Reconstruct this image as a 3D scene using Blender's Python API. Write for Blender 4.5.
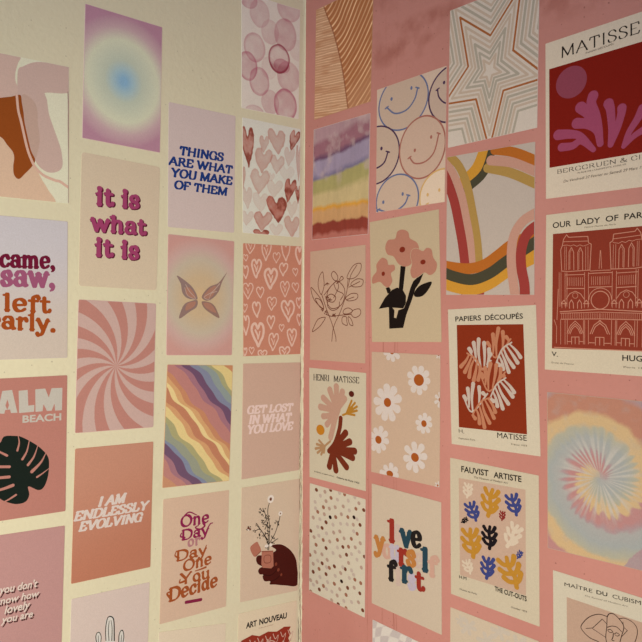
import bpy, math, random
import numpy as np
from mathutils import Matrix, Vector

for o in list(bpy.data.objects): bpy.data.objects.remove(o)
S = bpy.context.scene
COL = S.collection
EYE = 1.5                      # height of the camera above the floor

# ---------------------------------------------------------------- camera, light, exposure
cd = bpy.data.cameras.new('camera'); cam = bpy.data.objects.new('camera', cd); COL.objects.link(cam)
cd.sensor_width = 36; cd.lens = 40.09; cd.clip_start = .01
yaw, pitch, roll = .764290, .0041728, .0066770
fw = Vector((math.cos(pitch)*math.sin(yaw), math.cos(pitch)*math.cos(yaw), math.sin(pitch)))
r0 = Vector((math.cos(yaw), -math.sin(yaw), 0)); u0 = r0.cross(fw)
rr = math.cos(roll)*r0 + math.sin(roll)*u0; uu = -math.sin(roll)*r0 + math.cos(roll)*u0
M = Matrix.Identity(4)
for i in range(3): M[i][0] = rr[i]; M[i][1] = uu[i]; M[i][2] = -fw[i]
M[0][3], M[1][3], M[2][3] = -.66617, -.73069, EYE
cam.matrix_world = M
S.camera = cam
S.view_settings.view_transform = 'Standard'; S.view_settings.look = 'None'
S.view_settings.exposure = 0; S.view_settings.gamma = 1; S.view_settings.use_curve_mapping = False
w = bpy.data.worlds.new('world'); S.world = w; w.use_nodes = True
w.node_tree.nodes['Background'].inputs[0].default_value = (.80, .83, 1, 1)
w.node_tree.nodes['Background'].inputs[1].default_value = .52
def lamp(name, loc, power, radius, cone, col, target):
    l = bpy.data.lights.new(name, 'SPOT'); l.shadow_soft_size = radius; l.energy = power; l.color = col
    l.spot_size = math.radians(cone); l.spot_blend = 1
    o = bpy.data.objects.new(name, l); COL.objects.link(o); o.location = loc
    o.rotation_euler = (Vector(target)-Vector(loc)).to_track_quat('-Z', 'Y').to_euler(); return o
lamp('warm_room_lamp', (-1.2, -.9, EYE-.2), 54, .12, 80, (1, .86, .56), (-.15, 0, EYE-.3))


# ---------------------------------------------------------------- materials
_mc = {}
def nodes_of(name):
    m = bpy.data.materials.new(name); m.use_nodes = True
    return m, m.node_tree.nodes, m.node_tree.links, m.node_tree.nodes['Principled BSDF']
def grain(N, L, bs, amount, scale, src):
    """multiply src colour by a fine paper grain"""
    tc = N.new('ShaderNodeTexCoord'); no = N.new('ShaderNodeTexNoise'); no.inputs['Scale'].default_value = scale
    no.inputs['Detail'].default_value = 3
    L.new(tc.outputs['Object'], no.inputs['Vector'])
    mr = N.new('ShaderNodeMapRange'); mr.inputs['From Min'].default_value = .3; mr.inputs['From Max'].default_value = .7
    mr.inputs['To Min'].default_value = 1-amount; mr.inputs['To Max'].default_value = 1+amount
    L.new(no.outputs['Fac'], mr.inputs['Value'])
    vm = N.new('ShaderNodeVectorMath'); vm.operation = 'SCALE'
    L.new(src, vm.inputs[0]); L.new(mr.outputs[0], vm.inputs['Scale']); L.new(vm.outputs[0], bs.inputs['Base Color'])
def ink(rgb):
    k = tuple(round(c, 3) for c in rgb)
    if k not in _mc:
        m, N, L, bs = nodes_of('printed_paper')
        bs.inputs['Roughness'].default_value = .6; bs.inputs['Specular IOR Level'].default_value = .1
        c = N.new('ShaderNodeRGB'); c.outputs[0].default_value = (*k, 1)
        grain(N, L, bs, .05, 900, c.outputs[0]); _mc[k] = m
    return _mc[k]
def painted():
    if 'p' not in _mc:
        m, N, L, bs = nodes_of('printed_picture')
        bs.inputs['Roughness'].default_value = .6; bs.inputs['Specular IOR Level'].default_value = .1
        a = N.new('ShaderNodeAttribute'); a.attribute_name = 'Col'
        grain(N, L, bs, .05, 900, a.outputs['Color']); _mc['p'] = m
    return _mc['p']

# ---------------------------------------------------------------- 2-D shape engine: signed distances -> outlined flat print
def capsule(X, Y, a, b, ra, rb):
    dx, dy = b[0]-a[0], b[1]-a[1]; L2 = dx*dx+dy*dy+1e-12
    t = np.clip(((X-a[0])*dx+(Y-a[1])*dy)/L2, 0, 1)
    return np.hypot(X-a[0]-t*dx, Y-a[1]-t*dy)-(ra+(rb-ra)*t)
def chain(X, Y, pts, rad):
    d = np.full(X.shape, 1e9)
    for i in range(len(pts)-1): d = np.minimum(d, capsule(X, Y, pts[i], pts[i+1], rad[i], rad[i+1]))
    return d
def spline(pts, n=6, closed=False):
    P = [np.array(p, float) for p in pts]; out = []; m = len(P)
    for i in range(m if closed else m-1):
        if closed: a, b, c, d = P[i-1], P[i], P[(i+1) % m], P[(i+2) % m]
        else:
            b, c = P[i], P[i+1]; a = P[i-1] if i else 2*b-c; d = P[i+2] if i+2 < m else 2*c-b
        for k in range(n):
            t = k/n; out.append(.5*((2*b)+(-a+c)*t+(2*a-5*b+4*c-d)*t*t+(-a+3*b-3*c+d)*t**3))
    if not closed: out.append(P[-1])
    return out
def polygon(X, Y, pts):
    d = np.full(X.shape, 1e18); ins = np.zeros(X.shape, bool); n = len(pts)
    for i in range(n):
        (ax, ay), (bx, by) = pts[i], pts[(i+1) % n]
        d = np.minimum(d, np.abs(capsule(X, Y, (ax, ay), (bx, by), 0, 0)))
        if ay != by:
            ins ^= ((ay > Y) != (by > Y)) & (X < (bx-ax)*(Y-ay)/(by-ay)+ax)
    return np.where(ins, -d, d)
def ellipse(X, Y, cx, cy, rx, ry, rot=0):
    c, s = math.cos(rot), math.sin(rot); x = (X-cx)*c+(Y-cy)*s; y = -(X-cx)*s+(Y-cy)*c
    q = np.hypot(x/rx, y/ry); return (q-1)*min(rx, ry)
def trace(items, step, V, F, clip):
    """union of (distance fn, box) items by marching squares: each cell wholly inside joins a run of its row, boundary cells are cut on the zero line"""
    x0 = max(clip[0], min(b[0] for f, b in items)); y0 = max(clip[1], min(b[1] for f, b in items))
    x1 = min(clip[2], max(b[2] for f, b in items)); y1 = min(clip[3], max(b[3] for f, b in items))
    if x1-x0 < 1e-3 or y1-y0 < 1e-3: return
    nx = max(3, int(math.ceil((x1-x0)/step))+1); ny = max(3, int(math.ceil((y1-y0)/step))+1)
    xs = np.linspace(x0, x1, nx); ys = np.linspace(y0, y1, ny); D = np.full((ny, nx), 9.)
    for fn, b in items:
        i0, i1 = np.searchsorted(xs, (b[0], b[2])); j0, j1 = np.searchsorted(ys, (b[1], b[3]))
        i0 = max(0, i0-1); j0 = max(0, j0-1); i1 = min(nx, i1+1); j1 = min(ny, j1+1)
        if i1 <= i0 or j1 <= j0: continue
        X, Y = np.meshgrid(xs[i0:i1], ys[j0:j1]); D[j0:j1, i0:i1] = np.minimum(D[j0:j1, i0:i1], fn(X, Y))
    I = D < 0; cnt = I[:-1, :-1].astype(int)+I[1:, :-1]+I[:-1, 1:]+I[1:, 1:]
    xs = xs.tolist(); ys = ys.tolist()
    for j in range(ny-1):
        row = cnt[j]; full = np.flatnonzero(row == 4)
        if len(full):
            br = np.flatnonzero(np.diff(full) > 1); st = [full[0]]+[full[k+1] for k in br]; en = [full[k] for k in br]+[full[-1]]
            for a, b in zip(st, en):
                n = len(V); V += [(xs[a], ys[j]), (xs[b+1], ys[j]), (xs[b+1], ys[j+1]), (xs[a], ys[j+1])]; F.append((n, n+1, n+2, n+3))
        for i in np.flatnonzero((row > 0) & (row < 4)).tolist():
            c = [(i, j), (i+1, j), (i+1, j+1), (i, j+1)]; poly = []
            for k in range(4):
                (ia, ja), (ib, jb) = c[k], c[(k+1) % 4]; da, db = float(D[ja, ia]), float(D[jb, ib])
                if da < 0: poly.append((xs[ia], ys[ja]))
                if (da < 0) != (db < 0):
                    t = da/(da-db); poly.append((xs[ia]+(xs[ib]-xs[ia])*t, ys[ja]+(ys[jb]-ys[ja])*t))
            n = len(V); V += poly; F.append(tuple(range(n, n+len(poly))))

# ---------------------------------------------------------------- a pen-drawn alphabet (skeleton strokes + serifs), y up, capital height 1
def O(cx, cy, rx, ry, a0=0, a1=360, n=18):
    return [(cx+rx*math.cos(math.radians(a0+(a1-a0)*k/n)), cy+ry*math.sin(math.radians(a0+(a1-a0)*k/n))) for k in range(n+1)]
def C(*p): return spline(p, 5)
def Ln(*p): return list(p)
G = {
'A': (.92, [Ln((.08, 0), (.45, .98)), Ln((.45, .98), (.82, 0)), Ln((.22, .35), (.68, .35))], [(.08, 0), (.82, 0)]),
'B': (.78, [Ln((.16, 1), (.16, 0)), C((.16, 1), (.5, .98), (.6, .78), (.48, .56), (.2, .53)), C((.2, .53), (.58, .5), (.68, .26), (.54, .03), (.16, 0))], [(.12, 0), (.12, 1)]),
'C': (.82, [C((.72, .74), (.6, .95), (.42, 1), (.2, .88), (.09, .5), (.2, .12), (.44, 0), (.64, .06), (.74, .26))], []),
'D': (.86, [Ln((.16, 1), (.16, 0)), C((.16, 1), (.5, .97), (.74, .76), (.77, .48), (.7, .2), (.48, .02), (.16, 0))], [(.12, 0), (.12, 1)]),
'E': (.74, [Ln((.16, 1), (.16, 0)), Ln((.16, .98), (.62, .98), (.63, .82)), Ln((.16, .52), (.5, .52)), Ln((.16, .02), (.62, .02), (.66, .2))], [(.12, 0), (.12, 1)]),
'F': (.70, [Ln((.16, 1), (.16, 0)), Ln((.16, .98), (.6, .98), (.62, .82)), Ln((.16, .5), (.5, .5))], [(.16, 0), (.12, 1)]),
'G': (.88, [C((.74, .76), (.6, .96), (.42, 1), (.2, .88), (.09, .5), (.2, .12), (.44, 0), (.62, .04), (.72, .14)), Ln((.72, .4), (.72, .05))], [(.70, .42)]),
'H': (.94, [Ln((.18, 1), (.18, 0)), Ln((.76, 1), (.76, 0)), Ln((.18, .52), (.76, .52))], [(.18, 0), (.76, 0), (.18, 1), (.76, 1)]),
'I': (.42, [Ln((.21, 1), (.21, 0))], [(.21, 0), (.21, 1)]),
'J': (.6, [C((.42, 1), (.42, .3), (.34, .04), (.14, .02), (.08, .16))], [(.42, 1)]),
'K': (.88, [Ln((.17, 1), (.17, 0)), Ln((.17, .42), (.7, 1)), Ln((.34, .58), (.76, 0))], [(.17, 0), (.17, 1), (.7, 1), (.76, 0)]),
'L': (.72, [Ln((.17, 1), (.17, 0)), Ln((.17, .02), (.6, .02), (.65, .24))], [(.15, 1), (.13, 0)]),
'M': (1.08, [Ln((.16, 0), (.18, 1)), Ln((.18, 1), (.54, .1)), Ln((.54, .1), (.9, 1)), Ln((.9, 1), (.92, 0))], [(.16, 0), (.92, 0), (.14, 1), (.94, 1)]),
'N': (.94, [Ln((.17, 0), (.17, 1)), Ln((.17, 1), (.76, .02)), Ln((.76, .02), (.76, 1))], [(.17, 0), (.13, 1), (.76, 1)]),
'O': (.90, [O(.45, .5, .36, .5)], []),
'P': (.76, [Ln((.17, 1), (.17, 0)), C((.17, 1), (.5, .98), (.64, .74), (.5, .48), (.17, .46))], [(.17, 0), (.13, 1)]),
'R': (.86, [Ln((.17, 1), (.17, 0)), C((.17, 1), (.5, .98), (.62, .75), (.48, .52), (.17, .5)), Ln((.42, .5), (.74, .02))], [(.17, 0), (.13, 1), (.76, 0)]),
'S': (.70, [C((.58, .8), (.48, .97), (.3, 1), (.14, .86), (.16, .66), (.34, .54), (.52, .42), (.6, .24), (.48, .04), (.28, 0), (.14, .06), (.1, .24))], []),
'T': (.80, [Ln((.4, 1), (.4, 0)), Ln((.08, .8), (.1, .98), (.7, .98), (.72, .8))], [(.4, 0)]),
'U': (.90, [C((.18, 1), (.18, .3), (.28, .05), (.48, 0), (.66, .08), (.74, .3), (.74, 1))], [(.18, 1), (.74, 1)]),
'V': (.88, [Ln((.1, 1), (.44, .02)), Ln((.44, .02), (.78, 1))], [(.1, 1), (.78, 1)]),
'W': (1.26, [Ln((.1, 1), (.38, .02)), Ln((.38, .02), (.62, .9)), Ln((.62, .9), (.88, .02)), Ln((.88, .02), (1.16, 1))], [(.1, 1), (.62, 1), (1.16, 1)]),
'Y': (.86, [Ln((.1, 1), (.43, .46)), Ln((.43, .46), (.76, 1)), Ln((.43, .46), (.43, 0))], [(.1, 1), (.76, 1), (.43, 0)]),
'&': (.94, [C((.78, .5), (.68, .2), (.4, .0), (.16, .1), (.14, .34), (.4, .6), (.5, .8), (.38, .98), (.24, .82), (.34, .6), (.6, .22), (.84, .02))], []),
'a': (.62, [C((.12, .5), (.22, .64), (.38, .63), (.46, .48), (.46, .2), (.5, .06), (.58, .05)), O(.27, .2, .17, .17)], []),
'c': (.56, [C((.46, .5), (.38, .64), (.24, .62), (.11, .42), (.13, .14), (.27, .03), (.4, .06), (.49, .17)), Ln((.42, .5), (.46, .5))], []),
'd': (.66, [O(.28, .33, .18, .29), Ln((.5, .98), (.5, .04), (.58, .04))], [(.44, .98)]),
'e': (.60, [C((.1, .33), (.3, .34), (.49, .38), (.46, .56), (.3, .65), (.14, .54), (.1, .3), (.18, .08), (.34, .03), (.5, .14))], []),
'f': (.46, [C((.44, .86), (.36, .98), (.25, .9), (.21, .74), (.21, 0)), Ln((.06, .6), (.4, .6))], [(.21, 0)]),
'h': (.68, [Ln((.16, .98), (.16, 0)), C((.16, .42), (.28, .62), (.44, .6), (.5, .42), (.5, 0))], [(.16, 0), (.52, 0), (.1, .98)]),
'i': (.34, [Ln((.17, .62), (.17, 0)), Ln((.165, .93), (.175, .93))], [(.17, 0), (.11, .62)]),
'k': (.66, [Ln((.16, .98), (.16, 0)), Ln((.16, .3), (.5, .62)), Ln((.28, .4), (.54, .02))], [(.16, 0), (.1, .98)]),
'l': (.34, [Ln((.17, .98), (.17, 0))], [(.17, 0), (.11, .98)]),
'm': (1.0, [Ln((.16, .62), (.16, 0)), C((.16, .42), (.28, .62), (.42, .6), (.48, .42), (.48, 0)), C((.48, .42), (.6, .62), (.74, .6), (.8, .42), (.8, 0))], [(.16, 0), (.48, 0), (.82, 0), (.1, .62)]),
'n': (.68, [Ln((.16, .62), (.16, 0)), C((.16, .42), (.28, .62), (.44, .6), (.5, .42), (.5, 0))], [(.16, 0), (.52, 0), (.1, .62)]),
'o': (.60, [O(.3, .32, .2, .3)], []),
'r': (.52, [Ln((.17, .62), (.17, 0)), C((.17, .4), (.28, .6), (.4, .62), (.45, .52)), Ln((.42, .53), (.44, .53))], [(.19, 0), (.11, .62)]),
's': (.54, [C((.42, .48), (.34, .63), (.2, .62), (.12, .48), (.2, .36), (.36, .28), (.43, .14), (.32, .02), (.18, .03), (.1, .16))], []),
't': (.46, [C((.2, .86), (.2, .2), (.26, .05), (.38, .06), (.42, .14)), Ln((.06, .6), (.4, .6))], []),
'u': (.68, [C((.15, .62), (.15, .22), (.22, .05), (.36, .04), (.5, .2)), Ln((.5, .62), (.5, .02), (.58, .02))], [(.1, .62), (.45, .62)]),
'v': (.60, [Ln((.1, .62), (.3, .04)), Ln((.3, .04), (.5, .62))], [(.1, .62), (.5, .62)]),
'w': (.90, [Ln((.1, .62), (.28, .04)), Ln((.28, .04), (.45, .56)), Ln((.45, .56), (.62, .04)), Ln((.62, .04), (.8, .62))], [(.1, .62), (.45, .62), (.8, .62)]),
'y': (.62, [Ln((.1, .62), (.32, .06)), C((.52, .62), (.36, .14), (.26, -.18), (.12, -.28), (.06, -.18))], [(.1, .62), (.52, .62)]),
',': (.30, [C((.14, .07), (.19, .0), (.17, -.12), (.08, -.2))], []),
'.': (.28, [Ln((.13, .07), (.15, .07))], []),
' ': (.34, [], []),
}
# face: thick, thin (pen half widths), serif half length, serif half thickness, pen angle
FACE = {'soft': (.124, .056, .12, .056, 15), 'slab': (.158, .060, .15, .056, 12), 'groovy': (.126, .050, .11, .046, 25),
        'fine': (.062, .014, .10, .012, 8), 'book': (.075, .02, .10, .018, 8)}
def text_shapes(face, s, x0, x1, y0, y1, h, shear=0):
    """glyph distance functions for one line of lettering fitted between x0 and x1 (card units, y down)"""
    tk, tn, sl, st, ang = FACE[face]; ca, sa = math.cos(math.radians(ang)), math.sin(math.radians(ang))
    adv = sum(G[c][0] for c in s); sx = (x1-x0)/adv; out = []; cx = 0
    for ch in s:
        a, strokes, ser = G[ch]; st_ = []
        def tr(p, cx=cx):
            gx = x0+(cx+p[0])*sx; base = y0+(y1-y0)*(gx-x0)/(x1-x0+1e-9); yy = p[1]*1.13 if ch.islower() and 0 < p[1] < .7 else p[1]; py = tn*.9+yy*(1-1.8*tn)
            return (gx+shear*py*h, base-py*h)
        k = min(1, sx/h*1.15)**.6
        for q in strokes:
            n = len(q); fac = []
            for i in range(n):
                f = 0; m = 0
                for (p1, p2) in ([(q[i-1], q[i])] if i else [])+([(q[i], q[i+1])] if i < n-1 else []):
                    dx, dy = p2[0]-p1[0], p2[1]-p1[1]; l = math.hypot(dx, dy) or 1; f += abs(dx*sa-dy*ca)/l; m += 1
                fac.append(f/m)
            rad = [(tn+(tk-tn)*f)*h*k for f in fac]
            if ch in '.,' or (ch == 'i' and n == 2 and q[0][1] > .9): rad = [tk*1.15*h*k]*n
            if ch == ',': rad = [tk*1.15*h*k*(1-.7*i/(n-1)) for i in range(n)]
            st_.append(([tr(p) for p in q], rad))
        for (px, py) in ser:
            off = -st if py > .5 else st
            st_.append(([tr((px-sl*h/sx*k*.9, py+off)), tr((px+sl*h/sx*k*.9, py+off))], [st*h]*2))
        if st_:
            X_ = [p[0] for P, R in st_ for p in P]; Y_ = [p[1] for P, R in st_ for p in P]; m = tk*h*1.3
            top = 1.02 if ch in 'ABCDEFGHIJKLMNOPRSTUVWY&dfhiklt' else .79; bot = -.45 if ch in 'y,' else -.015
            def fn(X, Y, S_=st_, top=top, bot=bot):
                hh = (y0+(y1-y0)*(X-x0)/(x1-x0+1e-9)-Y)/h
                return np.maximum(np.minimum.reduce([chain(X, Y, P, R) for P, R in S_]), np.maximum(hh-top, bot-hh)*h)
            out.append((fn,
                        (min(X_)-m, min(Y_)-m, max(X_)+m, max(Y_)+m), min(.4, h/22)))
        cx += a
    return out
def bfont(s, x0, x1, y0, y1, h, shear, bold, V, F):
    """a line in Blender's own sans face, fitted to x0..x1"""
    c = bpy.data.curves.new('t', 'FONT'); c.body = s; c.size = 1; c.shear = shear; c.offset = 0 if 'M' in s else bold; c.resolution_u = 3; c.fill_mode = 'FRONT'
    o = bpy.data.objects.new('t', c); COL.objects.link(o)
    me = o.to_mesh()
    P = np.array([v.co[:2] for v in me.vertices]); n = len(V)
    cap = .73 if any(ch.isupper() or ch in 'dhklt' for ch in s) else .55
    mn, mx = P[:, 0].min(), P[:, 0].max(); t = (P[:, 0]-mn)/(mx-mn)
    xx = x0+(x1-x0)*t; yy = y0+(y1-y0)*t-P[:, 1]/cap*h
    V += list(zip(xx.tolist(), yy.tolist())); F += [tuple(n+i for i in reversed(p.vertices)) for p in me.polygons]
    o.to_mesh_clear(); bpy.data.objects.remove(o); bpy.data.curves.remove(c)

# ---------------------------------------------------------------- objects
def mesh_obj(name, verts, faces, mat, parent, M=None):
    me = bpy.data.meshes.new(name); me.from_pydata(verts, [], faces); me.materials.append(mat); me.update()
    o = bpy.data.objects.new(name, me); COL.objects.link(o)
    if parent: o.parent = parent
    return o
THICK = .0005; LAY = .000025
class Card:
    def __init__(s, name, wall, quad, label, category, group, paper, corner=1.2):
        """quad: TL TR BR BL as (distance along wall from corner line, height above eye), metres"""
        s.q = np.array(quad, float)
        c = s.q.mean(0); s.c = c; c = (float(c[0]), float(c[1]))
        o = bpy.data.objects.new(name, None); COL.objects.link(o); o.empty_display_size = .02
        if wall == 'L': B = Matrix(((1, 0, 0, c[0]), (0, 0, -1, 0), (0, 1, 0, EYE+c[1]), (0, 0, 0, 1)))
        else: B = Matrix(((0, 0, -1, 0), (-1, 0, 0, -c[0]), (0, 1, 0, EYE+c[1]), (0, 0, 0, 1)))
        o.matrix_world = B; o['label'] = label; o['category'] = category
        if group: o['group'] = group
        s.o = o; s.layer = 1
        # the paper: a slab with slightly rounded corners
        pts = []
        for (cx, cy, a) in ((corner, corner, 180), (100-corner, corner, 270), (100-corner, 150-corner, 0), (corner, 150-corner, 90)):
            for k in range(5): t = math.radians(a+k*22.5); pts.append((cx+corner*math.cos(t), cy+corner*math.sin(t)))
        P = s.pos(pts); n = len(pts)
        V = [(x, y, 0) for x, y in P]+[(x, y, THICK) for x, y in P]
        F = [tuple(range(n)), tuple(range(2*n-1, n-1, -1))]+[(i, n+i, n+(i+1) % n, (i+1) % n) for i in range(n)]
        mesh_obj('paper_sheet', V, F, ink(paper), o)
    def pos(s, pts):
        p = np.asarray(pts, float); u = (p[:, 0]/100)[:, None]; v = (p[:, 1]/150)[:, None]; q = s.q-s.c
        return ((1-u)*(1-v)*q[0]+u*(1-v)*q[1]+u*v*q[2]+(1-u)*v*q[3]).tolist()
    def put(s, name, V, F, mat, parent=None, layer=None):
        if not V: return None
        if layer is None: layer = s.layer; s.layer += 1
        z = THICK+layer*LAY; P = s.pos(V)
        return mesh_obj(name, [(x, y, z) for x, y in P], [tuple(reversed(f)) for f in F], mat, parent or s.o)
    def shapes(s, name, col, prims, parent=None, label=None, step=.4, clip=(0.3, .3, 99.7, 149.7)):
        V, F, items = [], [], []
        for p in prims:
            k = p[0]
            if k == 't':
                for fn, box, st in text_shapes(*p[1:]): items.append((fn, box)); step = min(step, max(st, .22))
                continue
            if k == 'b': bfont(*p[1:], V, F); continue
            if k == 'e':
                _, cx, cy, rx, ry, rot = p; m = max(rx, ry)+.6; items.append((lambda X, Y, a=p[1:]: ellipse(X, Y, *a), (cx-m, cy-m, cx+m, cy+m))); continue
            if k == 'x': items.append((p[1], p[2])); continue
            if k in 'pP':
                pts = spline(p[1], 5, True) if k == 'p' else p[1]; m = .6; fn = lambda X, Y, q=pts: polygon(X, Y, q)
            elif k in 'sl':
                pts = spline(p[1], 5) if k == 's' else p[1]; n = len(pts); r = [(p[2]+(p[3]-p[2])*i/(n-1))/2 for i in range(n)]
                fn = lambda X, Y, q=pts, r=r: chain(X, Y, q, r); m = max(p[2], p[3])/2+.5; step = min(step, max(.18, min(p[2], p[3])*.4))
            elif k == 'h':                        # outline of a closed smooth curve
                pts = spline(p[1], 5, True); pts.append(pts[0]); r = [p[2]/2]*len(pts); fn = lambda X, Y, q=pts, r=r: chain(X, Y, q, r); m = p[2]/2+.5; step = min(step, max(.18, p[2]*.4))
            xs = [a[0] for a in pts]; ys = [a[1] for a in pts]; items.append((fn, (min(xs)-m, min(ys)-m, max(xs)+m, max(ys)+m)))
        if items: trace(items, step, V, F, clip)
        o = s.put(name, V, F, ink(col), parent)
        if o and label: o['label'] = label
        return o
    def paint(s, name, fn, nx=160, ny=240, box=(.4, .4, 99.6, 149.6)):
        xs = np.linspace(box[0], box[2], nx); ys = np.linspace(box[1], box[3], ny); X, Y = np.meshgrid(xs, ys)
        c = np.clip(fn(X, Y), 0, 1)
        P = s.pos(np.stack([X.ravel(), Y.ravel()], 1)); z = THICK+s.layer*LAY; s.layer += 1
        idx = np.arange(nx*ny).reshape(ny, nx)
        F = np.stack([idx[:-1, :-1], idx[1:, :-1], idx[1:, 1:], idx[:-1, 1:]], -1).reshape(-1, 4).tolist()
        o = mesh_obj(name, [(x, y, z) for x, y in P], F, painted(), s.o)
        a = o.data.color_attributes.new('Col', 'FLOAT_COLOR', 'POINT')
        a.data.foreach_set('color', np.concatenate([c.reshape(-1, 3), np.ones((nx*ny, 1))], 1).astype(np.float32).ravel())
        return o
# painting helpers
def hash2(i, j, seed):
    v = np.sin(i*127.1+j*311.7+seed*74.7)*43758.5453; return v-np.floor(v)
def vnoise(X, Y, seed=0):
    i = np.floor(X); j = np.floor(Y); fx = X-i; fy = Y-j; fx = fx*fx*(3-2*fx); fy = fy*fy*(3-2*fy)
    return (hash2(i, j, seed)*(1-fx)+hash2(i+1, j, seed)*fx)*(1-fy)+(hash2(i, j+1, seed)*(1-fx)+hash2(i+1, j+1, seed)*fx)*fy
def fbm(X, Y, seed=0, n=4): return sum(vnoise(X*2**k, Y*2**k, seed+k)/2**(k+1) for k in range(n))/(1-.5**n)
def sstep(a, b, x): t = np.clip((x-a)/(b-a), 0, 1); return t*t*(3-2*t)
def mix(a, b, t):
    t = np.asarray(t)[..., None]; return np.asarray(a)*(1-t)+np.asarray(b)*t
def ramp(stops, t):
    """stops: [(position, colour)]"""
    p = [q[0] for q in stops]; return np.stack([np.interp(t, p, [q[1][k] for q in stops]) for k in range(3)], -1)
FACE['softfat'] = (.142, .074, .13, .07, 15)
def leaf(s, col, outline, slits):
    pts = spline(outline, 4, True)
    def fn(X, Y):
        d = polygon(X, Y, pts)
        for q, w0, w1 in slits:
            q = spline(q, 4); n = len(q); d = np.maximum(d, -chain(X, Y, q, [(w0+(w1-w0)*i/(n-1))/2 for i in range(n)]))
        return d
    xs = [a[0] for a in pts]; ys = [a[1] for a in pts]
    s.shapes('monstera_leaf', col, [('x', fn, (min(xs), min(ys), max(xs), max(ys)))], label='dark green split leaf')
Card.leaf = leaf
def aura(U, V, cx, cy, p):
    r = np.hypot(U-cx, (V-cy)*.98)
    return ramp([(4, p[0]), (13, p[1]), (24, p[2]), (46, p[3]), (60, p[4]), (74, p[5])], r)
def swirl(U, V, cx, cy, p):
    dx, dy = U-cx, -(V-cy); r = np.hypot(dx, dy); th = np.arctan2(dy, dx)-.62*(r/75)
    w = np.sin(th*13+1.2)*r
    return mix(p[0], p[1], sstep(-1.2, 1.2, w))
def waves(U, V, p):
    x = 45+U*3.25-V*.16; y = 25+V*3.97; s = (x*.6+y*.8); base = y-1.28*x
    ed = [-391, -314, -282, -231, -180, -135, -98, -70, 0, 67, 92, 142, 177, 232, 272, 332, 362, 422, 458, 512]
    out = np.zeros(U.shape+(3,))+p[0]; edges = [-391, -314, -282, -231, -180, -128, -88, -5, 30, 62, 90, 142, 177, 232, 272, 332, 362, 422, 455, 512]
    for i, e in enumerate(edges):
        t = base+11*np.sin(s/34+i*.5)+6*np.sin(s/19+i*1.3)
        out = out*(1-sstep(e-2, e+2, t))[..., None]+np.array(p[i+1])*sstep(e-2, e+2, t)[..., None]
    return out
def ovals(U, V, ov, p):
    c = np.zeros(U.shape+(3,))+p[0]; n = fbm(U/14, V/14, 3)
    c = mix(c, np.array(p[0])*.9, n*.5)
    for i, (cx, cy, rx, ry, al, ed) in enumerate(ov):
        wob = 1+.06*(vnoise(U/9+i*7, V/9, i)-.5)
        q = np.hypot((U-cx)/rx, (V-cy)/ry)*wob; a = 1-sstep(.96, 1.02, q)
        rim = sstep(.72, .98, q)*(1 if ed else .35)
        nn = .35+.8*fbm(U/11+i*3.3, V/11, i+9)
        aa = a*al*(.75*nn+.5*rim+ed*.35*rim)*1.35
        c = mix(c, p[1], np.clip(aa, 0, .9))
        if ed >= 1: c = mix(c, p[2], np.clip(a*sstep(.80, .95, q)*.75+a*sstep(.2, .6, (V-cy)/ry)*.45, 0, .85))
    return c
def wash_hearts(U, V, hs, p):
    c = np.zeros(U.shape+(3,))+p[0]
    sh = spline([(0, -.5), (-.35, -.95), (-.8, -.9), (-1, -.4), (-.7, .2), (-.3, .68), (0, 1), (.3, .68), (.7, .2), (1, -.4), (.8, -.9), (.35, -.95)], 3, True)
    for i, (cx, cy, rx, ry, al, tilt) in enumerate(hs):
        X = (U-cx)/rx; Y = (V-cy)/ry; X = X+tilt*Y*1.2
        m = (np.abs(X) < 1.2) & (np.abs(Y) < 1.2)
        if not m.any(): continue
        d = np.full(U.shape, 9.); d[m] = polygon(X[m], Y[m], sh)
        d = d+.1*(vnoise(U/4+i, V/4, i)-.5); a = 1-sstep(-.05, .03, d)
        n = fbm(U/8+i*5, V/8, i); rim = sstep(-.25, -.02, d)
        c = mix(c, p[1], np.clip(a*al*(.75+.5*n+.35*rim), 0, 1))
        if al > .75: c = mix(c, p[2], np.clip(a*sstep(.45, .8, n+.25*rim)*.8, 0, .8))
    return c
def palm(U, V, rib, p):
    rb = spline(rib, 6); vy = np.array([q[1] for q in rb]); ux = np.array([q[0] for q in rb])
    o = np.argsort(vy); R = np.interp(V, vy[o], ux[o]); dx = U-R; sl = .0
    n = (fbm(U/30, V/5, 5)-.5)
    fl = V-.13*dx+2.2*n; l = .5+.5*np.sin(fl*1.75); l2 = vnoise(U*.03, fl*.55, 2)
    left = mix(mix(p[0], p[1], sstep(.62, .95, l)*.9*(.3+.9*l2)), p[2], sstep(.55, .9, vnoise(U*.05, fl*.3, 8))*.38)
    d = np.maximum(dx, 0); fr = V+.95*d-8*(1-np.exp(-d/12)); n2 = vnoise(fr*.22, d*.05, 4)
    r = .5+.5*np.sin(fr*.8+2*vnoise(d*.06, fr*.02, 3)); right = mix(p[2], p[3], sstep(.62, .95, r)*(.15+1.2*n2))
    right = mix(right, p[0], sstep(110, 150, V+d*.5)*.35)
    c = np.where((dx < 0)[..., None], left, right)
    return mix(c, p[4], (1-sstep(.5, 1.6, np.abs(dx)))*.8)
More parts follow.
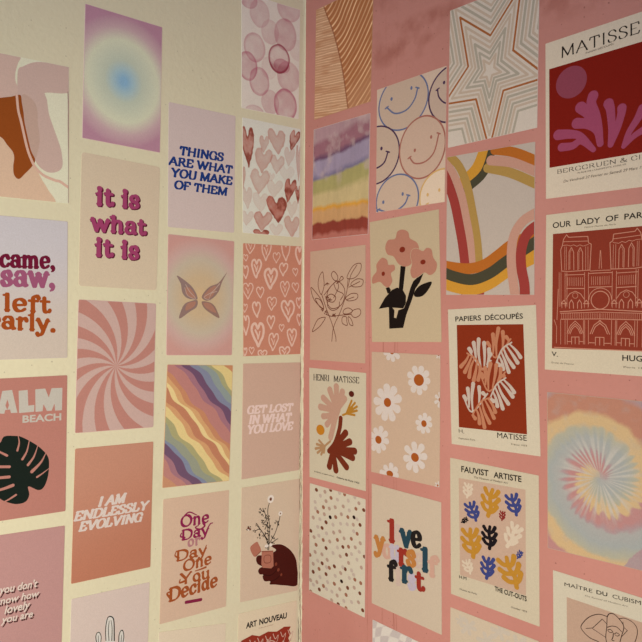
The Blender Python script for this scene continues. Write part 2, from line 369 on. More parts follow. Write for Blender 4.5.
def washbands(U, V, p):
    y = V+.16*(U-50)+9*(fbm(U/22, V/30, 1)-.5)+3*(fbm(U/6, V/8, 6)-.5)
    y2 = V+9*(fbm(U/10, V/60, 3)-.5)
    a = sstep(75, 100, V); y = y*(1-a)+y2*a
    st = [(0, p[0]), (10, p[0]), (17, p[1]), (30, p[1]), (36, p[2]), (40, p[3]), (56, p[3]), (62, p[4]), (66, p[5]), (82, p[5]), (90, p[6]), (104, p[6]), (109, p[7]), (114, p[8]), (127, p[8]), (130, p[9]), (141, p[9]), (146, p[10]), (150, p[10])]
    c = ramp(st, y); n = fbm(U/12, V/16, 8)
    c = mix(c, p[11], sstep(.5, .8, n)*.55*(1-sstep(60, 90, V)))
    return c*(1+.25*(fbm(U/5, V/22, 12)-.5))[..., None]
def checks(U, V, p):
    x = U+5*np.sin(V/14)+3*np.sin(U/9); y = V+6*np.sin(U/17)+.25*U
    return mix(p[0], p[1], sstep(-.12, .12, np.sin(x/3.2)*np.sin(y/3.6)))
def tiedye(U, V, cx, cy, sx, sy, p):
    X = (U-cx)/sx; Y = (V-cy)/sy; r = np.hypot(X, Y); a = np.arctan2(-Y, X); th = np.degrees(a) % 360
    n = (fbm(U/10, V/10, 2)-.5); r2 = r+50*n+22*np.sin(a*30+3*np.sin(a*3)+1.5*np.sin(a*7+2))*sstep(40, 120, r)*(1-sstep(250, 360, r))
    k = (th-180) % 360; s = (r2-80-k/360*370)/370; wind = np.floor(s); c = s-wind
    A = ramp([(0, p[0]), (.10, p[0]), (.16, p[6]), (.3, p[6]), (.40, p[2]), (.46, p[3]), (.66, p[4]), (.86, p[5]), (.93, p[0]), (1, p[0])], c)
    Bc = ramp([(0, p[0]), (.10, p[0]), (.20, p[1]), (.5, p[1]), (.62, p[2]), (.9, p[2]), (1, p[2])], s)
    out = np.where(((s >= 0) & (k+r2*.2 > 215))[..., None] & (r2 > 330)[..., None], Bc, A)
    out = mix(out, p[3], (1-sstep(20, 70, r2))*.7)
    w = .5+.5*np.sin(a*30+3*np.sin(a*3)+1.5*np.sin(a*7+2)); w2 = vnoise((np.cos(a)+2)*16, (np.sin(a)+2)*16+r/220, 5)
    out = mix(out, p[7], sstep(.45, .95, .6*w+.55*w2)*.8*sstep(20, 70, r)*(1-sstep(200, 320, r2)))
    out = mix(out, p[3], sstep(.5, .9, fbm(U/9, V/9, 7))*.25)
    return out

# ---------------------------------------------------------------- the room shell
def struct_box(name, lo, hi, mat):
    (a, b, c), (d, e, f) = lo, hi
    V = [(a, b, c), (d, b, c), (d, e, c), (a, e, c), (a, b, f), (d, b, f), (d, e, f), (a, e, f)]
    F = [(0, 3, 2, 1), (4, 5, 6, 7), (0, 1, 5, 4), (1, 2, 6, 5), (2, 3, 7, 6), (3, 0, 4, 7)]
    o = mesh_obj(name, V, F, mat, None); o['kind'] = 'structure'; return o
def wall_mat(name, base, dirt, dirt_amt, stains, seams=()):
    m, N, L, bs = nodes_of(name); bs.inputs['Roughness'].default_value = .75; bs.inputs['Specular IOR Level'].default_value = .2
    tc = N.new('ShaderNodeTexCoord')
    def noise(sc, det=4, w=None):
        n = N.new('ShaderNodeTexNoise'); n.inputs['Scale'].default_value = sc; n.inputs['Detail'].default_value = det
        L.new(w or tc.outputs['Object'], n.inputs['Vector']); return n.outputs['Fac']
    def mr(v, a, b, c, d):
        n = N.new('ShaderNodeMapRange'); n.inputs[1].default_value = a; n.inputs[2].default_value = b; n.inputs[3].default_value = c; n.inputs[4].default_value = d
        L.new(v, n.inputs[0]); return n.outputs[0]
    def mixc(f, a, b):
        n = N.new('ShaderNodeMix'); n.data_type = 'RGBA'
        L.new(f, n.inputs[0])
        for s_, v in ((n.inputs[6], a), (n.inputs[7], b)):
            if isinstance(v, tuple): s_.default_value = (*v, 1)
            else: L.new(v, s_)
        return n.outputs[2]
    c = mixc(mr(noise(5, 5), .35, .7, 0, dirt_amt), base, dirt)
    c = mixc(mr(noise(260, 2), .35, .7, 0, .16), c, tuple(v*.82 for v in base))
    c = mixc(mr(noise(330, 0), .80, .84, 0, .5), c, tuple(v*.5 for v in dirt))
    def M2(op, a, b):
        n = N.new('ShaderNodeMath'); n.operation = op
        for i, v in enumerate((a, b)):
            if isinstance(v, (int, float)): n.inputs[i].default_value = v
            else: L.new(v, n.inputs[i])
        return n.outputs[0]
    sx = N.new('ShaderNodeSeparateXYZ'); L.new(tc.outputs['Object'], sx.inputs[0])
    for (axis, pos, z, w, hgt, amt) in stains:             # old scuffs: each a patch of its own on the plaster
        a = M2('ABSOLUTE', M2('SUBTRACT', sx.outputs[axis], pos), 0); b = M2('ABSOLUTE', M2('SUBTRACT', sx.outputs[2], z), 0)
        e = M2('ADD', M2('POWER', M2('DIVIDE', a, w), 2), M2('POWER', M2('DIVIDE', b, hgt), 2))
        f = M2('MULTIPLY', mr(e, 0, 1, amt, 0), mr(noise(38, 6), .42, .62, 0, 1)); c = mixc(f, c, dirt)
    for (axis, pos, w, amt) in seams:                      # vertical drips in the paint
        wob = M2('MULTIPLY', M2('SUBTRACT', noise(14, 2), .5), .006)
        a = M2('ABSOLUTE', M2('ADD', M2('SUBTRACT', sx.outputs[axis], pos), wob), 0)
        f = M2('MULTIPLY', M2('MULTIPLY', mr(a, 0, w, amt, 0), mr(sx.outputs[2], EYE+.05, EYE-.05, .12, 1)), mr(noise(24, 3), .40, .55, .15, 1)); c = mixc(f, c, dirt)
    L.new(c, bs.inputs['Base Color'])
    bp = N.new('ShaderNodeBump'); bp.inputs['Strength'].default_value = .35; bp.inputs['Distance'].default_value = .0012
    L.new(M2('ADD', noise(170, 3), M2('MULTIPLY', noise(30, 3), .8)), bp.inputs['Height']); L.new(bp.outputs[0], bs.inputs['Normal'])
    return m
CREAM = (0.793, 0.807, 0.65); PINK = (0.603, 0.286, 0.274); PINKD = (0.357, 0.115, 0.096)
cream = wall_mat('cream_painted_plaster', CREAM, tuple(v*.86 for v in CREAM), .3, [(0, -.236, EYE-.145, .012, .012, .9), (0, -.233, EYE-.19, .02, .03, .5)])
pink = wall_mat('pink_painted_plaster', PINK, PINKD, .3,
    [(1, -.175, EYE+.335, .10, .022, .6), (1, -.21, EYE+.36, .10, .012, .6), (1, -.17, EYE+.41, .09, .03, .5), (1, -.40, EYE+.33, .12, .03, .5), (1, -.39, EYE+.37, .15, .03, .5)],
    [(1, -.124, .0012, .6), (1, -.148, .0016, .75), (1, -.166, .0016, .8), (1, -.170, .001, .6), (1, -.033, .001, .25)])
struct_box('wall_left', (-1.7, 0, 0), (.1, .1, 2.5), cream)
struct_box('wall_right', (0, -1.9, 0), (.1, 0, 2.5), pink)
mf, N_, L_, b_ = nodes_of('wood_floor'); w_ = N_.new('ShaderNodeTexWave'); w_.inputs['Scale'].default_value = 3; w_.inputs['Distortion'].default_value = 4
r_ = N_.new('ShaderNodeValToRGB'); r_.color_ramp.elements[0].color = (.22, .13, .08, 1); r_.color_ramp.elements[1].color = (.34, .21, .13, 1)
L_.new(w_.outputs['Fac'], r_.inputs[0]); L_.new(r_.outputs[0], b_.inputs['Base Color'])
struct_box('floor', (-1.7, -1.9, -.05), (.1, .1, 0), mf)
struct_box('ceiling', (-1.7, -1.9, 2.5), (.1, .1, 2.55), cream)
# the thick cream paint line in the corner, ragged, with a hairline crack beside it lower down
rnd = random.Random(5); V = []; F = []; n = 260
for i in range(n+1):
    z = EYE-.62+i*1.24/n; lo = 1-min(1, max(0, (z-EYE+.05)/.12)); w0 = .0042+.0009*math.sin(i*.31)+rnd.uniform(-.0004, .0004)-.001*(1-lo)
    e = -.0002+rnd.uniform(-.0006, .0004)*(.3+.7*lo)
    V += [(-w0, 0, z), (-w0*.8, -.0007*(.4+.6*lo), z), (-.0008, -.0011*(.4+.6*lo), z), (0, -.0013+e, z)]
    if i:
        for k in range(3): a = (i-1)*4+k; F.append((a, a+1, a+5, a+4))
tm = wall_mat('thick_cream_paint', tuple(min(.9, v*1.04) for v in CREAM), tuple(v*.7 for v in CREAM), .3, [])
trim = mesh_obj('trim_1', V, F, tm, None); trim['kind'] = 'structure'
V = []; F = []
for (z0, z1, x0, wd) in [(-.62, -.40, -.0062, .0010), (-.40, -.27, -.0050, .0006), (-.26, -.12, -.0052, .0008), (-.11, -.04, -.0050, .0005), (-.035, .02, -.0052, .0006), (-.60, -.47, -.0090, .0005), (-.33, -.2, -.0026, .0005), (-.52, -.36, -.0028, .0006)]:
    m_ = int((z1-z0)/.004)
    for i in range(m_+1):
        z = EYE+z0+(z1-z0)*i/m_; x = x0+rnd.uniform(-.0005, .0005); w2 = wd*1.7*abs(math.sin(math.pi*i/m_))**.4*rnd.uniform(.35, 1)
        V += [(x-w2/2, -.00145, z), (x+w2/2, -.00145, z)]
        if i: a = len(V)-4; F.append((a, a+1, a+3, a+2))
crk = mesh_obj('crack_line', V, F, ink((.13, .065, .03)), trim); crk['label'] = 'brown hairline crack'

# ---------------------------------------------------------------- the cards

c = Card('abstract_print', 'L', [[-0.4331, 0.2645], [-0.3376, 0.2699], [-0.3366, 0.1254], [-0.4321, 0.123]], 'abstract print with a rust blob among pale pink brush shapes on the cream wall', 'art print', 'art cards on the cream wall', (0.814, 0.88, 0.759), 1.2)
c.shapes('peach_shape', (0.761, 0.592, 0.48), [('p', [(6.7, 80.7), (26.4, 82.8), (45.5, 102.3), (60.6, 111.0), (69.3, 125.9), (76.8, 137.2), (84.4, 152.6), (52.1, 163.7), (6.8, 167.8)])])
c.shapes('pink_shape', (0.678, 0.538, 0.519), [('p', [(9.0, -0.6), (26.3, 0.0), (46.3, -1.0), (44.1, 7.9), (41.7, 18.2), (42.0, 26.8), (45.1, 33.6), (46.0, 40.2), (38.2, 42.9), (26.3, 46.8), (9.0, 51.7)])])
c.shapes('pink_shape', (0.646, 0.516, 0.511), [('p', [(44.1, 16.5), (50.2, 9.1), (62.6, 2.3), (77.8, 0.1), (101.5, -0.4), (101.5, 26.6), (75.3, 32.5), (73.4, 35.4), (75.3, 40.7), (77.3, 54.2), (80.5, 63.8), (89.9, 88.3), (92.2, 98.8), (92.8, 108.3), (90.0, 114.3), (83.0, 117.9), (74.7, 117.9), (66.6, 112.9), (61.9, 106.1), (53.9, 90.6), (45.4, 51.0)])])
c.shapes('brush_overlap', (0.592, 0.452, 0.421), [('p', [(48.4, 40.4), (56.4, 40.5), (62.7, 46.6), (65.2, 56.2), (65.4, 66.2), (67.6, 84.7), (65.2, 98.4), (62.3, 106.1), (57.2, 96.8), (52.6, 82.8), (49.3, 63.5)])])
c.shapes('rust_shape', (0.32, 0.086, 0.017), [('p', [(9.0, 51.7), (26.3, 46.8), (38.2, 43.2), (46.8, 40.2), (48.4, 47.8), (50.3, 58.7), (51.3, 68.4), (55.9, 89.0), (58.6, 98.6), (62.6, 106.7), (59.3, 114.1), (52.0, 122.6), (45.5, 129.2), (40.6, 125.6), (39.6, 116.9), (40.6, 107.6), (39.0, 101.2), (33.3, 94.8), (26.4, 87.4), (9.2, 85.5)])], label='rust brown brush shape')
c.shapes('curved_line', (0.753, 0.538, 0.48), [('s', [(43.2, 41.6), (44.8, 57.1), (47.9, 69.0), (53.9, 94.6), (58.6, 107.2), (63.3, 115.3), (72.0, 122.3), (84.4, 126.2), (90.0, 127.0), (99.2, 132.1)], 2.6, 3.0)])
c.shapes('border_line', (0.407, 0.271, 0.273), [('s', [(98.8, 27.7), (99.3, 45.6), (99.2, 63.8), (99.7, 104.7), (99.8, 149.1)], 1.1, 1.1)])

c = Card('quote_print', 'L', [[-0.4331, 0.1049], [-0.3376, 0.1065], [-0.337, -0.0374], [-0.4325, -0.0374]], 'lilac quote card reading I came, I saw, I left early in four coloured lines', 'quote print', 'art cards on the cream wall', (0.61, 0.576, 0.634), 1.2)
c.paint('printed_background', lambda U, V, p=[(0.631, 0.657, 0.794), (0.645, 0.605, 0.594)]: mix(p[0], p[1], sstep(20, 140, V)), 20, 30)
c.shapes('lettering', (0.164, 0.009, 0.045), [('t', 'soft', 'I came,', 12.4, 86.3, 54.7, 53.6, 18.8, 0)], label='maroon line of lettering')
c.shapes('lettering', (0.357, 0.109, 0.245), [('t', 'soft', 'I saw,', 8.9, 86.4, 74.4, 73.9, 23.3, 0)], label='pink line of lettering')
c.shapes('lettering', (0.375, 0.082, 0.016), [('t', 'soft', 'I left', 9.7, 81.3, 99.3, 102.1, 19.9, 0)], label='burnt orange line of lettering')
c.shapes('lettering', (0.375, 0.082, 0.016), [('t', 'soft', 'early.', 14.3, 87.2, 117.7, 122.4, 19.2, 0)], label='burnt orange line of lettering')

c = Card('leaf_print', 'L', [[-0.4323, -0.0563], [-0.3368, -0.0559], [-0.3376, -0.199], [-0.4331, -0.1963]], 'salmon card reading PALM BEACH above a dark green monstera leaf', 'art print', 'art cards on the cream wall', (0.5, 0.24, 0.224), 1.2)
c.shapes('lettering', (0.559, 0.574, 0.581), [('P', [(25.8, 36.5), (30.5, 13.2), (40.5, 12.6), (46.3, 37.3), (39.7, 37.1), (38.7, 33.3), (35.8, 33.3), (37.6, 28.8), (35.9, 22.2), (33.9, 28.8), (35.8, 33.3), (33.7, 33.4), (33.0, 37.3)]), ('P', [(47.3, 14.0), (56.7, 13.6), (57.6, 30.6), (64.0, 30.2), (63.9, 37.5), (48.1, 37.8)]), ('P', [(64.8, 13.5), (75.6, 13.2), (79.6, 23.3), (82.6, 13.3), (94.7, 13.6), (94.5, 38.2), (86.9, 38.1), (86.1, 30.1), (83.0, 37.9), (77.8, 37.8), (73.9, 29.9), (73.0, 37.7), (65.4, 37.9)]), ('P', [(15.7, 12.5), (23.7, 12.6), (25.0, 20.3), (23.9, 26.6), (20.5, 27.0), (20.6, 36.3), (16.0, 36.5)]), ('b', 'BEACH', 51.7, 93.9, 48.3, 49.0, 7.8, 0, 0.03)])
c.leaf((0.009, 0.018, 0.016), [(29.2, 67.5), (33.3, 61.2), (44.8, 61.9), (50.7, 63.4), (64.1, 71.7), (73.3, 79.5), (79.6, 87.8), (81.0, 97.1), (79.6, 110.7), (75.4, 120.5), (69.4, 122.8), (58.8, 117.4), (60.0, 126.3), (56.4, 133.3), (47.3, 134.7), (37.2, 131.3), (30.0, 126.6), (20.1, 116.4), (14.4, 99.6), (16.8, 79.4), (23.6, 69.9)], [([(47.4, 61.8), (48.6, 69.4), (46.8, 77.6)], 0.8, 2.2), ([(59.3, 67.5), (56.8, 79.3), (52.2, 87.5)], 0.9, 2.6), ([(68.4, 74.7), (64.3, 86.1), (58.2, 94.2)], 0.8, 2.9), ([(77.2, 83.7), (72.0, 93.0), (62.5, 101.9)], 0.8, 3.7), ([(81.3, 100.5), (73.7, 105.4), (68.0, 108.5)], 0.6, 2.2), ([(20.9, 72.5), (29.3, 77.5), (36.2, 81.8)], 1.6, 2.5), ([(14.3, 91.1), (29.6, 92.9), (38.9, 94.0)], 2.8, 2.8), ([(14.4, 103.9), (29.7, 104.4), (38.8, 104.7)], 2.8, 3.1), ([(21.5, 118.0), (32.7, 116.6), (42.7, 114.1)], 2.2, 3.4), ([(32.9, 130.7), (38.6, 128.6), (46.0, 124.7)], 1.2, 2.2)])

c = Card('quote_print', 'L', [[-0.4336, -0.2098], [-0.3381, -0.2142], [-0.3411, -0.3622], [-0.4366, -0.3578]], "dusty pink card with slanted white lines ending you don't know how lovely you are", 'quote print', 'art cards on the cream wall', (0.518, 0.315, 0.343), 1.2)
c.shapes('lettering_shadow', (0.049, 0.014, 0.014), [('b', "you don't", 32.5, 73.19999999999999, 60.3, 60.9, 7.8, 0.25, 0.02), ('b', 'know how', 29.3, 75.39999999999999, 71.39999999999999, 71.39999999999999, 7.2, 0.25, 0.02), ('b', 'lovely', 39.0, 66.0, 81.7, 81.3, 8.3, 0.25, 0.02), ('b', 'you are', 35.6, 69.0, 90.39999999999999, 91.1, 5.5, 0.25, 0.02)])
c.shapes('lettering', (0.749, 0.703, 0.719), [('b', "you don't", 30.9, 71.6, 58.5, 59.1, 7.8, 0.25, 0.02)])
c.shapes('lettering', (0.749, 0.703, 0.719), [('b', 'know how', 27.7, 73.8, 69.6, 69.6, 7.2, 0.25, 0.02)])
c.shapes('lettering', (0.749, 0.703, 0.719), [('b', 'lovely', 37.4, 64.4, 79.9, 79.5, 8.3, 0.25, 0.02)])
c.shapes('lettering', (0.749, 0.703, 0.719), [('b', 'you are', 34.0, 67.4, 88.6, 89.3, 5.5, 0.25, 0.02)])

c = Card('gradient_print', 'L', [[-0.3201, 0.3425], [-0.2257, 0.3447], [-0.2275, 0.1979], [-0.3223, 0.1976]], 'mauve card with a soft glowing aura disc, blue at its centre', 'art print', 'art cards on the cream wall', (0.725, 0.561, 0.657), 1.2)
c.paint('aura_disc', lambda U, V, p=[(0.288, 0.561, 0.88), (0.43, 0.664, 0.811), (0.59, 0.72, 0.657), (0.744, 0.839, 0.706), (0.639, 0.497, 0.583), (0.528, 0.309, 0.465)]: aura(U, V, 49.7, 75.9, p), 70, 105)

c = Card('quote_print', 'L', [[-0.3227, 0.1826], [-0.2273, 0.1812], [-0.2307, 0.0378], [-0.325, 0.0391]], 'beige card reading it is what it is in bubbly magenta letters', 'quote print', 'art cards on the cream wall', (0.711, 0.647, 0.544), 3.5)
c.shapes('lettering_shadow', (0.108, 0.008, 0.039), [('t', 'softfat', 'it is', 18.900000000000002, 75.5, 59.0, 56.199999999999996, 22.5, 0), ('t', 'softfat', 'what', 13.3, 84.6, 88.60000000000001, 86.7, 21.0, 0), ('t', 'softfat', 'it is', 19.400000000000002, 76.8, 116.9, 116.5, 22.5, 0)])
c.shapes('lettering', (0.376, 0.064, 0.202), [('t', 'soft', 'it is', 17.6, 74.2, 58.1, 55.3, 22.5, 0)])
c.shapes('lettering', (0.376, 0.064, 0.202), [('t', 'soft', 'what', 12.0, 83.3, 87.7, 85.8, 21.0, 0)])
c.shapes('lettering', (0.376, 0.064, 0.202), [('t', 'soft', 'it is', 18.1, 75.5, 116.0, 115.6, 22.5, 0)])

c = Card('swirl_print', 'L', [[-0.3249, 0.0245], [-0.2312, 0.0223], [-0.2335, -0.1205], [-0.3276, -0.118]], 'pink card with curved rays twisting out from the centre like a lollipop', 'art print', 'art cards on the cream wall', (0.667, 0.455, 0.509), 2)
c.paint('swirl_rays', lambda U, V, p=[(0.616, 0.474, 0.487), (0.529, 0.27, 0.258)]: swirl(U, V, 48.3, 75.1, p), 220, 330)

c = Card('quote_print', 'L', [[-0.3271, -0.1347], [-0.2334, -0.1373], [-0.236, -0.2813], [-0.3305, -0.2775]], 'terracotta card reading I AM ENDLESSLY EVOLVING in white slanted capitals', 'quote print', 'art cards on the cream wall', (0.552, 0.252, 0.184), 1.2)
c.paint('printed_background', lambda U, V, p=[(0.572, 0.308, 0.246), (0.514, 0.227, 0.161)]: mix(p[0], p[1], sstep(0, 150, V+.3*U-15)), 20, 30)
c.shapes('lettering', (0.727, 0.689, 0.723), [('t', 'slab', 'I AM', 28.6, 62.8, 68.9, 68.3, 11.5, 0.3)])
c.shapes('lettering', (0.727, 0.689, 0.723), [('t', 'slab', 'ENDLESSLY', 0.2, 93.7, 81.0, 80.8, 10.9, 0.3)])
c.shapes('lettering', (0.727, 0.689, 0.723), [('t', 'slab', 'EVOLVING', 6.4, 86.4, 93.4, 93.6, 11.0, 0.3)])

c = Card('cactus_print', 'L', [[-0.3301, -0.2937], [-0.2369, -0.2984], [-0.2399, -0.4444], [-0.3331, -0.4397]], 'pale lilac card at the bottom edge with a black and white cactus drawing', 'art print', 'art cards on the cream wall', (0.687, 0.622, 0.64), 1.2)
c.shapes('cactus_drawing', (0.701, 0.743, 0.784), [('s', [(48.3, 34.2), (49.2, 62.8), (50.6, 110.5)], 11.16, 11.88), ('s', [(34.0, 46.4), (34.8, 62.5), (46.3, 81.0)], 6.48, 7.2), ('s', [(63.6, 51.2), (63.7, 69.6), (51.7, 79.2)], 6.84, 7.6)])
c.shapes('drawing_lines', (0.019, 0.017, 0.017), [('s', [(43.8, 55.2), (43.0, 42.5), (44.8, 31.1), (48.0, 29.1), (51.7, 31.2), (53.6, 37.0), (54.6, 57.8)], 0.9, 1.44), ('s', [(47.7, 56.2), (46.6, 43.3), (47.4, 34.0)], 0.9, 0.72), ('s', [(51.4, 57.0), (51.3, 42.8), (49.6, 33.7)], 1.08, 0.54), ('s', [(31.8, 53.9), (30.9, 47.5), (32.5, 44.0), (35.3, 44.3), (37.6, 49.1), (37.4, 55.3)], 1.02, 0.85), ('s', [(34.2, 54.5), (34.0, 47.4)], 0.72, 0.54), ('s', [(60.5, 60.8), (60.7, 52.9), (63.1, 48.4), (65.7, 49.6), (67.0, 56.0), (66.1, 62.2)], 1.14, 0.95), ('s', [(63.5, 61.5), (64.0, 53.7)], 0.9, 0.54)])

c = Card('quote_print', 'L', [[-0.2162, 0.2597], [-0.1188, 0.2632], [-0.1199, 0.1148], [-0.216, 0.1127]], 'lilac card reading THINGS ARE WHAT YOU MAKE OF THEM in navy capitals', 'quote print', 'art cards on the cream wall', (0.702, 0.638, 0.687), 2)
c.shapes('lettering', (0.013, 0.051, 0.281), [('t', 'slab', 'THINGS', 14.8, 81.2, 61.6, 61.1, 11.2, 0.15)])
c.shapes('lettering', (0.013, 0.051, 0.281), [('t', 'slab', 'ARE WHAT', -0.2, 95.4, 75.6, 75.2, 10.8, 0.15)])
c.shapes('lettering', (0.013, 0.051, 0.281), [('t', 'slab', 'YOU MAKE', 3.1, 95.6, 89.4, 89.6, 11.1, 0.15)])
c.shapes('lettering', (0.013, 0.051, 0.281), [('t', 'slab', 'OF THEM', 7.8, 87.8, 103.4, 104.1, 10.8, 0.15)])

c = Card('butterfly_print', 'L', [[-0.2155, 0.1044], [-0.1195, 0.104], [-0.1219, -0.0402], [-0.2167, -0.0378]], 'pink card with a grey butterfly over a pale yellow glow', 'art print', 'art cards on the cream wall', (0.695, 0.444, 0.507), 2)
c.paint('glow_disc', lambda U, V, p=[(0.711, 0.555, 0.361), (0.648, 0.54, 0.387), (0.604, 0.57, 0.5), (0.648, 0.484, 0.5), (0.648, 0.394, 0.4)]: aura(U, V, 48.7, 74.9, [p[0], p[1], p[1], p[2], p[3], p[4]]), 70, 105)
c.shapes('butterfly_wing', (0.314, 0.234, 0.246), [('p', [(13.0, 50.5), (27.3, 57.5), (38.2, 66.2), (44.3, 77.6), (38.5, 79.5), (27.7, 77.6), (21.3, 71.2), (18.8, 60.4)])])
c.shapes('butterfly_wing', (0.314, 0.226, 0.232), [('p', [(32.1, 82.3), (43.7, 80.1), (42.8, 88.8), (32.4, 95.3), (17.7, 104.3), (20.3, 93.3), (25.0, 85.8)])])
c.shapes('butterfly_wing', (0.323, 0.226, 0.224), [('p', [(89.1, 41.7), (76.4, 55.9), (62.7, 61.7), (53.9, 69.6), (50.5, 76.5), (58.0, 80.2), (67.6, 76.5), (76.6, 67.3), (81.9, 54.3)])])
c.shapes('butterfly_wing', (0.323, 0.218, 0.207), [('p', [(50.6, 81.5), (61.7, 81.8), (69.4, 85.3), (74.7, 92.6), (78.4, 101.9), (64.4, 96.0), (54.3, 89.6)])])
c.shapes('wing_tint', (0.455, 0.25, 0.207), [('p', [(27.4, 63.6), (36.2, 68.0), (41.3, 76.9), (33.5, 77.3), (26.2, 72.2)]), ('p', [(29.3, 84.9), (40.9, 81.9), (38.6, 88.4), (26.6, 93.8)]), ('p', [(71.9, 60.5), (61.3, 65.5), (53.1, 75.4), (60.1, 77.6), (69.0, 71.4)]), ('p', [(53.3, 83.4), (63.2, 83.5), (70.4, 89.8), (72.7, 95.2), (58.8, 90.2)])])
c.shapes('wing_veins', (0.575, 0.464, 0.447), [('s', [(26.0, 61.2), (31.9, 69.5), (40.8, 77.7), (35.0, 79.2)], 1.16, 0.58), ('s', [(77.9, 57.1), (67.4, 67.7), (54.0, 75.9), (65.3, 79.9)], 1.24, 0.62), ('s', [(24.6, 65.0), (29.1, 74.5), (37.9, 78.1)], 0.84, 0.56), ('s', [(73.6, 67.4), (65.1, 70.4), (61.6, 78.0)], 0.93, 0.62)])

c = Card('rainbow_print', 'L', [[-0.2153, -0.0488], [-0.1202, -0.053], [-0.1248, -0.1983], [-0.2207, -0.1927]], 'card of wavy diagonal rainbow stripes in muted retro colours', 'art print', 'art cards on the cream wall', (0.682, 0.417, 0.265), 1.2)
c.paint('wavy_stripes', lambda U, V, p=[(0.622, 0.315, 0.182), (0.794, 0.704, 0.355), (0.415, 0.448, 0.275), (0.3, 0.393, 0.432), (0.246, 0.295, 0.474), (0.177, 0.104, 0.217), (0.393, 0.205, 0.297), (0.539, 0.266, 0.275), (0.608, 0.305, 0.19), (0.713, 0.454, 0.245), (0.862, 0.737, 0.405), (0.566, 0.266, 0.174), (0.697, 0.417, 0.235), (0.828, 0.72, 0.379), (0.438, 0.454, 0.265), (0.334, 0.393, 0.343), (0.246, 0.305, 0.489), (0.177, 0.11, 0.217), (0.393, 0.213, 0.297), (0.539, 0.275, 0.275), (0.608, 0.336, 0.226)]: waves(U, V, p), 220, 330)

c = Card('quote_print', 'L', [[-0.2193, -0.2062], [-0.1246, -0.2101], [-0.1282, -0.3555], [-0.2232, -0.3509]], 'beige card reading One Day or Day One You Decide in swirly letters', 'quote print', 'art cards on the cream wall', (0.696, 0.549, 0.461), 1.2)
c.shapes('lettering', (0.274, 0.018, 0.105), [('t', 'groovy', 'One', 25.3, 69.3, 38.1, 38.1, 15.0, 0), ('t', 'groovy', 'Day', 27.1, 69.8, 54.4, 53.7, 13.5, 0), ('s', [(52.7, 39.0), (48.0, 40.9), (55.8, 44.1), (62.5, 40.9), (60.1, 37.4)], 1.28, 2.88), ('s', [(27.7, 44.9), (26.3, 48.6), (32.6, 51.1)], 1.55, 2.48), ('s', [(63.9, 52.2), (67.5, 44.3), (71.3, 39.5), (74.9, 38.9)], 2.64, 1.32), ('s', [(49.3, 25.3), (37.7, 20.4), (28.0, 26.9)], 1.32, 2.31)], label='magenta upper lines of lettering')
c.shapes('lettering', (0.475, 0.235, 0.284), [('t', 'groovy', 'or', 36.8, 56.5, 63.7, 63.8, 13.1, 0)], label='dusty pink word or')
c.shapes('lettering', (0.371, 0.098, 0.03), [('t', 'groovy', 'Day', 20.0, 67.4, 78.9, 78.2, 13.6, 0), ('t', 'groovy', 'One', 31.0, 75.1, 93.3, 90.8, 14.3, 0), ('t', 'groovy', 'You', 26.6, 73.7, 108.9, 108.6, 14.5, 0), ('t', 'groovy', 'Decide', 11.5, 85.5, 126.5, 121.6, 17.4, 0), ('s', [(20.8, 65.7), (19.1, 71.1), (24.8, 74.6)], 1.24, 2.48), ('s', [(60.5, 76.5), (63.9, 70.2), (66.0, 65.8)], 2.56, 1.28), ('s', [(27.6, 101.6), (27.1, 105.4), (34.5, 104.8)], 1.55, 2.79), ('s', [(16.4, 113.5), (9.3, 115.1), (13.7, 121.1)], 1.55, 3.1), ('s', [(49.9, 95.2), (57.9, 94.6), (66.0, 93.4)], 1.28, 2.56)], label='brown lower lines of lettering')
c.shapes('underline_bar', (0.243, 0.018, 0.076), [('l', [(37.3, 131.5), (59.9, 132.9)], 4.03, 4.03)])

c = Card('blank_card', 'L', [[-0.2239, -0.3599], [-0.1283, -0.3764], [-0.1313, -0.5224], [-0.2269, -0.5059]], 'pale blank card cut by the bottom edge below the One Day print', 'art print', 'art cards on the cream wall', (0.783, 0.733, 0.635), 1.2)

c = Card('watercolour_print', 'L', [[-0.1105, 0.4236], [-0.0099, 0.4319], [-0.0114, 0.281], [-0.1092, 0.2754]], 'card of overlapping mauve watercolour ovals beside the corner, topmost on the cream wall', 'art print', 'art cards on the cream wall', (0.88, 0.88, 0.88), 1.2)
c.paint('watercolour_ovals', lambda U, V, p=[(0.88, 0.88, 0.88), (0.501, 0.12, 0.235), (0.298, 0.026, 0.069)]: ovals(U, V, [[11.6, 7.6, 14.1, 11.3, 0.5, 0], [29.2, 21.2, 16.8, 18.5, 0.34, 0], [79.4, 4.6, 20.8, 17.1, 0.42, 0], [47.4, 41.7, 15.3, 16.8, 0.3, 0], [74.0, 40.0, 20.0, 22.3, 0.5, 0], [21.3, 67.6, 18.1, 19.1, 0.32, 0.5], [10.2, 93.9, 15.9, 19.2, 0.45, 0.3], [80.8, 95.3, 21.2, 21.0, 0.42, 0], [29.7, 110.7, 17.1, 19.2, 0.38, 0.3], [48.3, 134.7, 15.6, 16.8, 0.36, 0], [75.4, 134.3, 21.2, 22.2, 0.5, 0.4], [21.7, 152.9, 16.4, 10.2, 0.4, 0], [46.2, 89.8, 13.4, 15.5, 0.15, 0], [96.2, 56.7, 14.3, 14.6, 0.14, 0], [68.3, 83.1, 14.5, 9.9, 0.55, 0], [63.1, 74.4, 19.2, 19.5, 0.3, 1.0]], p), 180, 270)

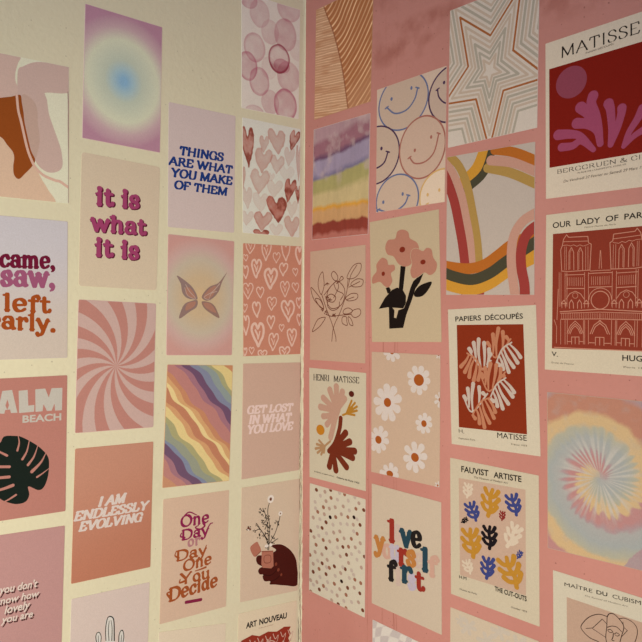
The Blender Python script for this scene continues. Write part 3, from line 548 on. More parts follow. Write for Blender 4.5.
c = Card('watercolour_print', 'L', [[-0.1078, 0.2638], [-0.0078, 0.2679], [-0.0085, 0.1186], [-0.1057, 0.1161]], 'card of watercolour hearts in rust and blush on a bluish white ground', 'art print', 'art cards on the cream wall', (0.846, 0.88, 0.88), 1.2)
c.paint('watercolour_hearts', lambda U, V, p=[(0.808, 0.88, 0.88), (0.539, 0.222, 0.194), (0.248, 0.048, 0.033)]: wash_hearts(U, V, [[8.8, 37.5, 10.8, 26.7, 0.85, -0.1], [35.4, 29.9, 8.3, 11.7, 0.45, 0.1], [58.3, 23.5, 15.7, 17.1, 0.5, -0.1], [87.9, 17.7, 9.2, 14.7, 0.8, 0.45], [34.1, 52.0, 15.2, 16.8, 0.5, 0.15], [58.4, 54.2, 13.0, 13.1, 0.4, 0.1], [79.9, 40.9, 9.9, 13.3, 0.3, 0.1], [-0.3, 79.2, 5.0, 16.4, 0.6, 0], [28.2, 81.1, 16.5, 17.0, 0.42, 0.1], [75.9, 65.3, 14.1, 11.9, 0.14, 0], [80.8, 87.4, 10.7, 16.5, 0.95, 0.3], [53.5, 87.5, 14.4, 12.5, 0.22, 0.1], [6.9, 103.8, 9.7, 14.8, 0.3, -0.1], [29.8, 108.0, 14.0, 13.4, 0.2, 0], [58.8, 115.3, 18.1, 18.3, 1.0, -0.1], [96.7, 91.2, 5.1, 12.9, 0.9, 0], [85.3, 112.3, 10.8, 12.0, 0.22, 0], [33.5, 132.2, 16.1, 12.9, 0.6, 0.1], [85.6, 136.3, 14.5, 15.5, 0.5, 0], [57.2, 142.8, 12.6, 8.9, 0.2, 0], [6.8, 130.5, 11.0, 10.1, 0.25, 0.1], [30.9, 149.7, 14.1, 6.2, 0.95, 0], [97.2, 48.1, 5.0, 25.5, 0.5, 0], [49.0, 72.3, 5.4, 5.8, 0.2, 0]], p), 200, 300)

c = Card('heart_print', 'L', [[-0.1051, 0.1028], [-0.0039, 0.1066], [-0.005, -0.0414], [-0.1034, -0.0421]], 'terracotta card covered in white outlined hearts beside the corner', 'art print', 'art cards on the cream wall', (0.632, 0.299, 0.23), 1.2)
c.shapes('heart_outlines', (0.852, 0.634, 0.591), [('h', [(11.4, -1.4), (9.1, -5.6), (5.5, -3.5), (4.4, 1.1), (5.8, 6.6), (8.6, 10.2), (10.5, 13.2), (13.8, 9.7), (17.1, 5.3), (19.0, -0.4), (18.3, -4.6), (15.0, -5.1)], 1.5), ('s', [(8.1, 0.3), (10.7, 3.9), (11.5, 7.2), (13.7, 1.0)], 1.2, 0.75), ('h', [(38.3, 2.5), (35.8, -3.1), (31.8, -1.4), (30.6, 5.5), (32.0, 12.1), (35.1, 17.5), (37.1, 21.5), (39.5, 16.2), (43.3, 10.6), (45.6, 3.6), (45.3, -2.5), (40.9, -2.7)], 1.92), ('s', [(34.1, 4.3), (36.9, 9.1), (37.7, 13.3), (40.0, 5.3)], 1.49, 0.93), ('h', [(55.5, 13.4), (53.5, 10.8), (50.4, 11.5), (49.4, 15.1), (51.0, 19.1), (53.5, 21.9), (55.0, 24.4), (56.6, 21.1), (59.3, 18.3), (61.3, 14.1), (60.2, 10.8), (57.6, 10.3)], 1.28), ('h', [(71.6, 1.5), (68.7, -3.9), (64.5, -2.7), (64.5, 4.2), (66.6, 12.0), (69.9, 17.3), (71.9, 20.7), (74.0, 15.4), (76.8, 10.3), (78.5, 2.2), (76.6, -3.8), (73.8, -4.5)], 1.98), ('h', [(96.0, 7.1), (94.0, 1.5), (90.3, 3.0), (89.2, 9.5), (91.1, 15.8), (94.0, 21.0), (96.4, 24.5), (98.1, 20.4), (101.1, 15.2), (103.2, 7.9), (102.0, 2.1), (98.8, 1.5)], 3.06), ('h', [(3.8, 16.8), (2.1, 15.0), (0.4, 15.6), (0.1, 18.0), (1.4, 20.2), (3.3, 22.1), (4.5, 23.3), (5.4, 21.7), (6.7, 19.8), (7.4, 17.2), (6.4, 15.5), (5.0, 15.2)], 1.2), ('h', [(21.6, 26.5), (19.0, 21.4), (15.1, 22.9), (13.9, 28.6), (16.2, 36.4), (18.3, 41.5), (21.3, 45.0), (22.9, 40.4), (26.4, 34.9), (29.3, 27.3), (27.6, 22.1), (24.4, 21.4)], 2.7), ('s', [(17.8, 28.1), (20.5, 32.8), (21.3, 37.0), (23.6, 29.1)], 2.16, 1.35), ('h', [(2.8, 33.3), (1.1, 29.8), (-1.3, 31.0), (-1.8, 35.7), (0.1, 40.5), (2.4, 43.9), (4.0, 46.6), (5.5, 43.5), (7.1, 39.5), (7.9, 34.5), (7.0, 30.8), (4.7, 30.2)], 1.8), ('h', [(67.8, 28.3), (65.8, 24.2), (62.5, 25.9), (60.5, 30.0), (62.4, 35.2), (64.8, 38.4), (66.9, 41.6), (68.9, 37.5), (72.5, 34.1), (74.8, 29.1), (74.1, 25.3), (70.2, 24.8)], 1.98), ('h', [(45.7, 38.9), (42.7, 33.0), (37.2, 35.1), (35.2, 41.1), (38.2, 49.5), (41.9, 55.9), (44.9, 59.3), (47.9, 54.3), (52.8, 48.2), (56.2, 39.9), (54.4, 34.1), (49.7, 33.1)], 3.52), ('s', [(40.9, 40.7), (44.5, 46.1), (45.5, 50.9), (48.6, 41.9)], 2.82, 1.76), ('h', [(88.7, 33.3), (86.7, 30.9), (84.6, 31.7), (84.2, 34.3), (86.1, 37.5), (88.2, 39.6), (89.6, 41.4), (90.8, 39.2), (92.4, 36.6), (93.3, 34.0), (92.1, 31.6), (89.9, 31.1)], 1.36), ('h', [(7.8, 57.0), (5.0, 53.2), (0.8, 54.4), (-0.4, 59.4), (1.4, 65.4), (5.3, 70.5), (7.4, 73.8), (10.1, 69.1), (13.2, 64.6), (15.7, 59.1), (14.6, 54.2), (10.2, 53.1)], 1.5), ('s', [(4.0, 59.0), (6.7, 63.1), (7.5, 66.7), (9.9, 59.9)], 1.24, 0.78), ('h', [(27.8, 61.0), (25.6, 57.9), (22.6, 58.9), (21.6, 62.7), (23.7, 66.5), (26.0, 69.6), (28.3, 72.2), (30.3, 69.0), (32.4, 66.0), (33.8, 61.9), (32.3, 58.4), (29.7, 58.2)], 1.55), ('h', [(70.1, 54.4), (67.4, 49.4), (63.0, 51.5), (62.8, 56.6), (65.1, 62.2), (67.9, 66.5), (70.6, 70.4), (73.5, 66.1), (76.0, 61.0), (78.1, 55.8), (76.4, 50.8), (73.1, 49.8)], 1.65), ('s', [(66.8, 55.6), (69.7, 59.7), (70.5, 63.3), (72.8, 56.6)], 1.32, 0.82), ('h', [(89.0, 54.1), (86.5, 51.1), (83.7, 52.1), (83.3, 55.2), (86.2, 59.2), (88.8, 62.2), (90.7, 64.2), (92.3, 61.7), (94.2, 58.6), (95.3, 55.0), (93.7, 51.8), (90.6, 51.5)], 1.36), ('h', [(47.2, 74.9), (45.2, 71.2), (40.7, 72.7), (40.0, 76.8), (41.9, 82.0), (44.8, 86.0), (47.2, 88.8), (49.8, 84.8), (53.9, 81.4), (55.5, 76.4), (54.3, 72.4), (50.2, 71.8)], 1.6), ('s', [(44.0, 76.4), (46.9, 79.9), (47.7, 82.9), (50.1, 77.3)], 1.28, 0.8), ('h', [(21.3, 82.8), (18.9, 78.1), (15.9, 79.8), (15.2, 84.2), (17.6, 90.8), (20.3, 94.9), (22.9, 98.1), (23.8, 94.1), (26.1, 89.8), (27.7, 83.8), (26.2, 79.2), (22.8, 78.6)], 2.24), ('h', [(96.0, 75.1), (93.9, 71.9), (91.6, 72.8), (91.4, 76.3), (92.7, 80.9), (95.2, 83.9), (96.9, 86.1), (97.9, 83.1), (100.0, 80.2), (100.9, 75.8), (99.9, 72.7), (97.2, 71.6)], 1.75), ('h', [(76.0, 82.4), (70.9, 76.5), (65.7, 78.1), (64.9, 85.0), (69.8, 93.9), (74.5, 99.5), (77.6, 104.4), (79.9, 98.5), (85.1, 92.5), (87.3, 84.2), (84.5, 77.9), (79.3, 76.4)], 2.97), ('s', [(71.6, 84.4), (75.4, 90.1), (76.6, 95.1), (79.7, 85.8)], 2.45, 1.53), ('h', [(2.6, 83.4), (1.9, 80.8), (-0.0, 81.6), (-0.8, 84.5), (-0.1, 87.7), (1.2, 90.0), (2.0, 91.6), (3.4, 89.7), (5.0, 87.2), (6.2, 84.3), (5.8, 81.2), (4.1, 81.2)], 1.2), ('h', [(3.9, 102.3), (1.4, 96.8), (-1.1, 99.0), (-2.0, 104.4), (0.3, 111.8), (2.6, 117.3), (4.1, 121.7), (5.9, 116.2), (8.0, 110.7), (9.3, 103.7), (8.2, 97.9), (5.3, 96.7)], 2.1), ('h', [(46.2, 100.9), (44.3, 96.7), (41.3, 97.7), (39.6, 102.5), (42.0, 107.5), (44.4, 110.8), (46.2, 114.1), (48.1, 110.7), (50.5, 106.4), (52.5, 101.9), (51.8, 97.8), (48.6, 97.2)], 1.98), ('h', [(97.1, 97.8), (95.1, 94.5), (93.1, 95.8), (92.7, 99.7), (94.4, 104.2), (96.5, 108.0), (97.6, 110.1), (99.1, 106.9), (100.1, 103.4), (101.4, 99.4), (100.4, 95.5), (98.0, 94.8)], 1.75), ('h', [(23.7, 113.2), (19.9, 107.1), (15.0, 108.9), (13.6, 115.9), (17.7, 125.8), (21.6, 131.6), (24.7, 137.1), (28.2, 131.0), (32.2, 124.4), (33.7, 116.2), (32.0, 108.9), (27.4, 106.9)], 3.72), ('s', [(19.7, 115.8), (23.2, 121.9), (24.3, 127.2), (27.3, 117.4)], 2.98, 1.86), ('h', [(65.2, 110.5), (63.3, 108.5), (61.3, 109.2), (60.6, 111.6), (61.8, 114.2), (63.8, 116.3), (65.2, 118.0), (66.2, 115.9), (68.2, 113.9), (69.3, 111.5), (68.4, 109.1), (66.4, 108.9)], 1.36), ('h', [(84.0, 120.0), (80.7, 115.3), (76.0, 117.0), (75.8, 122.2), (78.6, 130.0), (81.7, 135.0), (83.9, 138.4), (86.5, 134.5), (89.5, 128.8), (91.7, 122.5), (90.7, 116.9), (86.1, 115.4)], 2.45), ('s', [(80.0, 122.1), (82.9, 126.9), (83.8, 131.1), (86.2, 123.4)], 1.9, 1.19), ('h', [(51.3, 126.3), (49.2, 120.7), (44.6, 122.1), (42.8, 128.4), (44.4, 135.0), (47.8, 139.9), (49.2, 143.6), (52.8, 139.3), (55.9, 133.5), (59.1, 127.8), (58.3, 122.0), (54.7, 121.6)], 1.98), ('s', [(46.9, 127.5), (49.8, 132.1), (50.7, 136.0), (53.1, 128.8)], 1.54, 0.96), ('h', [(13.5, 140.5), (12.1, 138.4), (10.0, 138.9), (9.3, 141.4), (10.8, 143.9), (12.4, 146.0), (13.6, 147.5), (14.7, 145.9), (16.4, 143.8), (17.6, 141.3), (16.7, 139.0), (15.0, 138.7)], 1.24), ('h', [(31.6, 145.5), (28.9, 143.0), (25.5, 143.7), (24.3, 146.4), (26.3, 150.0), (29.9, 152.4), (32.5, 154.1), (34.2, 151.9), (37.3, 149.5), (39.4, 146.4), (38.1, 143.8), (34.4, 143.4)], 1.92), ('s', [(28.5, 146.2), (31.2, 148.5), (31.9, 150.5), (34.2, 147.0)], 1.54, 0.96), ('h', [(71.0, 142.9), (67.3, 139.8), (62.4, 140.1), (61.7, 143.7), (63.1, 148.5), (66.7, 151.6), (70.0, 153.7), (72.7, 151.4), (77.0, 147.8), (80.0, 144.2), (78.3, 140.3), (74.5, 139.7)], 2.31), ('s', [(66.1, 143.7), (69.4, 146.7), (70.4, 149.2), (73.2, 144.6)], 1.9, 1.19), ('h', [(2.6, 141.8), (1.8, 139.3), (0.3, 140.1), (-0.5, 142.5), (0.3, 145.7), (1.3, 148.4), (2.1, 150.1), (3.3, 147.9), (4.7, 145.5), (5.6, 142.5), (5.3, 139.7), (3.9, 139.2)], 1.55)])

c = Card('quote_print', 'L', [[-0.1037, -0.0516], [-0.0039, -0.0531], [-0.0061, -0.2009], [-0.1049, -0.1996]], 'dusty pink card reading GET LOST IN WHAT YOU LOVE in faint white capitals', 'quote print', 'art cards on the cream wall', (0.655, 0.483, 0.429), 1.2)
c.shapes('lettering', (0.878, 0.732, 0.769), [('t', 'slab', 'GET LOST', 6.6, 85.4, 66.1, 67.1, 11.1, 0.22)])
c.shapes('lettering', (0.878, 0.732, 0.769), [('t', 'slab', 'IN WHAT', 9.5, 82.8, 79.4, 80.8, 11.8, 0.22)])
c.shapes('lettering', (0.878, 0.732, 0.769), [('t', 'slab', 'YOU LOVE', 7.1, 86.0, 92.3, 93.1, 11.7, 0.22)])

c = Card('hand_print', 'L', [[-0.1048, -0.2104], [-0.0034, -0.2132], [-0.0075, -0.366], [-0.1061, -0.3563]], 'pale card with a dark brown hand holding a lighter full of wildflowers', 'art print', 'art cards on the cream wall', (0.705, 0.596, 0.504), 1.2)
c.shapes('hand_picture', (0.07, 0.009, 0.007), [('p', [(50.4, 83.4), (60.2, 82.7), (71.8, 85.4), (85.2, 94.2), (94.4, 105.3), (97.9, 117.1), (99.6, 142.3), (76.4, 139.7), (58.2, 135.8), (49.3, 134.2), (50.3, 130.3), (40.4, 128.6), (36.8, 122.1), (38.1, 119.6), (31.9, 118.2), (29.1, 113.4), (31.7, 110.1), (35.8, 108.6), (28.2, 104.2), (25.4, 98.5), (26.6, 93.9), (32.0, 93.1), (43.1, 95.8), (55.6, 92.2), (59.0, 89.5)])], label='dark brown hand with curled fingers')
c.shapes('finger_creases', (0.031, 0.004, 0.004), [('s', [(35.8, 109.4), (47.0, 112.4), (59.2, 108.9)], 1.02, 1.02), ('s', [(38.1, 119.6), (50.8, 122.4), (63.0, 116.1)], 1.05, 1.05), ('s', [(50.3, 130.3), (59.8, 129.1), (69.3, 123.8)], 1.05, 1.05)])
c.shapes('fingernails', (0.217, 0.051, 0.032), [('e', 59.6, 108.9, 2.2, 2.4, 0.4), ('e', 64.1, 117.1, 2.2, 2.4, 0.5), ('e', 69.4, 124.4, 1.8, 2.1, 0.5)])
c.shapes('lighter_picture', (0.479, 0.197, 0.149), [('P', [(34.6, 87.8), (54.1, 90.1), (55.4, 111.0), (51.2, 113.3), (36.5, 110.3), (34.3, 105.2)]), ('p', [(16.2, 79.0), (25.5, 74.5), (28.9, 77.6), (33.2, 87.6), (23.9, 93.7), (19.8, 91.0), (15.7, 83.7)])], label='copper lighter with its lid open')
c.shapes('lighter_lines', (0.264, 0.086, 0.063), [('l', [(34.6, 88.6), (54.1, 90.9)], 1.05, 1.05), ('h', [(39.6, 95.3), (49.3, 96.1), (49.6, 104.8), (39.8, 103.8)], 1.1), ('l', [(24.6, 93.5), (33.3, 87.9)], 1.02, 1.02)])
c.shapes('wildflower_stems', (0.033, 0.024, 0.018), [('s', [(44.6, 87.9), (45.2, 69.3), (41.8, 47.3), (36.4, 33.2)], 1.02, 1.02), ('s', [(46.3, 88.2), (47.3, 58.8), (43.3, 36.8), (46.4, 23.8)], 1.05, 1.05), ('s', [(46.8, 80.2), (56.3, 68.1), (62.9, 52.9), (65.4, 43.0)], 1.05, 1.05), ('s', [(44.3, 77.2), (31.9, 59.4), (23.5, 59.5)], 1.05, 1.05), ('s', [(44.3, 74.5), (28.4, 54.9), (25.0, 50.4)], 1.05, 1.05), ('s', [(47.9, 81.7), (58.3, 76.5), (61.8, 75.6)], 1.05, 1.05), ('l', [(31.8, 32.9), (31.3, 31.7)], 1.16, 0.83), ('l', [(34.5, 35.5), (36.0, 35.4)], 1.19, 0.85), ('l', [(28.4, 35.4), (29.5, 35.3)], 1.16, 0.83), ('l', [(33.2, 40.3), (34.4, 39.9)], 1.19, 0.85), ('l', [(35.8, 41.9), (35.4, 40.3)], 1.19, 0.85), ('l', [(39.8, 32.9), (38.6, 32.0)], 1.19, 0.85), ('l', [(29.7, 32.3), (30.7, 30.7)], 1.16, 0.83), ('l', [(30.2, 37.2), (29.6, 35.7)], 1.19, 0.85), ('l', [(34.6, 32.3), (35.8, 32.2)], 1.19, 0.85), ('l', [(36.3, 36.4), (37.1, 35.1)], 1.19, 0.85), ('l', [(33.5, 34.7), (32.1, 33.3)], 1.19, 0.85), ('l', [(31.0, 37.3), (30.8, 35.1)], 1.19, 0.85), ('l', [(36.8, 35.0), (35.7, 34.7)], 1.19, 0.85), ('l', [(33.1, 39.5), (34.5, 38.9)], 1.19, 0.85), ('l', [(39.7, 45.6), (38.5, 44.2)], 1.19, 0.85), ('l', [(46.6, 44.0), (45.6, 42.3)], 1.22, 0.88), ('l', [(44.1, 44.7), (42.4, 43.3)], 1.22, 0.88), ('l', [(43.3, 46.0), (45.0, 45.9)], 1.19, 0.85), ('l', [(44.8, 48.5), (43.7, 47.6)], 1.19, 0.85), ('l', [(42.6, 45.9), (44.1, 46.0)], 1.19, 0.85), ('l', [(40.7, 41.8), (42.5, 41.7)], 1.19, 0.85), ('l', [(40.4, 42.7), (41.0, 40.8)], 1.19, 0.85), ('l', [(40.0, 44.0), (39.7, 41.9)], 1.19, 0.85), ('l', [(46.2, 47.8), (47.1, 46.7)], 1.19, 0.85), ('l', [(36.4, 55.6), (35.2, 55.2)], 1.19, 0.85), ('l', [(34.2, 49.1), (35.4, 48.2)], 1.22, 0.88), ('l', [(38.8, 50.0), (40.2, 50.2)], 1.19, 0.85), ('l', [(36.4, 52.6), (34.7, 52.0)], 1.19, 0.85), ('l', [(38.0, 53.3), (37.5, 52.2)], 1.22, 0.88), ('l', [(42.3, 55.4), (40.6, 54.3)], 1.19, 0.85), ('l', [(36.6, 51.0), (38.2, 50.7)], 1.22, 0.88), ('l', [(33.0, 47.4), (33.9, 46.7)], 1.19, 0.85), ('l', [(36.0, 47.7), (37.2, 47.8)], 1.19, 0.85), ('l', [(33.5, 50.3), (35.4, 50.4)], 1.19, 0.85), ('l', [(39.0, 49.0), (40.0, 48.1)], 1.19, 0.85), ('l', [(36.3, 48.4), (34.5, 47.0)], 1.19, 0.85), ('l', [(43.5, 56.8), (44.6, 56.6)], 1.22, 0.88), ('l', [(42.2, 54.8), (41.2, 54.0)], 1.22, 0.88), ('l', [(39.3, 60.1), (39.2, 58.8)], 1.19, 0.85), ('l', [(44.1, 53.1), (43.9, 50.9)], 1.19, 0.85), ('l', [(47.4, 59.1), (48.3, 58.1)], 1.22, 0.88), ('l', [(40.6, 58.8), (40.4, 56.8)], 1.22, 0.88), ('l', [(42.1, 54.5), (40.4, 52.9)], 1.19, 0.85), ('l', [(47.3, 60.0), (45.8, 58.7)], 1.19, 0.85), ('l', [(41.2, 56.8), (41.6, 55.8)], 1.22, 0.88), ('l', [(39.2, 54.5), (40.4, 53.3)], 1.19, 0.85), ('l', [(48.2, 57.2), (46.2, 56.4)], 1.22, 0.88), ('l', [(48.2, 56.5), (49.2, 55.7)], 1.19, 0.85), ('l', [(45.4, 58.8), (44.6, 56.7)], 1.19, 0.85), ('l', [(51.7, 61.9), (50.9, 60.0)], 1.22, 0.88), ('l', [(44.4, 62.4), (42.6, 61.5)], 1.19, 0.85), ('l', [(50.9, 61.8), (52.4, 61.0)], 1.22, 0.88), ('l', [(46.9, 63.9), (45.4, 63.5)], 1.22, 0.88), ('l', [(47.6, 65.2), (46.8, 64.1)], 1.22, 0.88), ('l', [(44.7, 58.3), (42.9, 57.3)], 1.19, 0.85), ('l', [(45.0, 63.9), (43.3, 63.5)], 1.22, 0.88), ('l', [(30.5, 67.6), (31.4, 67.3)], 1.19, 0.85), ('l', [(37.3, 69.6), (37.1, 67.4)], 1.19, 0.85), ('l', [(31.4, 70.8), (30.4, 69.9)], 1.23, 0.88), ('l', [(29.3, 65.1), (30.5, 64.0)], 1.16, 0.83), ('l', [(29.5, 66.3), (31.2, 65.7)], 1.19, 0.85), ('l', [(30.5, 66.8), (30.0, 64.6)], 1.19, 0.85), ('l', [(31.3, 71.2), (31.3, 69.5)], 1.19, 0.85), ('l', [(32.2, 62.9), (32.5, 61.6)], 1.19, 0.85), ('l', [(26.8, 69.5), (28.0, 68.8)], 1.19, 0.85), ('l', [(34.6, 68.3), (35.4, 67.0)], 1.19, 0.85), ('l', [(61.8, 56.4), (63.3, 56.1)], 1.26, 0.9), ('l', [(58.6, 51.8), (57.4, 50.5)], 1.22, 0.88), ('l', [(61.8, 56.2), (60.4, 55.5)], 1.22, 0.88), ('l', [(62.3, 54.2), (62.2, 52.3)], 1.26, 0.9), ('l', [(60.7, 54.2), (60.8, 52.0)], 1.26, 0.9), ('l', [(63.2, 57.4), (61.9, 56.9)], 1.22, 0.88), ('l', [(61.9, 57.8), (60.8, 57.0)], 1.22, 0.88), ('l', [(57.4, 53.0), (58.7, 52.9)], 1.26, 0.9), ('l', [(57.0, 54.8), (55.4, 53.2)], 1.22, 0.88), ('l', [(40.0, 67.1), (39.4, 65.9)], 1.22, 0.88), ('l', [(45.0, 69.3), (46.6, 68.1)], 1.22, 0.88), ('l', [(41.6, 66.0), (39.7, 65.6)], 1.19, 0.85), ('l', [(40.0, 65.4), (39.9, 63.9)], 1.22, 0.88), ('l', [(40.2, 64.8), (39.5, 63.8)], 1.19, 0.85), ('l', [(42.7, 65.9), (44.1, 66.0)], 1.19, 0.85), ('l', [(43.2, 66.4), (45.2, 66.2)], 1.22, 0.88), ('l', [(44.4, 69.2), (45.6, 69.0)], 1.22, 0.88), ('l', [(50.8, 78.9), (51.5, 78.1)], 1.22, 0.88), ('l', [(55.7, 81.0), (54.5, 80.1)], 1.22, 0.88), ('l', [(52.2, 80.6), (51.8, 78.7)], 1.26, 0.9), ('l', [(51.2, 71.3), (50.4, 69.8)], 1.22, 0.88), ('l', [(51.2, 80.7), (50.5, 78.7)], 1.22, 0.88), ('l', [(51.4, 79.8), (53.3, 79.7)], 1.22, 0.88), ('l', [(55.9, 75.0), (55.5, 72.8)], 1.26, 0.9), ('l', [(53.5, 72.4), (53.3, 71.0)], 1.22, 0.88), ('l', [(51.5, 72.4), (52.7, 72.4)], 1.22, 0.88), ('l', [(54.1, 74.3), (53.1, 73.2)], 1.22, 0.88), ('l', [(46.1, 80.1), (46.6, 79.2)], 1.22, 0.88), ('l', [(43.7, 78.4), (42.6, 77.0)], 1.22, 0.88), ('l', [(43.2, 82.2), (42.0, 81.7)], 1.22, 0.88), ('l', [(49.3, 82.7), (49.3, 80.6)], 1.22, 0.88), ('l', [(45.2, 82.7), (44.0, 80.7)], 1.22, 0.88), ('l', [(44.7, 85.3), (43.7, 83.7)], 1.22, 0.88), ('l', [(45.2, 81.4), (46.4, 81.4)], 1.22, 0.88), ('l', [(42.1, 84.2), (42.9, 83.4)], 1.22, 0.88), ('l', [(42.2, 85.1), (40.6, 84.0)], 1.22, 0.88), ('l', [(44.0, 80.4), (44.9, 79.2)], 1.22, 0.88), ('l', [(42.9, 81.9), (44.2, 80.5)], 1.22, 0.88), ('l', [(50.8, 83.9), (52.3, 82.6)], 1.22, 0.88), ('l', [(26.6, 54.2), (28.0, 54.4)], 1.19, 0.85), ('l', [(28.2, 55.6), (29.4, 54.8)], 1.19, 0.85), ('l', [(23.7, 53.1), (25.1, 52.8)], 1.15, 0.82), ('l', [(24.0, 51.1), (24.7, 50.1)], 1.16, 0.83), ('l', [(29.3, 56.0), (28.1, 54.5)], 1.15, 0.82), ('l', [(30.6, 59.1), (31.0, 57.7)], 1.19, 0.85), ('l', [(15.3, 53.8), (14.3, 52.2)], 1.19, 0.85), ('l', [(9.8, 56.6), (8.3, 55.8)], 1.16, 0.83), ('l', [(13.9, 57.1), (15.2, 56.6)], 1.16, 0.83), ('l', [(12.5, 57.0), (11.0, 55.6)], 1.15, 0.82), ('l', [(13.0, 57.4), (12.1, 55.7)], 1.15, 0.82), ('l', [(10.8, 52.5), (12.0, 52.1)], 1.16, 0.83), ('l', [(10.1, 56.7), (9.9, 54.9)], 1.16, 0.83), ('l', [(22.4, 61.3), (22.4, 60.2)], 1.16, 0.83), ('l', [(23.1, 61.6), (23.0, 59.9)], 1.16, 0.83), ('l', [(22.4, 59.2), (21.6, 58.0)], 1.16, 0.83), ('l', [(20.1, 59.5), (19.3, 58.4)], 1.19, 0.85)])
c.shapes('white_blossoms', (0.856, 0.823, 0.83), [('e', 48.0, 20.8, 5.6, 5.4, 0), ('e', 65.4, 42.4, 3.6, 3.2, 0), ('e', 12.5, 55.3, 2.6, 2.4, 0), ('e', 42.7, 82.3, 3.5, 2.1, 0), ('e', 49.7, 82.0, 2.8, 2.1, 0)])
c.shapes('blossom_centres', (0.158, 0.054, 0.032), [('e', 48.0, 21.0, 2.1, 2.2, 0), ('e', 65.4, 42.4, 1.0, 1.1, 0), ('e', 11.8, 54.4, 2.0, 1.6, 0), ('e', 14.5, 56.3, 1.7, 1.4, 0)])

c = Card('ornament_poster', 'L', [[-0.1085, -0.3702], [-0.0087, -0.3794], [-0.0117, -0.5294], [-0.1115, -0.5202]], 'cream poster headed ART NOUVEAU above red ornament at the bottom edge', 'poster', 'art cards on the cream wall', (0.789, 0.739, 0.605), 1.2)
c.shapes('lettering', (0.015, 0.012, 0.013), [('b', 'ART', 12.7, 30.4, 21.1, 20.8, 7.5, 0, 0.035)])
c.shapes('lettering', (0.015, 0.012, 0.013), [('b', 'NOUVEAU', 34.5, 82.4, 20.7, 20.4, 7.6, 0, 0.035)])
c.shapes('caption', (0.307, 0.128, 0.096), [('b', 'The decoration of the home', 33.7, 58.7, 25.5, 25.4, 1.3, 0, 0)])
c.shapes('ornament_panel', (0.315, 0.044, 0.026), [('P', [(5.1, 35.4), (23.1, 31.4), (35.1, 35.4), (50.1, 32.4), (65.1, 35.4), (78.0, 31.4), (90.0, 33.4), (87.0, 37.4), (90.0, 42.4), (86.0, 48.4), (90.0, 56.4), (88.0, 144), (5.1, 144)])], label='rust red ornament panel')
c.shapes('ornament_curls', (0.672, 0.484, 0.427), [('s', [(6.1, 37.4), (10.1, 44.4), (15.1, 40.4), (13.1, 48.4), (7.1, 54.4)], 1.2, 0.7), ('e', 11.1, 51.4, 1.5, 1.8, 0), ('s', [(5.1, 58.4), (11.1, 64.4), (15.1, 58.4)], 1.4, 0.6), ('s', [(19.25, 37.4), (23.25, 44.4), (28.25, 40.4), (26.25, 48.4), (20.25, 54.4)], 1.2, 0.7), ('e', 24.25, 51.4, 1.5, 1.8, 0), ('s', [(18.25, 58.4), (24.25, 64.4), (28.25, 58.4)], 1.4, 0.6), ('s', [(32.4, 37.4), (36.4, 44.4), (41.4, 40.4), (39.4, 48.4), (33.4, 54.4)], 1.2, 0.7), ('e', 37.4, 51.4, 1.5, 1.8, 0), ('s', [(31.4, 58.4), (37.4, 64.4), (41.4, 58.4)], 1.4, 0.6), ('s', [(45.550000000000004, 37.4), (49.550000000000004, 44.4), (54.550000000000004, 40.4), (52.550000000000004, 48.4), (46.550000000000004, 54.4)], 1.2, 0.7), ('e', 50.550000000000004, 51.4, 1.5, 1.8, 0), ('s', [(44.550000000000004, 58.4), (50.550000000000004, 64.4), (54.550000000000004, 58.4)], 1.4, 0.6), ('s', [(58.7, 37.4), (62.7, 44.4), (67.7, 40.4), (65.7, 48.4), (59.7, 54.4)], 1.2, 0.7), ('e', 63.7, 51.4, 1.5, 1.8, 0), ('s', [(57.7, 58.4), (63.7, 64.4), (67.7, 58.4)], 1.4, 0.6), ('s', [(71.85, 37.4), (75.85, 44.4), (80.85, 40.4), (78.85, 48.4), (72.85, 54.4)], 1.2, 0.7), ('e', 76.85, 51.4, 1.5, 1.8, 0), ('s', [(70.85, 58.4), (76.85, 64.4), (80.85, 58.4)], 1.4, 0.6), ('s', [(85.0, 37.4), (89.0, 44.4), (94.0, 40.4), (92.0, 48.4), (86.0, 54.4)], 1.2, 0.7), ('e', 90.0, 51.4, 1.5, 1.8, 0), ('s', [(84.0, 58.4), (90.0, 64.4), (94.0, 58.4)], 1.4, 0.6), ('h', [(67.55, 60.4), (64.87639040846284, 69.21655390788713), (57.87673138355985, 74.6656759454269), (49.22450228335823, 74.66610540618748), (42.22437206649739, 69.21767826011049), (39.55000006009281, 60.40138980384491), (42.222847213810454, 51.5845705200236), (49.222034986665705, 46.13475363780005), (57.87426401259065, 46.133465255522), (64.87486536131539, 51.581197463363154)], 1.3), ('s', [(49.55, 42.4), (45.55, 52.4), (51.55, 60.4)], 1.2, 0.8), ('s', [(7.1, 42.4), (19.1, 46.4), (27.1, 60.4)], 1.6, 1)])

c = Card('leaf_print', 'R', [[0.0226, 0.4275], [0.1277, 0.4297], [0.1236, 0.2807], [0.0205, 0.2784]], 'tan card of fine palm leaf ribs, topmost card beside the corner on the pink wall', 'art print', 'art cards on the pink wall', (0.592, 0.36, 0.235), 0.6)
c.paint('palm_leaf', lambda U, V, p=[(0.608, 0.36, 0.235), (0.88, 0.632, 0.442), (0.456, 0.181, 0.081), (0.88, 0.564, 0.355), (0.316, 0.107, 0.051)]: palm(U, V, [(11.9, -5.6), (21.8, 17.1), (32.8, 41.1), (45.0, 76.4), (53.3, 107.5), (61.9, 149.9)], p), 240, 360)

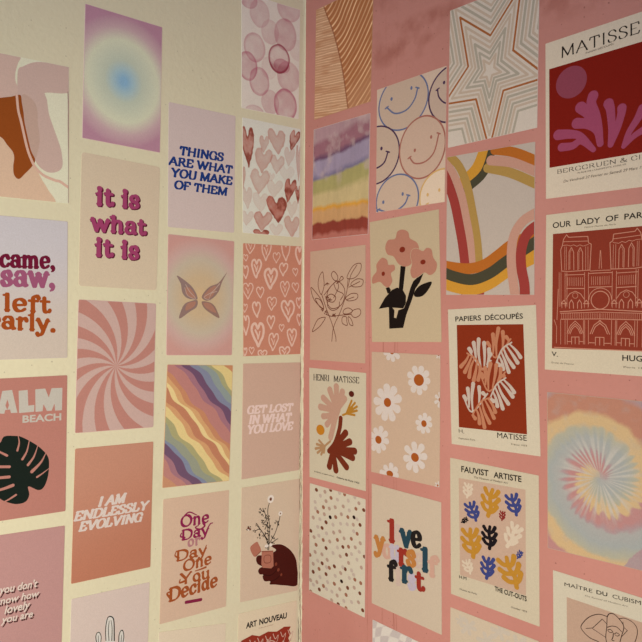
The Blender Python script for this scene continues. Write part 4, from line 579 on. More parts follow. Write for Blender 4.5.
c = Card('watercolour_print', 'R', [[0.0195, 0.2649], [0.1232, 0.266], [0.1209, 0.1136], [0.0174, 0.1146]], 'card of blurred watercolour bands from mauve through yellow to red', 'art print', 'art cards on the pink wall', (0.647, 0.558, 0.599), 0.6)
c.paint('watercolour_bands', lambda U, V, p=[(0.456, 0.299, 0.368), (0.339, 0.159, 0.223), (0.163, 0.081, 0.17), (0.361, 0.309, 0.479), (0.216, 0.197, 0.356), (0.419, 0.389, 0.178), (0.594, 0.493, 0.285), (0.687, 0.353, 0.058), (0.609, 0.365, 0.187), (0.278, 0.055, 0.042), (0.469, 0.173, 0.154), (0.55, 0.439, 0.479)]: washbands(U, V, p), 160, 240)

c = Card('line_drawing_print', 'R', [[0.0143, 0.0988], [0.1166, 0.1006], [0.1174, -0.0494], [0.0148, -0.0489]], 'beige card with a thin brown line drawing of a flower bouquet', 'art print', 'art cards on the pink wall', (0.566, 0.415, 0.343), 0.6)
c.shapes('bouquet_drawing', (0.151, 0.051, 0.034), [('h', [(23.6, 29.6), (17.0, 37.1), (15.6, 48.9), (21.2, 60.2), (26.6, 49.4), (25.8, 37.6)], 1.08), ('h', [(1.5, 49.9), (10.1, 56.1), (21.3, 67.6), (26.1, 79.5), (13.9, 72.7), (5.3, 63.1)], 1.11), ('h', [(10.2, 65.9), (19.4, 67.5), (26.1, 78.2), (19.5, 77.5)], 1.11), ('h', [(28.7, 91.3), (15.9, 93.8), (8.5, 103.1), (4.9, 111.1), (17.8, 104.4), (26.2, 96.5)], 1.08), ('h', [(44.5, 30.1), (40.2, 34.5), (44.5, 41.2), (50.8, 42.8), (51.5, 36.4)], 1.05), ('h', [(92.1, 23.3), (80.5, 24.4), (70.5, 35.0), (69.5, 41.2), (82.2, 40.7), (91.5, 32.6)], 0.99), ('h', [(95.4, 43.9), (85.6, 42.6), (75.6, 47.8), (78.9, 52.2), (92.2, 52.3), (96.1, 48.1)], 0.99), ('h', [(85.6, 61.4), (75.6, 61.1), (66.2, 66.3), (70.6, 70.2), (82.4, 69.3), (87.3, 65.7)], 0.99), ('h', [(90.7, 81.3), (80.7, 82.1), (75.7, 87.1), (82.4, 92.1), (91.7, 88.0)], 0.99), ('h', [(71.7, 79.5), (63.8, 81.4), (62.1, 86.4), (70.7, 87.0), (78.4, 83.6)], 1.02), ('h', [(67.3, 91.0), (60.5, 91.5), (60.5, 99.1), (69.0, 102.1), (68.3, 96.5)], 1.02), ('h', [(70.7, 91.0), (75.8, 94.0), (79.1, 102.0), (73.1, 100.3)], 1.02), ('h', [(54.3, 43.0), (49.8, 46.6), (55.0, 44.3), (61.9, 40.8), (58.5, 37.6)], 1.05), ('s', [(22.3, 59.7), (30.4, 78.2), (41.3, 99.1), (48.4, 117.0), (49.1, 123.4)], 1.08, 1.08), ('s', [(70.5, 41.3), (67.2, 61.3), (57.0, 83.8), (44.8, 104.2), (41.4, 123.6)], 1.02, 1.02), ('s', [(30.5, 87.4), (41.2, 90.1), (55.3, 88.9), (75.7, 87.8)], 1.08, 1.08), ('s', [(85.5, 24.8), (75.5, 36.6), (70.5, 51.3)], 1.02, 1.02), ('s', [(80.7, 65.5), (67.2, 68.8)], 0.99, 0.99), ('s', [(90.5, 46.1), (71.5, 52.6)], 0.99, 0.99), ('h', [(30.3, 65.2), (39.3, 60.3), (48.2, 64.5), (44.7, 70.8), (35.8, 70.0)], 1.11), ('h', [(33.9, 56.2), (44.5, 46.3), (53.3, 44.2), (63.7, 53.6), (63.8, 66.2), (56.9, 76.2), (41.2, 79.7), (32.2, 70.5)], 1.08), ('s', [(44.5, 46.3), (49.9, 55.6), (62.0, 61.1), (56.9, 68.6)], 1.05, 1.05), ('s', [(34.0, 67.9), (34.0, 77.0), (43.0, 82.3), (53.5, 78.7), (55.2, 71.1)], 1.08, 1.08), ('s', [(51.6, 44.1), (53.3, 51.9), (48.1, 60.6), (44.6, 65.6)], 1.05, 1.05), ('s', [(26.7, 61.2), (33.9, 54.9), (39.2, 50.0), (49.8, 42.7)], 1.08, 1.08), ('l', [(30.3, 46.6), (30.9, 47.0)], 1.26, 1.11), ('l', [(32.9, 45.2), (27.8, 48.1)], 1.22, 1.08), ('l', [(30.5, 45.6), (36.3, 46.6)], 1.22, 1.08), ('l', [(34.2, 46.5), (33.2, 44.8)], 1.22, 1.08), ('l', [(32.9, 47.7), (32.3, 47.8)], 1.22, 1.08), ('l', [(33.3, 63.9), (34.4, 65.8)], 1.19, 1.05), ('l', [(30.9, 63.8), (35.3, 65.2)], 1.26, 1.11), ('l', [(33.6, 66.5), (34.0, 67.5)], 1.22, 1.08), ('l', [(31.5, 66.2), (31.7, 67.5)], 1.22, 1.08), ('l', [(34.6, 64.1), (29.0, 63.7)], 1.22, 1.08), ('l', [(25.5, 80.6), (23.5, 79.7)], 1.22, 1.08), ('l', [(22.5, 80.4), (21.1, 81.2)], 1.22, 1.08), ('l', [(23.0, 82.0), (24.1, 83.0)], 1.22, 1.08), ('l', [(24.8, 82.3), (23.9, 79.0)], 1.22, 1.08), ('l', [(24.8, 82.2), (26.0, 81.1)], 1.22, 1.08), ('l', [(46.1, 87.9), (47.6, 89.2)], 1.22, 1.08), ('l', [(43.4, 87.4), (47.8, 91.3)], 1.19, 1.05), ('l', [(42.1, 89.7), (44.0, 87.0)], 1.19, 1.05), ('l', [(43.4, 89.6), (47.9, 86.5)], 1.19, 1.05), ('l', [(45.5, 87.4), (46.6, 87.9)], 1.19, 1.05), ('l', [(32.9, 86.3), (30.5, 87.4)], 1.22, 1.08), ('l', [(29.2, 83.4), (31.3, 82.3)], 1.22, 1.08), ('l', [(28.5, 84.5), (31.4, 83.0)], 1.22, 1.08), ('l', [(27.5, 85.9), (28.9, 87.1)], 1.22, 1.08), ('l', [(33.0, 84.4), (30.1, 84.9)], 1.22, 1.08), ('l', [(38.5, 68.3), (38.1, 68.7)], 1.22, 1.08), ('l', [(40.4, 68.1), (37.0, 69.1)], 1.19, 1.05), ('l', [(35.9, 67.4), (41.6, 68.2)], 1.19, 1.05), ('l', [(37.8, 66.5), (36.8, 68.4)], 1.19, 1.05), ('l', [(34.5, 68.3), (38.7, 65.8)], 1.19, 1.05)])

c = Card('frond_poster', 'R', [[0.0137, -0.0599], [0.1189, -0.0615], [0.1196, -0.2103], [0.0157, -0.2087]], 'narrow cream poster with a beige frond over a rust frond and two round dots', 'poster', 'art cards on the pink wall', (0.605, 0.573, 0.49), 0.6)
c.shapes('lettering', (0.019, 0.011, 0.011), [('t', 'book', 'HENRI', 7.6, 37.5, 16.6, 15.8, 8.6, 0)])
c.shapes('lettering', (0.019, 0.011, 0.011), [('t', 'book', 'MATISSE', 44.7, 89.3, 15.5, 14.2, 8.1, 0)])
c.shapes('beige_frond', (0.511, 0.328, 0.278), [('s', [(53.0, 51.7), (47.6, 64.4), (43.3, 78.4), (39.6, 90.2)], 8.64, 8.64), ('s', [(50.5, 53.9), (37.4, 52.9), (21.1, 51.7)], 6.12, 9.36), ('s', [(50.5, 53.9), (39.7, 47.3), (26.4, 39.1)], 6.12, 9.36), ('s', [(50.5, 53.9), (45.0, 41.9), (38.2, 27.1)], 6.12, 9.36), ('s', [(50.5, 53.9), (50.2, 39.4), (49.8, 21.8)], 6.12, 9.36), ('s', [(50.5, 53.9), (55.0, 42.1), (60.4, 27.8)], 6.12, 9.36), ('s', [(50.5, 53.9), (56.6, 46.0), (64.0, 36.4)], 6.12, 9.36), ('s', [(47.6, 56.3), (34.9, 61.9), (26.3, 63.7)], 6.48, 8.64), ('s', [(47.6, 60.4), (38.5, 68.2), (33.0, 73.8)], 6.48, 8.64)])
c.shapes('rust_frond', (0.17, 0.028, 0.012), [('s', [(57.6, 62.6), (55.5, 76.8), (47.6, 96.6), (36.6, 109.0)], 6.84, 6.84), ('s', [(44.0, 105.2), (54.0, 94.0), (66.1, 80.7)], 6.66, 9.25), ('s', [(44.0, 105.2), (57.2, 98.8), (73.1, 91.3)], 6.66, 9.25), ('s', [(44.0, 105.2), (61.1, 103.8), (81.4, 102.1)], 6.66, 9.25), ('s', [(44.0, 105.2), (59.5, 107.8), (77.9, 111.0)], 6.66, 9.25), ('s', [(44.0, 105.2), (54.7, 114.1), (67.5, 124.8)], 6.66, 9.25), ('s', [(44.0, 105.2), (46.2, 117.4), (49.0, 132.2)], 6.66, 9.25), ('s', [(44.0, 105.2), (41.0, 116.1), (37.3, 129.4)], 6.66, 9.25)])
c.shapes('ochre_frond', (0.446, 0.218, 0.03), [('s', [(61.2, 58.0), (70.6, 53.7), (77.5, 46.4)], 2.8, 2.8), ('s', [(67.1, 55.4), (71.3, 47.5), (76.4, 37.8)], 2.45, 3.15), ('s', [(67.1, 55.4), (73.8, 48.4), (81.9, 39.9)], 2.45, 3.15), ('s', [(67.1, 55.4), (75.4, 50.3), (85.3, 44.2)], 2.45, 3.15), ('s', [(67.1, 55.4), (75.4, 52.7), (85.3, 49.4)], 2.45, 3.15), ('s', [(67.1, 55.4), (73.5, 55.5), (81.3, 55.6)], 2.45, 3.15), ('s', [(67.1, 55.4), (69.8, 50.4), (73.0, 44.2)], 2.45, 3.15)])
c.shapes('tan_frond', (0.426, 0.264, 0.153), [('s', [(38.9, 95.7), (31.1, 101.7), (23.6, 108.3)], 2.96, 2.96), ('s', [(29.2, 104.2), (24.5, 101.2), (18.7, 97.5)], 2.59, 3.7), ('s', [(29.2, 104.2), (22.5, 103.7), (14.2, 103.1)], 2.59, 3.7), ('s', [(29.2, 104.2), (21.5, 106.6), (11.9, 109.5)], 2.59, 3.7), ('s', [(29.2, 104.2), (23.2, 108.8), (15.7, 114.4)], 2.59, 3.7), ('s', [(29.2, 104.2), (26.2, 109.3), (22.5, 115.6)], 2.59, 3.7), ('s', [(29.2, 104.2), (28.4, 107.7), (27.4, 112.1)], 2.59, 3.7)])
c.shapes('round_dot', (0.101, 0.015, 0.011), [('e', 76.1, 28.9, 4.5, 3.9, 0)], label='small dark red dot')
c.shapes('round_dot', (0.534, 0.225, 0.021), [('e', 21.0, 82.7, 7.5, 6.9, 0)], label='orange dot')
c.shapes('caption', (0.04, 0.027, 0.025), [('b', 'Exhibition of paper cutouts', 9.5, 45.8, 141.6, 141.9, 1.9, 0, 0)])
c.shapes('caption', (0.04, 0.027, 0.025), [('b', 'Galerie de Paris 1953', 50.5, 89.6, 142.1, 142.8, 2.1, 0, 0.02)])

c = Card('dotted_print', 'R', [[0.0164, -0.2172], [0.1194, -0.2206], [0.1193, -0.3695], [0.0163, -0.3635]], 'cream card scattered with small brown, tan and black dots', 'art print', 'art cards on the pink wall', (0.644, 0.616, 0.564), 0.6)
c.shapes('printed_dots', (0.021, 0.007, 0.007), [('e', 38.9, 37.9, 2.8, 2.5, 0.3), ('e', 80.9, 27.5, 2.6, 2.4, 0.3), ('e', 60.1, 117.1, 2.7, 2.4, 0.3)], label='black dots')
c.shapes('printed_dots', (0.169, 0.054, 0.033), [('e', 12.9, 6.6, 2.9, 2.5, 0.3), ('e', 39.3, 1.1, 2.8, 2.5, 0.3), ('e', 97.3, 14.3, 2.6, 2.4, 0.3), ('e', 91.3, 34.7, 2.6, 2.4, 0.3), ('e', 24.1, 56.2, 2.8, 2.5, 0.3), ('e', 2.6, 65.9, 2.9, 2.6, 0.3), ('e', 31.7, 81.4, 2.8, 2.5, 0.3), ('e', 62.0, 71.2, 2.6, 2.4, 0.3), ('e', 68.5, 79.6, 2.6, 2.5, 0.3), ('e', 24.6, 104.3, 2.8, 2.5, 0.3), ('e', 7.8, 121.3, 2.9, 2.6, 0.3), ('e', 32.0, 116.7, 2.8, 2.5, 0.3), ('e', 66.4, 99.0, 2.6, 2.5, 0.3), ('e', 47.1, 101.4, 2.8, 2.5, 0.3), ('e', 70.8, 122.1, 2.6, 2.5, 0.3), ('e', 19.7, 141.7, 2.8, 2.5, 0.3), ('e', 91.7, 122.0, 2.5, 2.4, 0.3), ('e', 96.7, 141.9, 2.6, 2.4, 0.3), ('e', 54.6, 149.3, 2.8, 2.5, 0.3), ('e', 99.0, 73.1, 2.5, 2.4, 0.3), ('e', 31.3, 46.6, 2.9, 2.6, 0.3)], label='dark brown dots')
c.shapes('printed_dots', (0.317, 0.147, 0.106), [('e', 40.2, 11.5, 2.8, 2.5, 0.3), ('e', 26.3, 27.4, 2.9, 2.6, 0.3), ('e', 48.8, 35.2, 2.8, 2.5, 0.3), ('e', 70.4, 29.8, 2.6, 2.4, 0.3), ('e', 15.7, 36.3, 2.9, 2.5, 0.3), ('e', 86.6, 47.3, 2.6, 2.4, 0.3), ('e', 52.2, 64.7, 2.7, 2.5, 0.3), ('e', 76.7, 56.5, 2.6, 2.4, 0.3), ('e', 71.9, 68.1, 2.6, 2.5, 0.3), ('e', 26.3, 72.0, 2.8, 2.5, 0.3), ('e', 1.3, 99.7, 3.0, 2.6, 0.3), ('e', 19.0, 113.8, 2.8, 2.6, 0.3), ('e', 47.3, 124.6, 2.8, 2.5, 0.3), ('e', 38.0, 106.3, 2.8, 2.5, 0.3), ('e', 93.1, 108.5, 2.5, 2.4, 0.3), ('e', 83.1, 107.3, 2.6, 2.4, 0.3), ('e', 68.3, 132.1, 2.7, 2.5, 0.3), ('e', 27.4, 134.3, 2.8, 2.6, 0.3), ('e', 12.9, 82.4, 2.9, 2.6, 0.3), ('e', 64.4, 1.5, 2.6, 2.5, 0.3), ('e', 84.1, 15.7, 2.6, 2.4, 0.3), ('e', 3.5, 150.3, 3.0, 2.6, 0.3), ('e', 68.4, 149.4, 2.6, 2.4, 0.3)], label='mid brown dots')
c.shapes('printed_dots', (0.444, 0.328, 0.301), [('e', 31.1, 18.0, 2.8, 2.6, 0.3), ('e', 47.9, 22.3, 2.8, 2.5, 0.3), ('e', 58.9, 28.9, 2.7, 2.5, 0.3), ('e', 28.0, 36.5, 2.8, 2.6, 0.3), ('e', 37.2, 26.6, 2.8, 2.5, 0.3), ('e', 89.2, 7.5, 2.5, 2.4, 0.3), ('e', 7.1, 46.3, 3.0, 2.6, 0.3), ('e', 45.4, 56.7, 2.8, 2.5, 0.3), ('e', 56.4, 52.3, 2.8, 2.5, 0.3), ('e', 64.1, 59.4, 2.6, 2.4, 0.3), ('e', 38.4, 70.6, 2.8, 2.5, 0.3), ('e', 57.4, 84.9, 2.7, 2.4, 0.3), ('e', 72.1, 89.0, 2.6, 2.5, 0.3), ('e', 24.1, 92.2, 2.8, 2.5, 0.3), ('e', 33.9, 96.7, 2.9, 2.5, 0.3), ('e', 7.7, 110.2, 2.9, 2.6, 0.3), ('e', 15.0, 133.1, 2.9, 2.6, 0.3), ('e', 2.9, 134.5, 2.9, 2.6, 0.3), ('e', 58.4, 106.7, 2.7, 2.5, 0.3), ('e', 57.1, 128.5, 2.7, 2.5, 0.3), ('e', 82.1, 118.0, 2.6, 2.4, 0.3), ('e', 52.5, 138.4, 2.7, 2.5, 0.3), ('e', 89.6, 134.2, 2.6, 2.3, 0.3), ('e', 11.3, 92.8, 2.9, 2.6, 0.3), ('e', 83.5, 65.6, 2.6, 2.4, 0.3), ('e', 9.0, 72.9, 2.9, 2.5, 0.3), ('e', 28.9, 5.8, 2.8, 2.6, 0.3), ('e', 94.0, 88.4, 2.5, 2.4, 0.3), ('e', 62.2, 17.8, 2.7, 2.4, 0.3), ('e', 42.8, 148.3, 2.8, 2.5, 0.3), ('e', 91.9, 57.9, 2.6, 2.4, 0.3), ('e', 79.9, 37.3, 2.6, 2.4, 0.3)], label='beige dots')
c.shapes('printed_dots', (0.526, 0.453, 0.448), [('e', 20.4, 13.0, 2.9, 2.6, 0.3), ('e', 51.7, 11.2, 2.8, 2.4, 0.3), ('e', 70.9, 8.3, 2.6, 2.5, 0.3), ('e', 10.6, 23.7, 2.9, 2.5, 0.3), ('e', 72.9, 20.6, 2.6, 2.5, 0.3), ('e', 19.9, 45.4, 2.9, 2.6, 0.3), ('e', 44.1, 46.5, 2.8, 2.5, 0.3), ('e', 69.3, 39.5, 2.7, 2.4, 0.3), ('e', 15.9, 56.9, 2.9, 2.6, 0.3), ('e', 57.8, 41.6, 2.7, 2.4, 0.3), ('e', 80.7, 45.6, 2.6, 2.4, 0.3), ('e', 32.3, 61.4, 2.8, 2.6, 0.3), ('e', 77.2, 76.1, 2.6, 2.4, 0.3), ('e', 44.5, 84.4, 2.8, 2.5, 0.3), ('e', 52.3, 74.8, 2.7, 2.5, 0.3), ('e', 16.4, 103.3, 2.9, 2.5, 0.3), ('e', 62.2, 97.8, 2.7, 2.5, 0.3), ('e', 86.6, 80.4, 2.5, 2.4, 0.3), ('e', 77.4, 97.3, 2.6, 2.5, 0.3), ('e', 20.7, 124.3, 2.9, 2.6, 0.3), ('e', 35.0, 126.4, 2.8, 2.5, 0.3), ('e', 64.5, 141.4, 2.7, 2.5, 0.3), ('e', 77.8, 138.1, 2.6, 2.4, 0.3), ('e', 43.0, 136.5, 2.8, 2.5, 0.3), ('e', 8.4, 138.9, 2.9, 2.5, 0.3), ('e', 90.2, 69.5, 2.6, 2.4, 0.3), ('e', 18.1, 68.3, 2.9, 2.6, 0.3), ('e', 81.2, 101.7, 2.6, 2.4, 0.3), ('e', 33.0, 136.5, 2.8, 2.5, 0.3), ('e', 86.1, 28.7, 2.6, 2.4, 0.3), ('e', 55.5, 1.7, 2.7, 2.5, 0.3), ('e', 82.1, 1.6, 2.6, 2.4, 0.3), ('e', 32.8, 107.1, 2.9, 2.5, 0.3), ('e', 11.5, 32.5, 2.9, 2.6, 0.3), ('e', 48.7, 113.6, 2.8, 2.5, 0.3), ('e', 73.7, 108.3, 2.7, 2.4, 0.3)], label='faint pale dots')

c = Card('smiley_print', 'R', [[0.1346, 0.2925], [0.2407, 0.2957], [0.2392, 0.1403], [0.1342, 0.1392]], 'card of large outlined smiley faces in blue, purple and pink', 'art print', 'art cards on the pink wall', (0.677, 0.537, 0.479), 0.6)
f = c.shapes('smiley_face', (0.599, 0.467, 0.408), [('e', 39.4, 24.0, 36.2, 33.0, 0)], label='blue outlined smiley at the top')
c.shapes('face_outline', (0.144, 0.182, 0.368), [('h', [(75.6, 24.0), (72.8, 36.6), (65.0, 47.3), (53.3, 54.5), (39.4, 57.0), (25.5, 54.5), (13.8, 47.3), (6.0, 36.6), (3.2, 24.0), (6.0, 11.4), (13.8, 0.7), (25.5, -6.5), (39.4, -9.0), (53.3, -6.5), (65.0, 0.7), (72.8, 11.4)], 1.9), ('e', 22.6, 16.9, 1.8, 2.2, 0), ('e', 51.8, 11.7, 1.6, 2.2, 0), ('s', [(15.2, 25.1), (28.1, 35.5), (45.3, 35.3), (56.6, 25.7), (60.8, 13.8)], 1.98, 1.98), ('l', [(13.1, 26.3), (17.7, 24.6)], 1.8, 1.8), ('l', [(58.1, 12.6), (62.8, 14.9)], 1.7, 1.7)], parent=f)
f = c.shapes('smiley_face', (0.584, 0.453, 0.408), [('e', 107.8, 32.3, 31.3, 31.2, 0)], label='purple smiley cut by the right edge')
c.shapes('face_outline', (0.075, 0.034, 0.101), [('h', [(139.1, 32.3), (136.7, 44.2), (129.9, 54.4), (119.8, 61.1), (107.8, 63.5), (95.8, 61.1), (85.7, 54.4), (78.9, 44.2), (76.5, 32.3), (78.9, 20.4), (85.7, 10.2), (95.8, 3.5), (107.8, 1.1), (119.8, 3.5), (129.9, 10.2), (136.7, 20.4)], 1.9), ('e', 96.9, 17.8, 1.6, 2.0, 0), ('e', 121.0, 19.4, 1.5, 2.0, 0), ('s', [(88.2, 22.8), (90.3, 32.1), (97.9, 40.3), (109.5, 44.2)], 1.7, 1.7), ('l', [(86.4, 23.8), (90.4, 22.3)], 1.55, 1.55), ('l', [(107.1, 43.1), (111.3, 45.1)], 1.5, 1.5)], parent=f)
f = c.shapes('smiley_face', (0.599, 0.467, 0.408), [('e', -0.9, 79.9, 36.0, 34.9, 0)], label='purple smiley cut by the left edge')
c.shapes('face_outline', (0.075, 0.034, 0.101), [('h', [(35.1, 79.9), (32.4, 93.3), (24.6, 104.6), (12.9, 112.1), (-0.9, 114.8), (-14.7, 112.1), (-26.4, 104.6), (-34.2, 93.3), (-36.9, 79.9), (-34.2, 66.5), (-26.4, 55.2), (-14.7, 47.7), (-0.9, 45.0), (12.9, 47.7), (24.6, 55.2), (32.4, 66.5)], 1.9), ('e', 7.8, 73.1, 1.8, 2.3, 0), ('s', [(-3.7, 95.4), (3.7, 95.0), (12.7, 90.4), (18.0, 79.0)], 2.09, 2.09), ('l', [(-5.9, 96.7), (-1.1, 94.7)], 1.9, 1.9), ('l', [(15.1, 77.9), (20.2, 80.0)], 1.8, 1.8)], parent=f)
f = c.shapes('smiley_face', (0.63, 0.467, 0.408), [('e', 67.7, 83.6, 32.2, 35.2, 0)], label='pink outlined smiley in the middle')
c.shapes('face_outline', (0.402, 0.158, 0.137), [('h', [(99.9, 83.6), (97.4, 97.1), (90.5, 108.5), (80.0, 116.1), (67.7, 118.8), (55.4, 116.1), (44.9, 108.5), (38.0, 97.1), (35.5, 83.6), (38.0, 70.1), (44.9, 58.7), (55.4, 51.1), (67.7, 48.4), (80.0, 51.1), (90.5, 58.7), (97.4, 70.1)], 1.9), ('e', 57.8, 85.1, 1.7, 2.1, 0), ('e', 80.5, 74.5, 1.6, 2.1, 0), ('s', [(50.2, 91.8), (58.0, 100.2), (72.8, 100.7), (84.9, 91.9), (90.9, 72.6)], 1.87, 1.87), ('l', [(48.1, 93.0), (52.5, 91.1)], 1.7, 1.7), ('l', [(88.4, 71.5), (92.8, 73.5)], 1.6, 1.6)], parent=f)
f = c.shapes('smiley_face', (0.63, 0.494, 0.428), [('e', 32.2, 138.7, 31.6, 29.9, 0)], label='blue smiley at the bottom')
c.shapes('face_outline', (0.144, 0.182, 0.368), [('h', [(63.8, 138.7), (61.4, 150.1), (54.5, 159.8), (44.3, 166.3), (32.2, 168.6), (20.1, 166.3), (9.9, 159.8), (3.0, 150.1), (0.6, 138.7), (3.0, 127.3), (9.9, 117.6), (20.1, 111.1), (32.2, 108.8), (44.3, 111.1), (54.5, 117.6), (61.4, 127.3)], 1.9), ('e', 11.5, 138.7, 1.8, 2.2, 0), ('e', 40.8, 133.0, 1.7, 2.2, 0), ('s', [(3.5, 146.7), (24.2, 152.6), (42.7, 146.1), (49.4, 135.6)], 2.04, 2.04), ('l', [(1.3, 148.1), (6.1, 145.9)], 1.85, 1.85), ('l', [(46.7, 134.7), (51.4, 136.4)], 1.75, 1.75)], parent=f)
f = c.shapes('smiley_face', (0.795, 0.662, 0.573), [('e', 95.8, 142.1, 30.1, 29.0, 0)], label='pale yellow smiley in the lower right')
c.shapes('face_outline', (0.685, 0.449, 0.203), [('h', [(125.9, 142.1), (123.6, 153.2), (117.1, 162.6), (107.3, 168.9), (95.8, 171.1), (84.3, 168.9), (74.5, 162.6), (68.0, 153.2), (65.7, 142.1), (68.0, 131.0), (74.5, 121.6), (84.3, 115.3), (95.8, 113.1), (107.3, 115.3), (117.1, 121.6), (123.6, 131.0)], 1.9), ('e', 76.7, 138.9, 1.6, 2.1, 0), ('e', 92.6, 135.9, 1.5, 2.1, 0), ('s', [(75.5, 149.3), (84.0, 155.1), (96.0, 151.9)], 1.76, 1.76), ('l', [(73.6, 150.6), (77.8, 148.5)], 1.6, 1.6), ('l', [(93.4, 151.1), (97.9, 152.7)], 1.55, 1.55)], parent=f)

c = Card('flower_print', 'R', [[0.1235, 0.1284], [0.2307, 0.1328], [0.2356, -0.0197], [0.1289, -0.0221]], 'cream card with three pink flowers on black stems and leaves', 'art print', 'art cards on the pink wall', (0.564, 0.47, 0.352), 0.6)
c.shapes('stem', (0.01, 0.006, 0.006), [('P', [(45.6, 59.2), (52.8, 60.6), (48.7, 86.8), (47.3, 91.9), (41.6, 91.5)]), ('P', [(22.9, 84.0), (28.2, 83.3), (30.4, 86.9), (29.3, 90.8), (25.4, 91.1)]), ('P', [(27.0, 107.9), (27.0, 133.9), (47.6, 133.2), (52.4, 118.0), (60.9, 100.4), (66.1, 87.9), (72.4, 80.7), (78.1, 70.0), (70.1, 74.2), (63.3, 78.8), (59.1, 86.2), (54.1, 100.0), (49.1, 110.1), (41.1, 111.9), (37.7, 121.5), (34.5, 120.6), (35.3, 111.7), (32.2, 108.4)])], label='black stems')
c.shapes('leaf', (0.01, 0.006, 0.006), [('P', [(11.6, 109.1), (21.3, 96.2), (32.1, 87.0), (40.2, 84.6), (48.7, 88.8), (52.6, 95.3), (52.1, 103.8), (48.2, 110.1), (41.2, 109.3), (25.0, 107.8)])], label='large black leaf')
c.shapes('leaf', (0.01, 0.006, 0.006), [('p', [(88.8, 81.4), (84.8, 89.1), (76.2, 96.6), (66.5, 97.4), (63.8, 93.4), (69.8, 86.1), (79.0, 82.4)])], label='small black leaf')
f = c.shapes('flower', (0.487, 0.23, 0.185), [('p', [(23.5, 34.4), (28.0, 26.1), (38.4, 25.6), (41.8, 17.6), (49.8, 16.1), (57.6, 20.3), (59.9, 27.8), (69.6, 34.1), (72.1, 42.6), (66.1, 50.1), (60.4, 58.7), (51.9, 60.5), (42.5, 56.3), (35.6, 46.9), (26.6, 43.3)])])
c.shapes('flower_centre', (0.22, 0.028, 0.015), [('e', 48.6, 39.9, 4.1, 3.4, 0)], parent=f)
c.shapes('flower_edge', (0.564, 0.47, 0.352), [('h', [(62.6, 42.0), (69.4, 41.0), (77.5, 44.9), (82.9, 41.8), (89.4, 44.5), (91.5, 53.5), (96.3, 61.4), (94.0, 69.9), (86.6, 73.5), (79.3, 69.9), (70.1, 74.2), (62.5, 74.8), (59.6, 66.9), (62.3, 57.4), (60.3, 49.0)], 0.93)])
f = c.shapes('flower', (0.487, 0.23, 0.185), [('p', [(62.6, 42.0), (69.4, 41.0), (77.5, 44.9), (82.9, 41.8), (89.4, 44.5), (91.5, 53.5), (96.3, 61.4), (94.0, 69.9), (86.6, 73.5), (79.3, 69.9), (70.1, 74.2), (62.5, 74.8), (59.6, 66.9), (62.3, 57.4), (60.3, 49.0)])])
c.shapes('flower_centre', (0.22, 0.028, 0.015), [('e', 77.5, 57.6, 3.6, 2.8, 0)], parent=f)
f = c.shapes('flower', (0.487, 0.23, 0.185), [('p', [(9.6, 53.9), (18.2, 46.6), (25.8, 50.1), (27.9, 56.2), (36.0, 56.9), (37.2, 62.9), (31.2, 67.1), (33.0, 76.5), (27.2, 83.5), (20.7, 81.2), (14.1, 75.9), (2.9, 77.2), (3.1, 68.8), (9.4, 62.5)])])
c.shapes('flower_centre', (0.22, 0.028, 0.015), [('e', 19.7, 66.4, 2.6, 2.7, 0)], parent=f)

c = Card('daisy_print', 'R', [[0.1285, -0.0344], [0.2342, -0.0346], [0.2342, -0.1862], [0.1289, -0.1844]], 'peach card scattered with white daisies with orange centres', 'art print', 'art cards on the pink wall', (0.573, 0.437, 0.367), 0.6)
f = c.shapes('daisy', (0.661, 0.611, 0.646), [('s', [(24.9, 61.0), (35.2, 65.6), (39.6, 67.5)], 5.83, 10.32), ('s', [(24.9, 61.0), (30.0, 73.0), (32.2, 78.1)], 5.83, 10.32), ('s', [(24.9, 61.0), (21.9, 73.4), (20.6, 78.8)], 5.83, 10.32), ('s', [(24.9, 61.0), (15.4, 69.1), (11.3, 72.6)], 5.83, 10.32), ('s', [(24.9, 61.0), (13.3, 60.8), (8.2, 60.7)], 5.83, 10.32), ('s', [(24.9, 61.0), (17.4, 53.2), (14.1, 49.7)], 5.83, 10.32), ('s', [(24.9, 61.0), (24.0, 48.4), (23.6, 43.0)], 5.83, 10.32), ('s', [(24.9, 61.0), (31.6, 49.9), (34.5, 45.2)], 5.83, 10.32), ('s', [(24.9, 61.0), (36.4, 56.7), (41.3, 54.8)], 5.83, 10.32)])
c.shapes('daisy_centre', (0.375, 0.099, 0.02), [('e', 24.9, 61.0, 5.5, 5.5, 0)], parent=f)
f = c.shapes('daisy', (0.661, 0.611, 0.646), [('s', [(70.8, 30.4), (79.2, 30.7), (82.8, 30.7)], 4.51, 7.99), ('s', [(70.8, 30.4), (76.5, 35.9), (79.0, 38.2)], 4.51, 7.99), ('s', [(70.8, 30.4), (71.6, 39.8), (71.9, 43.9)], 4.51, 7.99), ('s', [(70.8, 30.4), (65.4, 38.4), (63.1, 41.9)], 4.51, 7.99), ('s', [(70.8, 30.4), (62.9, 33.0), (59.5, 34.2)], 4.51, 7.99), ('s', [(70.8, 30.4), (61.9, 26.8), (58.0, 25.2)], 4.51, 7.99), ('s', [(70.8, 30.4), (66.6, 21.8), (64.9, 18.0)], 4.51, 7.99), ('s', [(70.8, 30.4), (73.1, 21.4), (74.1, 17.5)], 4.51, 7.99), ('s', [(70.8, 30.4), (78.1, 24.8), (81.3, 22.3)], 4.51, 7.99)])
c.shapes('daisy_centre', (0.375, 0.099, 0.02), [('e', 70.8, 30.4, 7.0, 6.8, 0)], parent=f)
